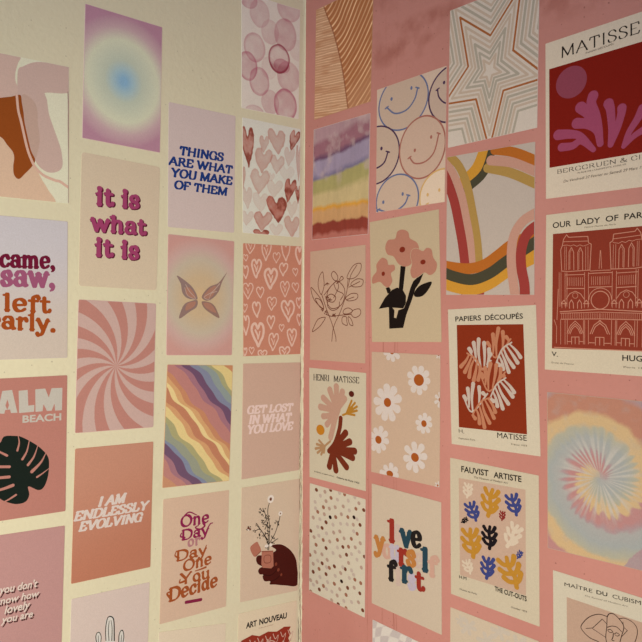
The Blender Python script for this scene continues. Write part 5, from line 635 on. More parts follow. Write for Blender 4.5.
f = c.shapes('daisy', (0.661, 0.611, 0.646), [('s', [(78.3, 80.3), (84.1, 80.5), (86.7, 80.6)], 3.49, 6.18), ('s', [(78.3, 80.3), (82.2, 85.3), (83.9, 87.5)], 3.49, 6.18), ('s', [(78.3, 80.3), (77.4, 86.5), (77.0, 89.2)], 3.49, 6.18), ('s', [(78.3, 80.3), (73.3, 84.6), (71.1, 86.5)], 3.49, 6.18), ('s', [(78.3, 80.3), (72.1, 80.0), (69.4, 79.9)], 3.49, 6.18), ('s', [(78.3, 80.3), (74.8, 75.7), (73.2, 73.7)], 3.49, 6.18), ('s', [(78.3, 80.3), (79.3, 73.5), (79.7, 70.6)], 3.49, 6.18), ('s', [(78.3, 80.3), (83.5, 75.7), (85.7, 73.8)], 3.49, 6.18)])
c.shapes('daisy_centre', (0.375, 0.099, 0.02), [('e', 78.3, 80.3, 3.7, 3.9, 0)], parent=f)
f = c.shapes('daisy', (0.661, 0.611, 0.646), [('s', [(11.3, 108.4), (17.0, 114.2), (19.4, 116.7)], 4.37, 7.73), ('s', [(11.3, 108.4), (11.6, 117.5), (11.7, 121.4)], 4.37, 7.73), ('s', [(11.3, 108.4), (6.1, 116.1), (3.8, 119.5)], 4.37, 7.73), ('s', [(11.3, 108.4), (2.7, 111.5), (-1.1, 112.8)], 4.37, 7.73), ('s', [(11.3, 108.4), (3.8, 105.2), (0.6, 103.8)], 4.37, 7.73), ('s', [(11.3, 108.4), (8.2, 100.9), (6.9, 97.6)], 4.37, 7.73), ('s', [(11.3, 108.4), (14.1, 98.7), (15.4, 94.5)], 4.37, 7.73), ('s', [(11.3, 108.4), (19.1, 102.2), (22.5, 99.5)], 4.37, 7.73), ('s', [(11.3, 108.4), (20.2, 108.5), (24.0, 108.5)], 4.37, 7.73)])
c.shapes('daisy_centre', (0.375, 0.099, 0.02), [('e', 11.3, 108.4, 4.9, 4.9, 0)], parent=f)
f = c.shapes('daisy', (0.661, 0.611, 0.646), [('s', [(66.0, 121.4), (73.0, 126.7), (76.0, 129.0)], 4.84, 8.56), ('s', [(66.0, 121.4), (66.7, 131.0), (67.1, 135.2)], 4.84, 8.56), ('s', [(66.0, 121.4), (60.0, 129.9), (57.4, 133.7)], 4.84, 8.56), ('s', [(66.0, 121.4), (57.1, 123.6), (53.3, 124.5)], 4.84, 8.56), ('s', [(66.0, 121.4), (58.2, 115.6), (54.8, 113.0)], 4.84, 8.56), ('s', [(66.0, 121.4), (65.2, 111.5), (64.8, 107.2)], 4.84, 8.56), ('s', [(66.0, 121.4), (72.5, 112.1), (75.4, 108.1)], 4.84, 8.56), ('s', [(66.0, 121.4), (75.2, 119.2), (79.2, 118.2)], 4.84, 8.56)])
c.shapes('daisy_centre', (0.375, 0.099, 0.02), [('e', 66.0, 121.4, 5.5, 5.2, 0)], parent=f)
f = c.shapes('daisy', (0.661, 0.611, 0.646), [('s', [(29.2, 147.2), (34.0, 152.1), (36.1, 154.2)], 4.07, 7.19), ('s', [(29.2, 147.2), (28.0, 153.3), (27.5, 155.9)], 4.07, 7.19), ('s', [(29.2, 147.2), (23.1, 151.9), (20.4, 154.0)], 4.07, 7.19), ('s', [(29.2, 147.2), (20.7, 147.5), (17.0, 147.7)], 4.07, 7.19), ('s', [(29.2, 147.2), (24.6, 142.7), (22.6, 140.7)], 4.07, 7.19), ('s', [(29.2, 147.2), (30.6, 139.9), (31.2, 136.7)], 4.07, 7.19), ('s', [(29.2, 147.2), (35.4, 142.4), (38.1, 140.4)], 4.07, 7.19), ('s', [(29.2, 147.2), (36.2, 147.0), (39.3, 146.9)], 4.07, 7.19)])
c.shapes('daisy_centre', (0.375, 0.099, 0.02), [('e', 29.2, 147.2, 5.1, 3.8, 0)], parent=f)
f = c.shapes('daisy', (0.661, 0.611, 0.646), [('s', [(31.7, -1.4), (37.8, 2.6), (40.4, 4.3)], 3.71, 6.57), ('s', [(31.7, -1.4), (32.8, 5.0), (33.3, 7.8)], 3.71, 6.57), ('s', [(31.7, -1.4), (27.8, 3.8), (26.2, 6.1)], 3.71, 6.57), ('s', [(31.7, -1.4), (24.8, -0.1), (21.8, 0.4)], 3.71, 6.57), ('s', [(31.7, -1.4), (25.3, -5.6), (22.6, -7.4)], 3.71, 6.57), ('s', [(31.7, -1.4), (30.5, -8.5), (30.0, -11.5)], 3.71, 6.57), ('s', [(31.7, -1.4), (35.5, -6.6), (37.2, -8.9)], 3.71, 6.57), ('s', [(31.7, -1.4), (38.3, -2.6), (41.2, -3.2)], 3.71, 6.57)])
c.shapes('daisy_centre', (0.375, 0.099, 0.02), [('e', 31.7, -1.4, 3.4, 3.3, 0)], parent=f)
f = c.shapes('daisy', (0.661, 0.611, 0.646), [('s', [(100.7, 50.7), (104.8, 50.8), (106.5, 50.9)], 2.34, 4.14), ('s', [(100.7, 50.7), (103.3, 55.2), (104.4, 57.2)], 2.34, 4.14), ('s', [(100.7, 50.7), (99.4, 55.6), (98.8, 57.7)], 2.34, 4.14), ('s', [(100.7, 50.7), (96.4, 52.9), (94.5, 53.9)], 2.34, 4.14), ('s', [(100.7, 50.7), (96.9, 48.3), (95.2, 47.2)], 2.34, 4.14), ('s', [(100.7, 50.7), (100.1, 45.8), (99.9, 43.6)], 2.34, 4.14), ('s', [(100.7, 50.7), (103.9, 46.4), (105.3, 44.6)], 2.34, 4.14)])
c.shapes('daisy_centre', (0.375, 0.099, 0.02), [('e', 100.7, 50.7, 2.4, 2.5, 0)], parent=f)
f = c.shapes('daisy', (0.661, 0.611, 0.646), [('s', [(97.9, 0.0), (100.4, 0.3), (101.4, 0.4)], 1.25, 2.21), ('s', [(97.9, 0.0), (98.8, 2.2), (99.2, 3.1)], 1.25, 2.21), ('s', [(97.9, 0.0), (96.5, 2.1), (95.9, 3.0)], 1.25, 2.21), ('s', [(97.9, 0.0), (95.7, -0.2), (94.7, -0.3)], 1.25, 2.21), ('s', [(97.9, 0.0), (97.0, -2.2), (96.6, -3.1)], 1.25, 2.21), ('s', [(97.9, 0.0), (99.5, -2.2), (100.2, -3.2)], 1.25, 2.21)])
c.shapes('daisy_centre', (0.375, 0.099, 0.02), [('e', 97.9, 0.0, 1.2, 1.2, 0)], parent=f)
f = c.shapes('daisy', (0.661, 0.611, 0.646), [('s', [(97.8, 148.1), (99.4, 149.6), (100.1, 150.2)], 1.25, 2.21), ('s', [(97.8, 148.1), (97.1, 150.9), (96.8, 152.1)], 1.25, 2.21), ('s', [(97.8, 148.1), (95.6, 149.2), (94.6, 149.6)], 1.25, 2.21), ('s', [(97.8, 148.1), (96.1, 146.7), (95.4, 146.0)], 1.25, 2.21), ('s', [(97.8, 148.1), (98.5, 145.4), (98.8, 144.2)], 1.25, 2.21), ('s', [(97.8, 148.1), (100.2, 147.0), (101.2, 146.6)], 1.25, 2.21)])
c.shapes('daisy_centre', (0.375, 0.099, 0.02), [('e', 97.8, 148.1, 1.2, 1.2, 0)], parent=f)

c = Card('quote_print', 'R', [[0.1299, -0.1989], [0.2365, -0.2027], [0.2384, -0.3533], [0.1312, -0.3478]], 'beige card reading love yourself first in mixed coloured letters', 'quote print', 'art cards on the pink wall', (0.588, 0.509, 0.45), 0.6)
c.shapes('letter', (0.569, 0.46, 0.451), [('t', 'soft', 'o', 33.5, 44.4, 63.1, 62.2, 29.9, 0)])
c.shapes('letter', (0.58, 0.369, 0.332), [('t', 'soft', 'o', 16.2, 30.5, 88.4, 86.9, 25.4, 0)])
c.shapes('letter', (0.496, 0.46, 0.635), [('t', 'soft', 'u', 28.2, 42.6, 87.7, 86.2, 26.4, 0)])
c.shapes('letter', (0.569, 0.46, 0.451), [('t', 'soft', 'e', 63.6, 74.7, 85.6, 84.5, 24.2, 0)])
c.shapes('letter', (0.569, 0.46, 0.451), [('t', 'soft', 'i', 35.6, 44.3, 115.0, 113.8, 25.7, 0)])
c.shapes('letter', (0.496, 0.46, 0.635), [('t', 'soft', 's', 54.4, 65.6, 114.5, 113.0, 26.6, 0)])
c.shapes('letter', (0.305, 0.032, 0.023), [('t', 'soft', 'l', 23.8, 37.9, 66.5, 65.3, 29.3, 0)])
c.shapes('letter', (0.019, 0.059, 0.099), [('t', 'soft', 'v', 43.0, 60.2, 66.4, 65.0, 28.8, 0)])
c.shapes('letter', (0.015, 0.012, 0.014), [('t', 'soft', 'e', 59.1, 73.4, 62.9, 61.7, 27.4, 0)])
c.shapes('letter', (0.486, 0.207, 0.061), [('t', 'soft', 'y', 4.7, 20.0, 83.2, 81.7, 26.2, 0)])
c.shapes('letter', (0.305, 0.032, 0.023), [('t', 'soft', 'r', 40.0, 53.7, 90.1, 88.6, 28.0, 0)])
c.shapes('letter', (0.486, 0.207, 0.061), [('t', 'soft', 's', 51.9, 65.7, 87.5, 86.1, 27.6, 0)])
c.shapes('letter', (0.019, 0.059, 0.099), [('t', 'soft', 'l', 72.6, 84.2, 86.9, 85.6, 29.1, 0)])
c.shapes('letter', (0.58, 0.369, 0.332), [('t', 'soft', 'f', 81.5, 95.5, 89.8, 88.2, 25.9, 0)])
c.shapes('letter', (0.015, 0.012, 0.014), [('t', 'soft', 'f', 23.7, 37.1, 113.5, 111.8, 26.9, 0)])
c.shapes('letter', (0.019, 0.059, 0.099), [('t', 'soft', 'r', 43.6, 60.7, 109.3, 107.1, 27.9, 0)])
c.shapes('letter', (0.305, 0.032, 0.023), [('t', 'soft', 't', 63.9, 77.3, 111.9, 110.1, 24.6, 0)])

c = Card('checked_print', 'R', [[0.1327, -0.3679], [0.2387, -0.374], [0.2387, -0.526], [0.1327, -0.5199]], 'card of warped grey and cream checks at the bottom edge', 'art print', 'art cards on the pink wall', (0.683, 0.659, 0.685), 0.6)
c.paint('warped_checks', lambda U, V, p=[(0.697, 0.674, 0.702), (0.547, 0.506, 0.557)]: checks(U, V, p), 180, 270)

c = Card('star_print', 'R', [[0.245, 0.357], [0.3564, 0.3585], [0.3545, 0.2028], [0.2431, 0.2013]], 'card of nested star outlines in copper and grey beige', 'art print', 'art cards on the pink wall', (0.69, 0.629, 0.611), 0.6)
c.shapes('star_outline', (0.574, 0.473, 0.418), [('l', [(40.9, 66.3), (47.9, 72.1), (54.7, 63.7), (53.1, 76.7), (60.9, 84.3), (51.0, 84.5), (48.1, 95.9), (44.8, 84.6), (37.4, 83.7), (43.0, 77.2), (40.9, 66.3), (47.9, 72.1)], 2.4, 2.4), ('l', [(24.7, 35.2), (48.2, 55.1), (70.1, 28.3), (65.0, 70.2), (89.7, 94.9), (58.4, 95.7), (48.7, 133.6), (38.0, 96.3), (12.8, 93.5), (31.7, 71.7), (24.7, 35.2), (48.2, 55.1)], 2.4, 2.4), ('l', [(19.0, 24.1), (48.3, 49.2), (75.4, 16.2), (69.1, 68.0), (99.3, 98.5), (60.9, 99.6), (49.0, 146.7), (35.7, 100.4), (4.0, 97.0), (27.7, 69.8), (19.0, 24.1), (48.3, 49.2)], 2.4, 2.4), ('l', [(6.5, 0.1), (48.5, 36.6), (86.4, -9.0), (77.7, 63.4), (119.1, 105.7), (66.3, 107.8), (49.4, 174.5), (30.5, 109.2), (-15.3, 104.7), (19.2, 65.6), (6.5, 0.1), (48.5, 36.6)], 2.4, 2.4), ('l', [(-6.2, -24.4), (48.8, 24.0), (97.1, -33.6), (86.1, 58.8), (138.0, 112.7), (71.6, 115.9), (49.9, 202.4), (25.4, 118.1), (-35.4, 112.7), (10.5, 61.4), (-6.2, -24.4), (48.8, 24.0)], 2.4, 2.4), ('l', [(-19.3, -49.6), (49.0, 11.4), (107.6, -57.6), (94.4, 54.4), (156.2, 119.4), (76.8, 123.8), (50.4, 230.1), (20.2, 127.0), (-56.4, 121.1), (1.6, 57.1), (-19.3, -49.6), (49.0, 11.4)], 2.4, 2.4)], label='beige nested star outlines')
c.shapes('star_outline', (0.45, 0.417, 0.38), [('l', [(36.0, 56.9), (48.0, 66.9), (59.4, 52.8), (56.7, 74.7), (69.8, 87.6), (53.3, 87.9), (48.3, 107.4), (42.8, 88.1), (30.1, 86.6), (39.6, 75.5), (36.0, 56.9), (48.0, 66.9)], 2.2, 2.2), ('l', [(30.4, 46.1), (48.1, 61.0), (64.8, 40.5), (60.9, 72.4), (79.8, 91.3), (55.8, 91.8), (48.5, 120.5), (40.4, 92.2), (21.5, 90.0), (35.7, 73.6), (30.4, 46.1), (48.1, 61.0)], 2.6, 2.6), ('l', [(0.2, -12.1), (48.7, 30.3), (91.8, -21.4), (81.9, 61.1), (128.6, 109.3), (68.9, 111.8), (49.7, 188.5), (28.0, 113.6), (-25.3, 108.7), (14.8, 63.5), (0.2, -12.1), (48.7, 30.3)], 2.6, 2.6), ('l', [(-13.1, -37.7), (48.9, 17.3), (102.7, -46.4), (90.5, 56.5), (147.7, 116.3), (74.3, 120.1), (50.2, 217.1), (22.6, 122.8), (-46.4, 117.1), (5.8, 59.1), (-13.1, -37.7), (48.9, 17.3)], 2.4, 2.4), ('l', [(-27.6, -65.5), (49.1, 3.7), (114.0, -72.2), (99.5, 51.7), (167.0, 123.4), (80.0, 128.7), (50.7, 247.3), (16.9, 132.6), (-69.7, 126.4), (-3.9, 54.4), (-27.6, -65.5), (49.1, 3.7)], 2.4, 2.4)], label='grey nested star outlines')
c.shapes('star_outline', (0.398, 0.139, 0.049), [('l', [(12.4, 11.5), (48.4, 42.5), (81.3, 2.8), (73.7, 65.6), (109.9, 102.4), (63.8, 103.9), (49.2, 161.5), (33.0, 105.0), (-6.2, 101.0), (23.2, 67.6), (12.4, 11.5), (48.4, 42.5)], 2.1, 2.1)], label='copper star outline')

c = Card('ribbon_print', 'R', [[0.2419, 0.1909], [0.3524, 0.1888], [0.3523, 0.0313], [0.2418, 0.0341]], 'cream card with curving retro ribbons in mustard, pink, red and olive', 'art print', 'art cards on the pink wall', (0.54, 0.479, 0.469), 0.6)
c.shapes('ribbon', (0.628, 0.317, 0.046), [('s', [(20.4, 29.9), (36.6, 16.8), (47.5, -5.5)], 13.2, 13.2)], label='yellow ribbon at the top')
c.shapes('ribbon', (0.069, 0.065, 0.043), [('s', [(25.0, 37.1), (44.8, 22.6), (55.1, -3.0)], 9.0, 9.0)], label='olive ribbon at the top')
c.shapes('ribbon', (0.438, 0.281, 0.09), [('s', [(48.8, 18.5), (74.6, 27.2), (102.7, 42.1)], 9.86, 9.86)], label='mustard ribbon at the upper right')
c.shapes('ribbon', (0.567, 0.322, 0.279), [('s', [(52.4, 11.3), (78.5, 17.7), (102.6, 30.0)], 10.08, 10.08)], label='pink ribbon at the upper right')
c.shapes('ribbon', (0.482, 0.151, 0.026), [('s', [(57.1, 1.2), (78.5, 7.2), (102.5, 19.5)], 10.08, 9.52)], label='orange ribbon at the upper right')
c.shapes('ribbon', (0.438, 0.281, 0.09), [('s', [(-2.9, -3.6), (12.7, 8.8), (24.3, 31.7), (31.7, 62.9), (37.2, 92.2), (39.7, 119.7)], 9.3, 9.3)], label='mustard ribbon on the left')
c.shapes('ribbon', (0.567, 0.322, 0.279), [('s', [(-7.7, 0.4), (6.0, 16.0), (17.2, 40.2), (24.0, 67.5), (28.9, 91.7), (31.5, 119.5)], 8.96, 8.96)], label='pink ribbon on the left')
c.shapes('ribbon', (0.343, 0.051, 0.049), [('s', [(-9.2, 9.7), (-0.2, 24.6), (9.3, 48.7), (15.6, 74.8), (20.0, 96.5), (23.2, 119.2)], 10.88, 10.88)], label='red ribbon on the left')
c.shapes('ribbon', (0.343, 0.051, 0.049), [('P', [(18.6, 147.6), (46.2, 147.6), (43.4, 154.9), (18.6, 155.0)])])
c.shapes('ribbon', (0.628, 0.317, 0.046), [('s', [(-8.2, 135.4), (10.6, 141.1), (31.7, 143.9), (51.8, 138.1), (73.9, 124.6), (103.1, 111.3)], 12.8, 12.8)], label='yellow ribbon along the bottom')
c.shapes('ribbon', (0.482, 0.151, 0.026), [('s', [(-8.4, 116.8), (10.4, 120.7), (28.6, 122.3), (46.0, 118.6), (61.4, 109.5), (76.4, 99.6), (102.9, 88.9)], 11.52, 11.52)], label='orange ribbon along the bottom')
c.shapes('ribbon', (0.069, 0.065, 0.043), [('s', [(-8.3, 123.4), (10.5, 130.3), (31.6, 133.9), (51.8, 127.8), (71.1, 115.7), (103.0, 97.4)], 11.52, 11.52)], label='olive ribbon along the bottom')
c.shapes('ribbon', (0.567, 0.322, 0.279), [('s', [(104.8, 68.4), (88.2, 76.8), (78.5, 91.0), (75.9, 109.6), (77.1, 129.7), (80.8, 154.7)], 10.0, 10.0)], label='pink ribbon on the right')
c.shapes('ribbon', (0.343, 0.051, 0.049), [('s', [(107.4, 79.5), (92.7, 89.4), (86.5, 105.1), (86.6, 122.5), (89.9, 139.8), (90.5, 154.6)], 10.5, 10.5)], label='red ribbon on the right')

c = Card('frond_poster', 'R', [[0.2444, 0.0174], [0.3542, 0.021], [0.3603, -0.1333], [0.2507, -0.1343]], 'cream poster headed PAPIERS DECOUPES with cream and peach fans on rust', 'poster', 'art cards on the pink wall', (0.634, 0.589, 0.52), 0.6)
c.shapes('panel', (0.242, 0.031, 0.01), [('P', [(10.5, 17.6), (86.4, 18.8), (86.8, 129.7), (9.6, 130.4)])], label='rust red picture panel')
c.shapes('fan_shape', (0.501, 0.215, 0.135), [('s', [(47.5, 40.7), (55.5, 53.1), (72.4, 33.7)], 1.68, 1.68), ('s', [(49.4, 43.7), (49.1, 40.7), (46.5, 37.6)], 1.68, 4.48), ('s', [(52.6, 48.7), (53.1, 38.8), (52.9, 28.8)], 1.68, 4.48), ('s', [(56.2, 52.3), (56.3, 37.5), (59.2, 22.7)], 1.68, 4.48), ('s', [(63.0, 44.5), (64.1, 35.4), (64.0, 26.4)], 1.68, 4.48), ('s', [(69.8, 36.7), (69.7, 34.2), (67.7, 31.6)], 1.62, 4.32)])
c.shapes('fan_shape', (0.551, 0.471, 0.459), [('s', [(23.1, 44.0), (39.9, 65.5), (49.8, 56.3)], 1.74, 1.74), ('s', [(27.2, 49.2), (27.3, 46.6), (24.9, 44.0)], 1.8, 4.8), ('s', [(32.6, 56.1), (31.8, 46.8), (30.4, 37.6)], 1.8, 4.8), ('s', [(37.9, 62.9), (35.7, 48.4), (36.3, 33.9)], 1.74, 4.64), ('s', [(41.9, 63.6), (42.8, 50.6), (42.5, 37.6)], 1.68, 4.48), ('s', [(45.1, 60.7), (47.5, 52.5), (47.9, 44.4)], 1.68, 4.48), ('s', [(48.2, 57.8), (47.6, 53.7), (49.5, 49.6)], 1.68, 4.48)])
c.shapes('fan_shape', (0.551, 0.471, 0.459), [('s', [(73.4, 37.2), (62.9, 43.8), (55.9, 58.0)], 1.56, 1.56), ('s', [(70.9, 38.8), (77.8, 45.5), (82.4, 52.2)], 1.56, 4.16), ('s', [(67.6, 40.9), (73.7, 49.4), (79.1, 57.8)], 1.62, 4.32), ('s', [(64.2, 43.0), (68.1, 52.8), (74.7, 62.4)], 1.62, 4.32), ('s', [(61.5, 46.6), (65.9, 57.2), (69.2, 67.6)], 1.62, 4.32), ('s', [(59.3, 51.2), (62.3, 58.0), (63.4, 64.8)], 1.62, 4.32), ('s', [(57.0, 55.7), (56.8, 58.3), (59.1, 60.8)], 1.68, 4.48)])
c.shapes('fan_shape', (0.501, 0.215, 0.135), [('s', [(22.1, 48.8), (32.2, 54.6), (39.9, 66.5)], 1.8, 1.8), ('s', [(24.5, 50.2), (20.6, 56.8), (14.2, 63.5)], 1.74, 4.64), ('s', [(27.8, 52.0), (23.6, 60.6), (18.8, 69.3)], 1.74, 4.64), ('s', [(31.0, 53.9), (26.0, 64.2), (23.9, 74.5)], 1.74, 4.64), ('s', [(33.7, 57.0), (32.0, 67.4), (29.1, 78.0)], 1.74, 4.64), ('s', [(36.2, 60.8), (36.3, 69.0), (34.4, 77.2)], 1.68, 4.48), ('s', [(38.7, 64.6), (36.8, 68.3), (37.4, 71.9)], 1.74, 4.64)])
c.shapes('fan_shape', (0.501, 0.215, 0.135), [('s', [(37.4, 72.9), (47.1, 88.7), (65.4, 67.8)], 1.74, 1.74), ('s', [(39.7, 76.7), (40.4, 73.7), (38.6, 70.8)], 1.74, 4.64), ('s', [(42.9, 81.8), (43.2, 73.0), (42.8, 64.3)], 1.74, 4.64), ('s', [(46.0, 86.8), (46.2, 73.2), (49.2, 59.5)], 1.74, 4.64), ('s', [(50.8, 84.4), (53.9, 72.6), (55.8, 60.9)], 1.68, 4.48), ('s', [(56.7, 77.7), (59.7, 71.2), (60.6, 64.9)], 1.68, 4.48), ('s', [(62.5, 71.1), (61.9, 71.5), (63.7, 71.9)], 1.62, 4.32)])
c.shapes('fan_shape', (0.551, 0.471, 0.459), [('s', [(16.7, 97.9), (26.3, 112.2), (44.8, 91.4)], 1.8, 1.8), ('s', [(19.0, 101.4), (19.4, 98.8), (17.3, 96.3)], 1.8, 4.8), ('s', [(22.8, 107.1), (22.7, 97.3), (21.8, 87.4)], 1.74, 4.64), ('s', [(27.0, 111.4), (26.3, 96.6), (28.4, 81.8)], 1.74, 4.64), ('s', [(34.5, 102.9), (35.5, 94.0), (35.3, 85.1)], 1.68, 4.48), ('s', [(41.9, 94.7), (41.8, 92.9), (39.7, 91.2)], 1.74, 4.64)])
c.shapes('fan_shape', (0.551, 0.471, 0.459), [('s', [(65.8, 73.9), (55.4, 81.2), (47.4, 96.4)], 1.62, 1.62), ('s', [(63.3, 75.6), (70.0, 81.8), (74.5, 88.1)], 1.62, 4.32), ('s', [(60.0, 78.0), (66.7, 85.4), (72.7, 92.7)], 1.68, 4.48), ('s', [(56.7, 80.3), (60.8, 90.4), (67.7, 100.2)], 1.68, 4.48), ('s', [(53.8, 84.3), (58.3, 95.0), (61.5, 105.7)], 1.68, 4.48), ('s', [(51.3, 89.1), (54.4, 96.3), (55.6, 103.6)], 1.68, 4.48), ('s', [(48.7, 94.0), (48.8, 96.5), (51.3, 98.8)], 1.68, 4.48)])
c.shapes('fan_shape', (0.501, 0.215, 0.135), [('s', [(48.0, 95.4), (36.5, 100.6), (26.2, 115.9)], 1.68, 1.68), ('s', [(45.3, 96.6), (50.4, 103.2), (53.1, 110.0)], 1.68, 4.48), ('s', [(41.6, 98.3), (46.8, 107.3), (51.3, 116.3)], 1.68, 4.48), ('s', [(37.9, 99.9), (40.6, 111.1), (46.1, 122.0)], 1.68, 4.48), ('s', [(34.5, 103.6), (37.9, 115.4), (40.2, 127.2)], 1.74, 4.64), ('s', [(31.2, 108.5), (34.0, 116.0), (34.6, 123.6)], 1.74, 4.64), ('s', [(27.8, 113.4), (27.4, 116.2), (29.6, 118.8)], 1.74, 4.64)])
c.shapes('lettering', (0.014, 0.011, 0.011), [('b', 'PAPIERS', 9.1, 39.8, 13.7, 13.3, 5.7, 0, 0.012)])
c.shapes('lettering', (0.014, 0.011, 0.011), [('b', 'DÉCOUPÉS', 44.4, 86.3, 13.5, 13.1, 5.5, 0, 0.012)])
c.shapes('lettering', (0.014, 0.011, 0.011), [('b', 'MATISSE', 54.5, 86.5, 136.8, 136.3, 5.9, 0, 0.008)])
c.shapes('caption', (0.152, 0.128, 0.113), [('b', 'H.', 9.4, 16.0, 136.4, 136.7, 4.4, 0, 0)])
c.shapes('caption', (0.152, 0.128, 0.113), [('b', 'Exposition Paris', 9.2, 28.8, 143.4, 143.0, 1.9, 0, 0)])
c.shapes('caption', (0.152, 0.128, 0.113), [('b', 'France 1953', 69.8, 86.4, 142.3, 142.0, 1.7, 0, 0)])

c = Card('frond_poster', 'R', [[0.2487, -0.1501], [0.3584, -0.1531], [0.3603, -0.3063], [0.251, -0.303]], 'cream poster headed FAUVIST ARTISTE with thirteen small fronds in orange, blue and black', 'poster', 'art cards on the pink wall', (0.595, 0.542, 0.462), 0.6)
c.shapes('panel', (0.544, 0.395, 0.342), [('P', [(10.5, 20.3), (86.3, 16.9), (86.2, 123.7), (11.4, 125.8)])], label='pale pink picture panel')
c.shapes('frond', (0.655, 0.569, 0.509), [('s', [(20.4, 39.3), (22.0, 34.2), (21.3, 29.1), (22.6, 24.3)], 2.58, 2.27), ('s', [(21.0, 37.5), (23.5, 36.0), (25.6, 33.2)], 2.07, 2.79), ('s', [(20.7, 36.9), (18.2, 35.9), (16.6, 33.5)], 2.07, 2.79), ('s', [(21.5, 33.2), (24.3, 31.6), (26.7, 28.8)], 2.07, 2.79), ('s', [(21.2, 32.5), (18.3, 31.5), (16.6, 29.2)], 2.07, 2.79), ('s', [(22.0, 28.8), (24.3, 27.4), (26.2, 24.6)], 2.07, 2.79), ('s', [(21.7, 28.2), (19.4, 27.1), (18.0, 24.7)], 2.07, 2.79)])
c.shapes('frond', (0.49, 0.246, 0.036), [('s', [(45.0, 53.2), (48.3, 43.5), (47.5, 33.8), (50.4, 24.8)], 4.69, 4.12), ('s', [(46.3, 49.8), (50.9, 47.1), (55.0, 41.9)], 3.75, 5.06), ('s', [(45.8, 48.6), (41.2, 46.4), (38.7, 41.7)], 3.75, 5.06), ('s', [(47.6, 41.6), (52.8, 38.8), (57.3, 33.6)], 3.75, 5.06), ('s', [(47.1, 40.3), (42.0, 38.2), (39.0, 33.5)], 3.75, 5.06), ('s', [(49.0, 33.3), (53.2, 30.7), (56.9, 25.6)], 3.75, 5.06), ('s', [(48.5, 32.1), (44.4, 29.8), (42.1, 25.1)], 3.75, 5.06)])
c.shapes('frond', (0.045, 0.06, 0.255), [('s', [(76.4, 44.7), (75.9, 37.6), (72.3, 31.8), (71.6, 25.3)], 3.45, 3.03), ('s', [(76.3, 42.2), (79.0, 39.2), (80.4, 34.7)], 2.76, 3.72), ('s', [(75.6, 41.6), (71.5, 41.5), (68.1, 39.3)], 2.76, 3.72), ('s', [(74.8, 36.7), (77.9, 33.4), (79.6, 28.8)], 2.76, 3.72), ('s', [(74.0, 36.0), (69.4, 36.2), (65.7, 34.1)], 2.85, 3.85), ('s', [(73.2, 31.1), (75.6, 28.2), (76.8, 23.8)], 2.85, 3.85), ('s', [(72.5, 30.4), (68.6, 30.2), (65.4, 27.8)], 2.76, 3.72)])
c.shapes('frond', (0.045, 0.06, 0.255), [('s', [(30.8, 61.5), (29.5, 55.2), (25.3, 50.3), (23.9, 44.5)], 3.37, 2.97), ('s', [(30.4, 59.3), (32.7, 56.2), (33.7, 52.1)], 2.7, 3.64), ('s', [(29.6, 58.8), (25.5, 59.2), (21.9, 57.6)], 2.7, 3.64), ('s', [(28.3, 54.4), (31.0, 51.2), (32.3, 46.8)], 2.7, 3.64), ('s', [(27.5, 53.9), (22.9, 54.6), (19.0, 53.1)], 2.78, 3.75), ('s', [(26.1, 49.6), (28.2, 46.7), (29.0, 42.6)], 2.78, 3.75), ('s', [(25.3, 49.1), (21.5, 49.3), (18.1, 47.5)], 2.7, 3.64)])
c.shapes('frond', (0.009, 0.007, 0.012), [('s', [(13.4, 68.1), (16.1, 66.4), (18.3, 63.9), (20.8, 62.3)], 1.34, 1.18), ('s', [(14.4, 67.5), (15.6, 67.8), (17.4, 67.4)], 1.1, 1.49), ('s', [(14.6, 67.1), (14.5, 65.7), (15.3, 64.1)], 1.07, 1.44), ('s', [(16.5, 65.8), (17.8, 66.2), (19.7, 65.8)], 1.07, 1.44), ('s', [(16.7, 65.4), (16.5, 63.9), (17.2, 62.2)], 1.07, 1.44), ('s', [(18.6, 64.1), (19.8, 64.3), (21.5, 63.8)], 1.07, 1.44), ('s', [(18.8, 63.7), (18.8, 62.3), (19.6, 60.8)], 1.07, 1.44)])
c.shapes('frond', (0.233, 0.026, 0.027), [('s', [(60.6, 54.2), (61.5, 50.9), (61.1, 47.8), (61.8, 44.7)], 1.54, 1.35), ('s', [(60.9, 53.1), (62.4, 52.1), (63.7, 50.3)], 1.23, 1.66), ('s', [(60.7, 52.7), (59.2, 52.0), (58.3, 50.6)], 1.27, 1.72), ('s', [(61.2, 50.3), (62.9, 49.3), (64.3, 47.5)], 1.23, 1.66), ('s', [(61.0, 49.9), (59.3, 49.3), (58.2, 47.9)], 1.27, 1.72), ('s', [(61.5, 47.6), (62.9, 46.6), (64.1, 44.9)], 1.23, 1.66), ('s', [(61.3, 47.2), (59.9, 46.5), (59.1, 45.0)], 1.27, 1.72)])
c.shapes('frond', (0.49, 0.246, 0.036), [('s', [(27.4, 101.3), (28.0, 91.2), (24.1, 82.4), (24.4, 73.0)], 5.17, 4.55), ('s', [(27.7, 97.7), (32.0, 93.7), (34.9, 87.5)], 4.01, 5.41), ('s', [(26.8, 96.7), (21.0, 96.3), (16.7, 92.7)], 4.13, 5.58), ('s', [(26.6, 89.6), (31.6, 85.4), (35.0, 79.0)], 4.01, 5.41), ('s', [(25.7, 88.6), (19.3, 88.3), (14.5, 85.0)], 4.01, 5.41), ('s', [(25.6, 81.5), (29.4, 77.7), (32.1, 71.6)], 4.13, 5.58), ('s', [(24.6, 80.5), (19.3, 79.7), (15.3, 76.0)], 4.13, 5.58)])
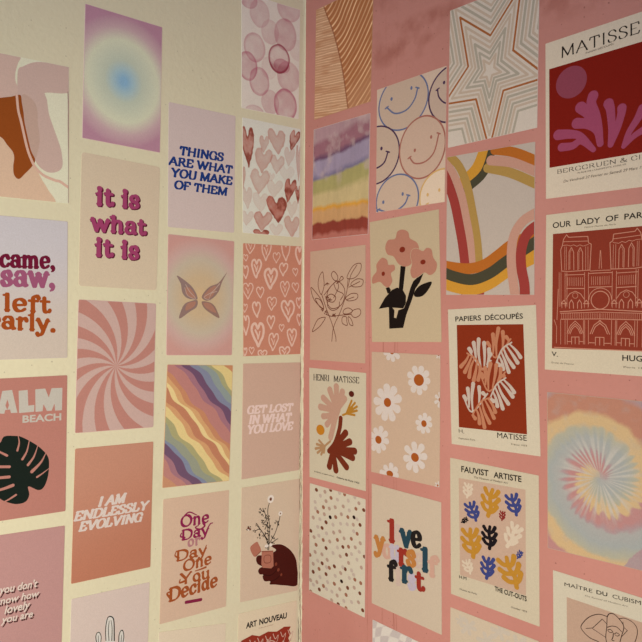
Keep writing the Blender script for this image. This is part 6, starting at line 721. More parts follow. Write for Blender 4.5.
c.shapes('frond', (0.009, 0.007, 0.012), [('s', [(46.5, 87.2), (47.9, 79.1), (46.0, 71.7), (47.2, 64.3)], 3.85, 3.39), ('s', [(47.0, 84.4), (50.6, 81.6), (53.3, 76.9)], 3.08, 4.16), ('s', [(46.5, 83.5), (42.4, 82.5), (39.6, 79.3)], 3.08, 4.16), ('s', [(47.1, 77.8), (51.2, 74.8), (54.2, 70.1)], 3.08, 4.16), ('s', [(46.5, 76.9), (41.9, 76.0), (38.8, 72.8)], 3.08, 4.16), ('s', [(47.1, 71.2), (50.3, 68.5), (52.9, 63.9)], 3.08, 4.16), ('s', [(46.6, 70.3), (42.8, 69.1), (40.3, 65.8)], 3.08, 4.16)])
c.shapes('frond', (0.655, 0.569, 0.509), [('s', [(66.4, 79.5), (71.4, 71.6), (73.4, 62.8), (77.9, 55.5)], 3.97, 3.49), ('s', [(68.2, 76.8), (72.3, 75.4), (76.7, 71.6)], 3.18, 4.29), ('s', [(68.2, 75.5), (65.4, 72.6), (64.8, 67.9)], 3.18, 4.29), ('s', [(71.4, 69.7), (76.0, 68.5), (80.6, 64.8)], 3.18, 4.29), ('s', [(71.4, 68.5), (68.2, 65.4), (67.3, 60.7)], 3.18, 4.29), ('s', [(74.6, 62.7), (78.3, 61.4), (82.5, 57.7)], 3.07, 4.14), ('s', [(74.6, 61.5), (72.2, 58.6), (71.8, 54.0)], 3.07, 4.14)])
c.shapes('frond', (0.045, 0.06, 0.255), [('s', [(77.4, 88.7), (79.2, 86.0), (80.1, 83.0), (81.7, 80.5)], 1.38, 1.21), ('s', [(78.1, 87.8), (79.5, 87.4), (81.0, 86.1)], 1.06, 1.44), ('s', [(78.1, 87.4), (77.2, 86.3), (77.1, 84.7)], 1.06, 1.44), ('s', [(79.3, 85.4), (80.8, 85.0), (82.5, 83.8)], 1.06, 1.44), ('s', [(79.3, 85.0), (78.3, 83.9), (78.0, 82.2)], 1.06, 1.44), ('s', [(80.5, 83.0), (81.8, 82.5), (83.2, 81.3)], 1.06, 1.44), ('s', [(80.5, 82.6), (79.7, 81.5), (79.7, 79.9)], 1.06, 1.44)])
c.shapes('frond', (0.655, 0.569, 0.509), [('s', [(23.8, 120.4), (23.1, 115.6), (20.2, 112.0), (19.4, 107.6)], 2.51, 2.2), ('s', [(23.6, 118.7), (25.5, 116.4), (26.4, 113.2)], 2.0, 2.71), ('s', [(23.0, 118.3), (20.0, 118.7), (17.4, 117.5)], 2.07, 2.79), ('s', [(22.2, 115.1), (24.4, 112.6), (25.6, 109.3)], 2.07, 2.79), ('s', [(21.7, 114.7), (18.3, 115.2), (15.4, 114.1)], 2.07, 2.79), ('s', [(20.9, 111.4), (22.5, 109.2), (23.3, 106.1)], 2.07, 2.79), ('s', [(20.3, 111.0), (17.4, 111.2), (15.0, 109.9)], 2.07, 2.79)])
c.shapes('frond', (0.045, 0.06, 0.255), [('s', [(42.9, 119.5), (45.0, 111.9), (44.0, 104.6), (45.9, 97.6)], 3.6, 3.17), ('s', [(43.7, 116.9), (47.2, 114.4), (50.2, 110.0)], 2.97, 4.01), ('s', [(43.3, 116.0), (39.6, 114.7), (37.5, 111.5)], 2.88, 3.89), ('s', [(44.4, 110.5), (48.4, 107.9), (51.7, 103.6)], 2.97, 4.01), ('s', [(44.0, 109.6), (39.9, 108.5), (37.4, 105.2)], 2.88, 3.89), ('s', [(45.1, 104.2), (48.3, 101.8), (51.1, 97.5)], 2.88, 3.89), ('s', [(44.7, 103.3), (41.4, 101.9), (39.4, 98.6)], 2.97, 4.01)])
c.shapes('frond', (0.49, 0.246, 0.036), [('s', [(76.4, 118.3), (74.4, 108.3), (67.9, 100.8), (65.8, 91.5)], 5.17, 4.55), ('s', [(75.8, 114.7), (79.4, 109.7), (80.9, 102.9)], 4.28, 5.77), ('s', [(74.5, 114.0), (68.2, 115.1), (62.6, 112.8)], 4.13, 5.58), ('s', [(72.5, 107.2), (76.8, 101.7), (78.8, 94.6)], 4.28, 5.77), ('s', [(71.3, 106.4), (64.2, 107.8), (58.1, 105.8)], 4.13, 5.58), ('s', [(69.2, 99.5), (72.4, 94.7), (73.7, 88.1)], 4.28, 5.77), ('s', [(68.0, 98.7), (62.0, 99.4), (56.6, 96.8)], 4.13, 5.58)])
c.shapes('lettering', (0.014, 0.011, 0.011), [('b', 'FAUVIST', 13.9, 46.0, 12.8, 11.4, 6.6, 0, 0.015)])
c.shapes('lettering', (0.014, 0.011, 0.011), [('b', 'ARTISTE', 51.9, 82.3, 11.4, 10.0, 6.3, 0, 0.015)])
c.shapes('lettering', (0.014, 0.011, 0.011), [('b', 'THE CUT-OUTS', 52.3, 87.0, 129.7, 129.2, 5.1, 0, 0.02)])
c.shapes('lettering', (0.014, 0.011, 0.011), [('b', 'H.M', 10.7, 19.3, 129.6, 129.0, 3.6, 0, 0.02)])
c.shapes('caption', (0.12, 0.099, 0.09), [('b', 'The Museum of Modern Art', 29.2, 67.6, 16.5, 15.0, 2.0, 0.2, 0)])
c.shapes('caption', (0.12, 0.099, 0.09), [('b', 'Musée de Paris', 11.3, 31.6, 141.9, 140.8, 1.8, 0, 0)])
c.shapes('caption', (0.12, 0.099, 0.09), [('b', 'October 1953', 70.4, 87.2, 141.2, 140.4, 1.7, 0, 0)])

c = Card('pale_flower_print', 'R', [[0.2503, -0.3183], [0.3593, -0.3213], [0.3593, -0.4763], [0.2503, -0.4733]], 'pale beige card with faint white flowers at the bottom edge under the frond poster', 'art print', 'art cards on the pink wall', (0.602, 0.518, 0.449), 0.6)
c.shapes('faint_flowers', (0.562, 0.51, 0.485), [('s', [(21.8, 14.0), (30.1, 13.1)], 2.65, 4.42), ('s', [(21.8, 14.0), (23.8, 20.1)], 2.65, 4.42), ('s', [(21.8, 14.0), (15.3, 21.0)], 2.65, 4.42), ('s', [(21.8, 14.0), (13.4, 14.8)], 2.65, 4.42), ('s', [(21.8, 14.0), (19.9, 7.8)], 2.65, 4.42), ('s', [(21.8, 14.0), (28.2, 7.0)], 2.65, 4.42), ('s', [(59.1, 5.0), (68.0, 4.1)], 2.79, 4.65), ('s', [(59.1, 5.0), (61.2, 11.8)], 2.79, 4.65), ('s', [(59.1, 5.0), (52.2, 12.8)], 2.79, 4.65), ('s', [(59.1, 5.0), (50.1, 5.9)], 2.79, 4.65), ('s', [(59.1, 5.0), (57.1, -1.9)], 2.79, 4.65), ('s', [(59.1, 5.0), (66.0, -2.7)], 2.79, 4.65), ('s', [(43.3, 20.9), (52.5, 19.8)], 2.88, 4.8), ('s', [(43.3, 20.9), (45.5, 27.8)], 2.88, 4.8), ('s', [(43.3, 20.9), (36.2, 29.0)], 2.88, 4.8), ('s', [(43.3, 20.9), (34.0, 22.0)], 2.88, 4.8), ('s', [(43.3, 20.9), (41.2, 14.0)], 2.88, 4.8), ('s', [(43.3, 20.9), (50.4, 13.0)], 2.88, 4.8), ('s', [(13.3, 9.5), (18.5, 8.9)], 1.68, 2.8), ('s', [(13.3, 9.5), (14.5, 13.3)], 1.68, 2.8), ('s', [(13.3, 9.5), (9.2, 13.8)], 1.68, 2.8), ('s', [(13.3, 9.5), (8.0, 10.0)], 1.68, 2.8), ('s', [(13.3, 9.5), (12.1, 5.6)], 1.68, 2.8), ('s', [(13.3, 9.5), (17.3, 5.2)], 1.68, 2.8), ('s', [(77.6, 12.5), (87.3, 11.3)], 3.06, 5.1), ('s', [(77.6, 12.5), (79.9, 20.0)], 3.06, 5.1), ('s', [(77.6, 12.5), (70.1, 21.2)], 3.06, 5.1), ('s', [(77.6, 12.5), (67.8, 13.5)], 3.06, 5.1), ('s', [(77.6, 12.5), (75.4, 4.8)], 3.06, 5.1), ('s', [(77.6, 12.5), (85.1, 3.9)], 3.06, 5.1), ('s', [(33.6, 37.8), (41.8, 36.7)], 2.57, 4.29), ('s', [(33.6, 37.8), (35.6, 43.8)], 2.57, 4.29), ('s', [(33.6, 37.8), (27.3, 44.9)], 2.57, 4.29), ('s', [(33.6, 37.8), (25.4, 38.9)], 2.57, 4.29), ('s', [(33.6, 37.8), (31.8, 31.8)], 2.57, 4.29), ('s', [(33.6, 37.8), (39.9, 30.8)], 2.57, 4.29)])

c = Card('cutout_poster', 'R', [[0.3634, 0.2864], [0.4739, 0.2896], [0.4754, 0.1277], [0.3649, 0.1284]], 'large poster at upper right with lilac seaweed shapes and a disc on deep red', 'poster', 'art cards on the pink wall', (0.72, 0.641, 0.57), 0.6)
c.shapes('panel', (0.225, 0.011, 0.006), [('P', [(3.6, 25.7), (96.4, 25.7), (96.4, 120.6), (3.6, 120.6)])], label='deep red picture panel')
c.shapes('disc_shape', (0.285, 0.064, 0.113), [('e', 24.9, 43.9, 14.6, 14.8, 0)], label='lilac disc')
c.shapes('seaweed_shape', (0.364, 0.073, 0.166), [('s', [(51.3, 106.4), (50.3, 93.1), (47.8, 80.1), (43.5, 68.3), (45.1, 61.8)], 5.5, 9.5), ('s', [(51.3, 106.4), (48.8, 89.7), (40.4, 76.9), (33.8, 69.7)], 6, 10.5), ('s', [(51.3, 106.4), (48.8, 94.3), (40.3, 86.6), (30.2, 83.5)], 6, 10)])
c.shapes('seaweed_shape', (0.364, 0.073, 0.166), [('s', [(60.4, 109.2), (61.6, 95.4), (60.5, 78.4), (58.8, 72.1)], 5, 9), ('s', [(60.4, 109.2), (66.1, 96.3), (69.8, 83.6), (70.3, 78.8)], 5, 8)])
c.shapes('seaweed_shape', (0.364, 0.073, 0.166), [('s', [(45.2, 110.7), (34.0, 96.8), (24.4, 92.5), (12.5, 90.7)], 4.8, 9.92), ('s', [(45.2, 110.7), (34.0, 100.8), (25.9, 103.7), (15.8, 103.1)], 4.8, 8.0)])
c.shapes('seaweed_shape', (0.364, 0.073, 0.166), [('s', [(71.6, 112.7), (76.2, 101.4), (83.4, 91.0), (87.7, 83.1)], 3.9, 7.8), ('s', [(71.6, 112.7), (80.5, 105.2), (89.0, 101.0), (94.5, 96.3)], 3.9, 7.2)])
c.shapes('lettering', (0.018, 0.013, 0.013), [('t', 'fine', 'MATISSE', 14.5, 86.3, 18.6, 17.8, 10.4, 0)])
c.shapes('lettering', (0.018, 0.013, 0.013), [('t', 'book', 'BERGGRUEN & CIE', 10.7, 91.9, 127.6, 126.1, 3.9, 0)])
c.shapes('caption', (0.11, 0.081, 0.076), [('b', 'PAPIERS DÉCOUPÉS', 38.7, 63.5, 21.8, 21.0, 1.6, 0, 0)])
c.shapes('caption', (0.11, 0.081, 0.076), [('b', "70 RUE DE L'UNIVERSITÉ, PARIS VII", 30.3, 73.5, 130.4, 129.2, 1.4, 0, 0)])
c.shapes('caption', (0.11, 0.081, 0.076), [('b', 'Du Vendredi 27 Février au Samedi 29 Mars 1953', 17.3, 91.9, 136.7, 134.2, 2.5, 0.25, 0)])

c = Card('cathedral_poster', 'R', [[0.3652, 0.112], [0.4757, 0.1126], [0.4751, -0.0462], [0.3646, -0.0446]], 'cream poster headed OUR LADY OF PARIS with line drawn cathedral front on brick red', 'poster', 'art cards on the pink wall', (0.658, 0.596, 0.512), 0.6)
c.shapes('panel', (0.26, 0.041, 0.025), [('P', [(6.9, 19.1), (96.1, 19.6), (96.1, 128.3), (6.9, 129.3)])], label='brick red picture panel')
c.shapes('cathedral_drawing', (0.567, 0.263, 0.202), [('l', [(15.7, 54.2), (14.6, 34.9), (16.1, 31.3), (17.3, 25.0), (20.2, 21.1), (22.0, 23.6), (40.0, 24.4), (40.8, 30.5), (43.2, 31.8), (42.1, 55.6)], 0.72, 0.72), ('l', [(87.3, 54.2), (88.4, 34.9), (86.9, 31.3), (85.7, 25.0), (82.8, 21.1), (81.0, 23.6), (63.0, 24.4), (62.2, 30.5), (59.8, 31.8), (60.9, 55.6)], 0.72, 0.72), ('l', [(17.3, 27.4), (40.3, 28.7)], 0.58, 0.58), ('l', [(85.7, 27.4), (62.7, 28.7)], 0.58, 0.58), ('l', [(16.7, 30.9), (21.0, 30.9), (24.0, 32.0), (26.9, 31.1), (29.9, 32.8), (32.8, 31.6), (35.7, 33.0), (40.6, 31.9)], 0.5, 0.5), ('l', [(86.3, 30.9), (82.0, 30.9), (79.0, 32.0), (76.1, 31.1), (73.1, 32.8), (70.2, 31.6), (67.3, 33.0), (62.4, 31.9)], 0.5, 0.5), ('l', [(18.5, 32.2), (18.7, 54.1)], 0.43, 0.43), ('l', [(84.5, 32.2), (84.3, 54.1)], 0.43, 0.43), ('l', [(20.0, 32.3), (20.2, 54.2)], 0.43, 0.43), ('l', [(83.0, 32.3), (82.8, 54.2)], 0.43, 0.43), ('l', [(38.1, 33.7), (38.3, 55.1)], 0.43, 0.43), ('l', [(64.9, 33.7), (64.7, 55.1)], 0.43, 0.43), ('l', [(40.2, 33.9), (40.4, 55.2)], 0.43, 0.43), ('l', [(62.8, 33.9), (62.6, 55.2)], 0.43, 0.43), ('l', [(22.7, 54.3), (22.6, 37.7), (24.8, 33.4), (27.0, 38.0), (27.3, 54.5)], 0.65, 0.65), ('l', [(80.3, 54.3), (80.4, 37.7), (78.2, 33.4), (76.0, 38.0), (75.7, 54.5)], 0.65, 0.65), ('l', [(31.1, 54.7), (30.9, 38.3), (33.1, 34.1), (35.3, 38.6), (35.5, 55.0)], 0.65, 0.65), ('l', [(71.9, 54.7), (72.1, 38.3), (69.9, 34.1), (67.7, 38.6), (67.5, 55.0)], 0.65, 0.65), ('l', [(23.7, 53.9), (23.6, 38.5), (24.8, 35.9)], 0.36, 0.36), ('l', [(79.3, 53.9), (79.4, 38.5), (78.2, 35.9)], 0.36, 0.36), ('l', [(32.1, 54.3), (32.0, 39.1), (33.1, 36.5)], 0.36, 0.36), ('l', [(70.9, 54.3), (71.0, 39.1), (69.9, 36.5)], 0.36, 0.36), ('l', [(15.3, 55.1), (22.0, 56.0), (42.3, 55.6)], 0.72, 0.72), ('l', [(87.7, 55.1), (81.0, 56.0), (60.7, 55.6)], 0.72, 0.72), ('l', [(13.3, 56.5), (13.6, 88.9)], 0.5, 0.5), ('l', [(89.7, 56.5), (89.4, 88.9)], 0.5, 0.5), ('l', [(15.1, 56.6), (15.4, 88.9)], 0.5, 0.5), ('l', [(87.9, 56.6), (87.6, 88.9)], 0.5, 0.5), ('l', [(19.0, 56.8), (19.3, 88.9)], 0.5, 0.5), ('l', [(84.0, 56.8), (83.7, 88.9)], 0.5, 0.5), ('l', [(20.8, 56.9), (21.1, 88.9)], 0.5, 0.5), ('l', [(82.2, 56.9), (81.9, 88.9)], 0.5, 0.5), ('l', [(37.3, 57.6), (37.5, 89.1)], 0.5, 0.5), ('l', [(65.7, 57.6), (65.5, 89.1)], 0.5, 0.5), ('l', [(40.9, 57.8), (41.1, 89.1)], 0.5, 0.5), ('l', [(62.1, 57.8), (61.9, 89.1)], 0.5, 0.5), ('l', [(19.0, 59.1), (37.3, 59.4)], 0.65, 0.65), ('l', [(84.0, 59.1), (65.7, 59.4)], 0.65, 0.65), ('l', [(20.6, 71.9), (37.0, 72.4)], 0.79, 0.79), ('l', [(82.4, 71.9), (66.0, 72.4)], 0.79, 0.79), ('l', [(42.5, 56.5), (51.6, 56.3)], 0.58, 0.58), ('l', [(60.5, 56.5), (51.4, 56.3)], 0.58, 0.58), ('l', [(40.9, 58.7), (51.7, 58.6)], 0.72, 0.72), ('l', [(62.1, 58.7), (51.3, 58.6)], 0.72, 0.72), ('l', [(41.7, 71.4), (51.8, 71.4)], 0.72, 0.72), ('l', [(61.3, 71.4), (51.2, 71.4)], 0.72, 0.72), ('l', [(21.3, 61.6), (21.4, 69.6)], 0.4, 0.4), ('l', [(81.7, 61.6), (81.6, 69.6)], 0.4, 0.4), ('l', [(23.1, 61.7), (23.1, 69.6)], 0.4, 0.4), ('l', [(79.9, 61.7), (79.9, 69.6)], 0.4, 0.4), ('l', [(24.8, 61.7), (24.9, 69.7)], 0.4, 0.4), ('l', [(78.2, 61.7), (78.1, 69.7)], 0.4, 0.4), ('l', [(26.6, 61.8), (26.7, 69.7)], 0.4, 0.4), ('l', [(76.4, 61.8), (76.3, 69.7)], 0.4, 0.4), ('l', [(28.4, 61.9), (28.4, 69.8)], 0.4, 0.4), ('l', [(74.6, 61.9), (74.6, 69.8)], 0.4, 0.4), ('l', [(30.1, 62.0), (30.2, 69.8)], 0.4, 0.4), ('l', [(72.9, 62.0), (72.8, 69.8)], 0.4, 0.4), ('l', [(31.9, 62.0), (31.9, 69.9)], 0.4, 0.4), ('l', [(71.1, 62.0), (71.1, 69.9)], 0.4, 0.4), ('l', [(33.6, 62.1), (33.7, 69.9)], 0.4, 0.4), ('l', [(69.4, 62.1), (69.3, 69.9)], 0.4, 0.4), ('l', [(35.3, 62.2), (35.4, 70.0)], 0.4, 0.4), ('l', [(67.7, 62.2), (67.6, 70.0)], 0.4, 0.4), ('l', [(43.7, 61.7), (43.8, 69.3)], 0.4, 0.4), ('l', [(59.3, 61.7), (59.2, 69.3)], 0.4, 0.4), ('l', [(45.5, 61.8), (45.6, 69.3)], 0.4, 0.4), ('l', [(57.5, 61.8), (57.4, 69.3)], 0.4, 0.4), ('l', [(47.4, 61.8), (47.4, 69.4)], 0.4, 0.4), ('l', [(55.6, 61.8), (55.6, 69.4)], 0.4, 0.4), ('l', [(49.2, 61.9), (49.2, 69.4)], 0.4, 0.4), ('l', [(53.8, 61.9), (53.8, 69.4)], 0.4, 0.4), ('l', [(51.0, 62.0), (51.0, 69.5)], 0.4, 0.4), ('l', [(52.0, 62.0), (52.0, 69.5)], 0.4, 0.4), ('l', [(50.4, 54.6), (51.3, 38.3), (51.5, 38.3)], 0.5, 0.5), ('l', [(52.6, 54.6), (51.7, 38.3), (51.5, 38.3)], 0.5, 0.5), ('l', [(20.4, 81.9), (23.6, 76.9), (28.8, 74.7), (33.6, 77.1), (37.1, 82.1)], 0.65, 0.65), ('l', [(82.6, 81.9), (79.4, 76.9), (74.2, 74.7), (69.4, 77.1), (65.9, 82.1)], 0.65, 0.65), ('l', [(31.3, 78.8), (31.0, 80.1), (30.1, 81.1), (28.8, 81.4), (27.6, 81.0), (26.7, 80.1), (26.3, 78.7), (26.6, 77.4), (27.5, 76.5), (28.8, 76.2), (30.0, 76.5), (30.9, 77.5), (31.3, 78.8)], 0.43, 0.43), ('l', [(71.7, 78.8), (72.0, 80.1), (72.9, 81.1), (74.2, 81.4), (75.4, 81.0), (76.3, 80.1), (76.7, 78.7), (76.4, 77.4), (75.5, 76.5), (74.2, 76.2), (73.0, 76.5), (72.1, 77.5), (71.7, 78.8)], 0.43, 0.43), ('l', [(15.5, 86.2), (18.1, 83.0), (20.6, 86.3), (15.5, 86.2)], 0.79, 0.79), ('l', [(87.5, 86.2), (84.9, 83.0), (82.4, 86.3), (87.5, 86.2)], 0.79, 0.79), ('l', [(16.3, 86.7), (16.3, 90.4)], 0.43, 0.43), ('l', [(86.7, 86.7), (86.7, 90.4)], 0.43, 0.43), ('l', [(19.9, 86.7), (19.9, 90.4)], 0.43, 0.43), ('l', [(83.1, 86.7), (83.1, 90.4)], 0.43, 0.43), ('l', [(36.7, 86.5), (39.1, 83.3), (41.5, 86.5), (36.7, 86.5)], 0.79, 0.79), ('l', [(66.3, 86.5), (63.9, 83.3), (61.5, 86.5), (66.3, 86.5)], 0.79, 0.79), ('l', [(37.4, 86.9), (37.4, 90.5)], 0.43, 0.43), ('l', [(65.6, 86.9), (65.6, 90.5)], 0.43, 0.43), ('l', [(40.8, 86.9), (40.8, 90.5)], 0.43, 0.43), ('l', [(62.2, 86.9), (62.2, 90.5)], 0.43, 0.43), ('l', [(23.5, 90.7), (23.4, 85.7), (25.2, 82.8), (27.1, 85.8), (27.3, 90.7)], 0.72, 0.72), ('l', [(79.5, 90.7), (79.6, 85.7), (77.8, 82.8), (75.9, 85.8), (75.7, 90.7)], 0.72, 0.72), ('l', [(31.1, 90.8), (31.0, 85.8), (32.8, 82.9), (34.7, 85.9), (34.8, 90.8)], 0.72, 0.72), ('l', [(71.9, 90.8), (72.0, 85.8), (70.2, 82.9), (68.3, 85.9), (68.2, 90.8)], 0.72, 0.72), ('l', [(14.5, 93.9), (32.5, 92.8), (51.9, 91.7)], 0.86, 0.86), ('l', [(88.5, 93.9), (70.5, 92.8), (51.1, 91.7)], 0.86, 0.86), ('l', [(14.9, 95.4), (51.9, 94.3)], 0.58, 0.58), ('l', [(88.1, 95.4), (51.1, 94.3)], 0.58, 0.58), ('l', [(15.2, 101.1), (52.0, 100.5)], 0.72, 0.72), ('l', [(87.8, 101.1), (51.0, 100.5)], 0.72, 0.72), ('l', [(16.1, 95.4), (16.1, 100.5)], 0.36, 0.36), ('l', [(86.9, 95.4), (86.9, 100.5)], 0.36, 0.36), ('l', [(17.8, 95.4), (17.8, 100.5)], 0.36, 0.36), ('l', [(85.2, 95.4), (85.2, 100.5)], 0.36, 0.36), ('l', [(19.5, 95.4), (19.6, 100.5)], 0.36, 0.36), ('l', [(83.5, 95.4), (83.4, 100.5)], 0.36, 0.36), ('l', [(21.3, 95.4), (21.3, 100.4)], 0.36, 0.36), ('l', [(81.7, 95.4), (81.7, 100.4)], 0.36, 0.36), ('l', [(23.0, 95.4), (23.0, 100.4)], 0.36, 0.36), ('l', [(80.0, 95.4), (80.0, 100.4)], 0.36, 0.36), ('l', [(24.7, 95.4), (24.7, 100.4)], 0.36, 0.36), ('l', [(78.3, 95.4), (78.3, 100.4)], 0.36, 0.36), ('l', [(26.4, 95.4), (26.4, 100.4)], 0.36, 0.36), ('l', [(76.6, 95.4), (76.6, 100.4)], 0.36, 0.36), ('l', [(28.1, 95.4), (28.1, 100.4)], 0.36, 0.36), ('l', [(74.9, 95.4), (74.9, 100.4)], 0.36, 0.36), ('l', [(29.8, 95.4), (29.8, 100.4)], 0.36, 0.36), ('l', [(73.2, 95.4), (73.2, 100.4)], 0.36, 0.36), ('l', [(31.5, 95.4), (31.5, 100.4)], 0.36, 0.36), ('l', [(71.5, 95.4), (71.5, 100.4)], 0.36, 0.36), ('l', [(33.1, 95.4), (33.2, 100.4)], 0.36, 0.36), ('l', [(69.9, 95.4), (69.8, 100.4)], 0.36, 0.36), ('l', [(34.8, 95.4), (34.9, 100.3)], 0.36, 0.36), ('l', [(68.2, 95.4), (68.1, 100.3)], 0.36, 0.36), ('l', [(36.5, 95.4), (36.5, 100.3)], 0.36, 0.36), ('l', [(66.5, 95.4), (66.5, 100.3)], 0.36, 0.36), ('l', [(38.1, 95.4), (38.2, 100.3)], 0.36, 0.36), ('l', [(64.9, 95.4), (64.8, 100.3)], 0.36, 0.36), ('l', [(39.8, 95.4), (39.8, 100.3)], 0.36, 0.36), ('l', [(63.2, 95.4), (63.2, 100.3)], 0.36, 0.36), ('l', [(41.4, 95.4), (41.5, 100.3)], 0.36, 0.36), ('l', [(61.6, 95.4), (61.5, 100.3)], 0.36, 0.36), ('l', [(43.1, 95.4), (43.1, 100.3)], 0.36, 0.36), ('l', [(59.9, 95.4), (59.9, 100.3)], 0.36, 0.36), ('l', [(44.7, 95.4), (44.8, 100.3)], 0.36, 0.36), ('l', [(58.3, 95.4), (58.2, 100.3)], 0.36, 0.36), ('l', [(46.3, 95.4), (46.4, 100.3)], 0.36, 0.36), ('l', [(56.7, 95.4), (56.6, 100.3)], 0.36, 0.36), ('l', [(48.0, 95.4), (48.0, 100.3)], 0.36, 0.36), ('l', [(55.0, 95.4), (55.0, 100.3)], 0.36, 0.36), ('l', [(49.6, 95.4), (49.6, 100.2)], 0.36, 0.36), ('l', [(53.4, 95.4), (53.4, 100.2)], 0.36, 0.36), ('l', [(51.2, 95.4), (51.2, 100.2)], 0.36, 0.36), ('l', [(51.8, 95.4), (51.8, 100.2)], 0.36, 0.36), ('l', [(15.2, 102.0), (15.4, 124.8)], 0.5, 0.5), ('l', [(87.8, 102.0), (87.6, 124.8)], 0.5, 0.5), ('l', [(19.4, 101.9), (19.6, 124.7)], 0.5, 0.5), ('l', [(83.6, 101.9), (83.4, 124.7)], 0.5, 0.5), ('l', [(21.5, 101.9), (21.7, 124.6)], 0.5, 0.5), ('l', [(81.5, 101.9), (81.3, 124.6)], 0.5, 0.5), ('l', [(36.7, 101.8), (36.8, 124.0)], 0.5, 0.5), ('l', [(66.3, 101.8), (66.2, 124.0)], 0.5, 0.5), ('l', [(37.8, 101.8), (38.0, 124.0)], 0.5, 0.5), ('l', [(65.2, 101.8), (65.0, 124.0)], 0.5, 0.5), ('l', [(41.2, 101.7), (41.4, 123.8)], 0.5, 0.5), ('l', [(61.8, 101.7), (61.6, 123.8)], 0.5, 0.5), ('l', [(21.4, 114.7), (24.3, 107.3), (29.0, 102.6), (33.7, 107.2), (36.6, 114.3)], 0.65, 0.65), ('l', [(81.6, 114.7), (78.7, 107.3), (74.0, 102.6), (69.3, 107.2), (66.4, 114.3)], 0.65, 0.65), ('l', [(23.0, 114.7), (25.3, 108.8), (29.0, 105.0), (32.8, 108.6), (35.1, 114.4)], 0.65, 0.65), ('l', [(80.0, 114.7), (77.7, 108.8), (74.0, 105.0), (70.2, 108.6), (67.9, 114.4)], 0.65, 0.65), ('l', [(24.4, 114.7), (26.2, 110.1), (29.0, 107.1), (31.9, 110.0), (33.8, 114.4)], 0.65, 0.65), ('l', [(78.6, 114.7), (76.8, 110.1), (74.0, 107.1), (71.1, 110.0), (69.2, 114.4)], 0.65, 0.65), ('l', [(25.8, 124.4), (25.8, 117.7), (32.7, 117.5), (32.8, 124.2)], 0.65, 0.65), ('l', [(77.2, 124.4), (77.2, 117.7), (70.3, 117.5), (70.2, 124.2)], 0.65, 0.65), ('l', [(29.1, 117.6), (29.2, 124.0)], 0.65, 0.65), ('l', [(73.9, 117.6), (73.8, 124.0)], 0.65, 0.65), ('l', [(21.8, 122.1), (25.5, 122.0)], 0.58, 0.58), ('l', [(81.2, 122.1), (77.5, 122.0)], 0.58, 0.58), ('l', [(33.1, 121.7), (36.8, 121.6)], 0.58, 0.58), ('l', [(69.9, 121.7), (66.2, 121.6)], 0.58, 0.58), ('l', [(42.9, 114.2), (46.2, 106.3), (52.0, 101.8)], 0.72, 0.72), ('l', [(60.1, 114.2), (56.8, 106.3), (51.0, 101.8)], 0.72, 0.72), ('l', [(44.7, 114.1), (47.4, 107.8), (52.0, 104.2)], 0.72, 0.72), ('l', [(58.3, 114.1), (55.6, 107.8), (51.0, 104.2)], 0.72, 0.72), ('l', [(47.7, 124.5), (47.7, 117.3), (51.4, 117.2), (51.5, 124.3)], 0.65, 0.65), ('l', [(55.3, 124.5), (55.3, 117.3), (51.6, 117.2), (51.5, 124.3)], 0.65, 0.65), ('l', [(42.1, 122.4), (47.0, 122.5)], 0.65, 0.65), ('l', [(60.9, 122.4), (56.0, 122.5)], 0.65, 0.65), ('l', [(8.8, 101.6), (11.3, 108.3), (11.2, 123.9)], 0.5, 0.5), ('l', [(94.2, 101.6), (91.7, 108.3), (91.8, 123.9)], 0.5, 0.5), ('l', [(12.5, 72.5), (11.6, 101.6)], 0.58, 0.58), ('l', [(90.5, 72.5), (91.4, 101.6)], 0.58, 0.58), ('l', [(9.1, 128.1), (52.2, 128.3)], 0.86, 0.86), ('l', [(93.9, 128.1), (50.8, 128.3)], 0.86, 0.86), ('l', [(51.9, 91.7), (49.8, 91.4), (47.7, 90.6), (46.0, 89.3), (44.6, 87.5), (43.8, 85.5), (43.5, 83.4), (43.7, 81.2), (44.6, 79.2), (45.9, 77.6), (47.6, 76.3), (49.6, 75.5), (51.8, 75.3)], 0.79, 0.79), ('l', [(51.1, 91.7), (53.2, 91.4), (55.3, 90.6), (57.0, 89.3), (58.4, 87.5), (59.2, 85.5), (59.5, 83.4), (59.3, 81.2), (58.4, 79.2), (57.1, 77.6), (55.4, 76.3), (53.4, 75.5), (51.2, 75.3)], 0.79, 0.79), ('l', [(41.5, 82.8), (41.6, 80.8), (42.1, 78.8), (43.0, 77.0), (44.3, 75.4), (45.8, 74.1), (47.7, 73.2), (49.7, 72.6), (51.8, 72.4)], 0.58, 0.58), ('l', [(61.5, 82.8), (61.4, 80.8), (60.9, 78.8), (60.0, 77.0), (58.7, 75.4), (57.2, 74.1), (55.3, 73.2), (53.3, 72.6), (51.2, 72.4)], 0.58, 0.58)])
c.shapes('lettering', (0.016, 0.012, 0.012), [('b', 'OUR', 6.6, 24.3, 13.5, 13.3, 5.7, 0, 0.012)])
c.shapes('lettering', (0.016, 0.012, 0.012), [('b', 'LADY', 29.3, 51.0, 12.9, 13.0, 5.5, 0, 0.012)])
c.shapes('lettering', (0.016, 0.012, 0.012), [('b', 'OF', 55.8, 66.9, 12.7, 12.5, 5.4, 0, 0.012)])
c.shapes('lettering', (0.016, 0.012, 0.012), [('b', 'PARIS', 72.0, 93.0, 12.4, 12.2, 5.3, 0, 0.012)])
c.shapes('lettering', (0.016, 0.012, 0.012), [('b', 'V.', 6.7, 12.8, 136.4, 136.8, 4.5, 0, 0.01)])
c.shapes('lettering', (0.016, 0.012, 0.012), [('b', 'HUGO', 71.3, 95.0, 137.2, 137.2, 5.2, 0, 0.012)])
c.shapes('caption', (0.171, 0.142, 0.123), [('b', 'Notre-Dame de Paris', 36.8, 64.8, 16.4, 16.3, 1.4, 0.2, 0)])
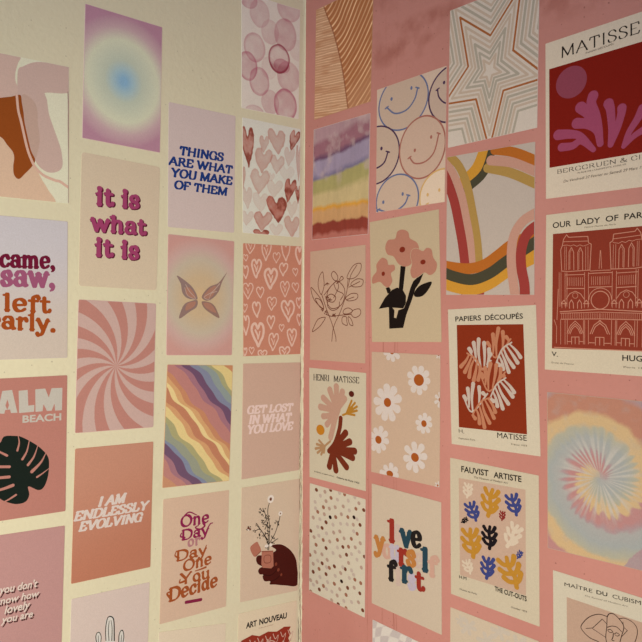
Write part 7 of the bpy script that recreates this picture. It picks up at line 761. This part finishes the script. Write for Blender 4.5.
c.shapes('caption', (0.171, 0.142, 0.123), [('b', 'Ecole de France', 6.8, 28.0, 143.5, 143.9, 1.7, 0, 0)])
c.shapes('caption', (0.171, 0.142, 0.123), [('b', 'Paris 1831', 72.5, 93.5, 143.6, 143.6, 1.5, 0, 0)])

c = Card('tie_dye_print', 'R', [[0.3672, -0.0672], [0.4777, -0.0691], [0.4793, -0.2235], [0.3688, -0.2244]], 'card of pastel tie dye spiral in yellow, blue grey and salmon', 'art print', 'art cards on the pink wall', (0.51, 0.387, 0.339), 0.6)
c.paint('tie_dye_spiral', lambda U, V, p=[(0.611, 0.454, 0.282), (0.486, 0.238, 0.19), (0.408, 0.298, 0.356), (0.398, 0.409, 0.452), (0.363, 0.403, 0.452), (0.43, 0.431, 0.379), (0.486, 0.254, 0.282), (0.534, 0.528, 0.548)]: tiedye(U, V, 49.1, 74.2, 0.1380, 0.1430, p), 240, 360)

c = Card('line_face_poster', 'R', [[0.3747, -0.2451], [0.4852, -0.2492], [0.4872, -0.4042], [0.3767, -0.4001]], 'cream poster headed MAITRE DU CUBISME with a black line drawn face, bottom right', 'poster', 'art cards on the pink wall', (0.612, 0.577, 0.519), 0.6)
c.shapes('panel', (0.499, 0.353, 0.301), [('P', [(13.1, 21.6), (86.9, 21.6), (86.9, 135), (13.1, 135)])], label='peach picture panel')
c.shapes('face_drawing', (0.027, 0.011, 0.01), [('s', [(50.2, 26.9), (42.4, 27.5), (33.7, 33.3), (26.8, 43.1), (27.5, 47.7), (34.2, 52.1), (43.5, 53.3), (48.7, 58.7)], 0.65, 0.78), ('s', [(49.9, 27.5), (49.5, 36.8), (48.7, 47.9), (52.5, 57.2), (57.6, 60.5)], 0.65, 0.65), ('s', [(49.9, 26.9), (52.1, 23.5), (56.0, 22.6), (60.4, 25.5), (63.5, 29.0), (64.1, 32.7), (62.2, 40.1), (60.2, 48.8)], 0.78, 0.65), ('s', [(50.1, 36.6), (54.0, 34.1), (58.4, 33.5), (62.2, 36.1)], 0.65, 0.65), ('l', [(30.9, 44.8), (37.0, 42.1), (45.6, 30.8), (49.9, 34.0)], 0.56, 0.56), ('l', [(37.0, 42.8), (48.7, 46.5)], 0.52, 0.52), ('s', [(60.4, 25.1), (65.4, 23.0), (72.2, 24.5), (75.5, 29.8), (73.9, 39.6), (68.9, 50.7)], 0.6, 0.6), ('l', [(63.5, 27.0), (64.1, 31.4), (67.2, 33.2), (62.8, 39.9)], 0.48, 0.48), ('s', [(50.3, 39.2), (52.4, 37.7), (54.7, 38.9), (52.7, 40.5), (50.7, 39.9)], 0.65, 0.52), ('s', [(56.2, 40.3), (58.0, 38.7), (60.5, 39.6), (58.4, 41.5), (56.5, 40.9)], 0.65, 0.52), ('s', [(55.2, 40.0), (54.9, 43.5), (53.9, 46.6), (55.8, 46.8)], 0.78, 0.65), ('s', [(51.3, 54.3), (53.8, 52.0), (56.4, 52.7), (53.6, 54.9), (51.3, 54.3)], 0.52, 0.52)])
c.shapes('lettering', (0.014, 0.011, 0.011), [('b', 'MAÎTRE', 11.1, 36.9, 11.7, 9.7, 3.7, 0, 0.015)])
c.shapes('lettering', (0.014, 0.011, 0.011), [('b', 'DU', 40.6, 50.3, 9.3, 8.6, 3.7, 0, 0.015)])
c.shapes('lettering', (0.014, 0.011, 0.011), [('b', 'CUBISME', 54.7, 82.4, 8.5, 6.2, 3.8, 0, 0.015)])
c.shapes('caption', (0.145, 0.122, 0.108), [('b', 'The Revival of Modern Art', 29.9, 67.7, 15.1, 12.1, 1.4, 0.2, 0)])
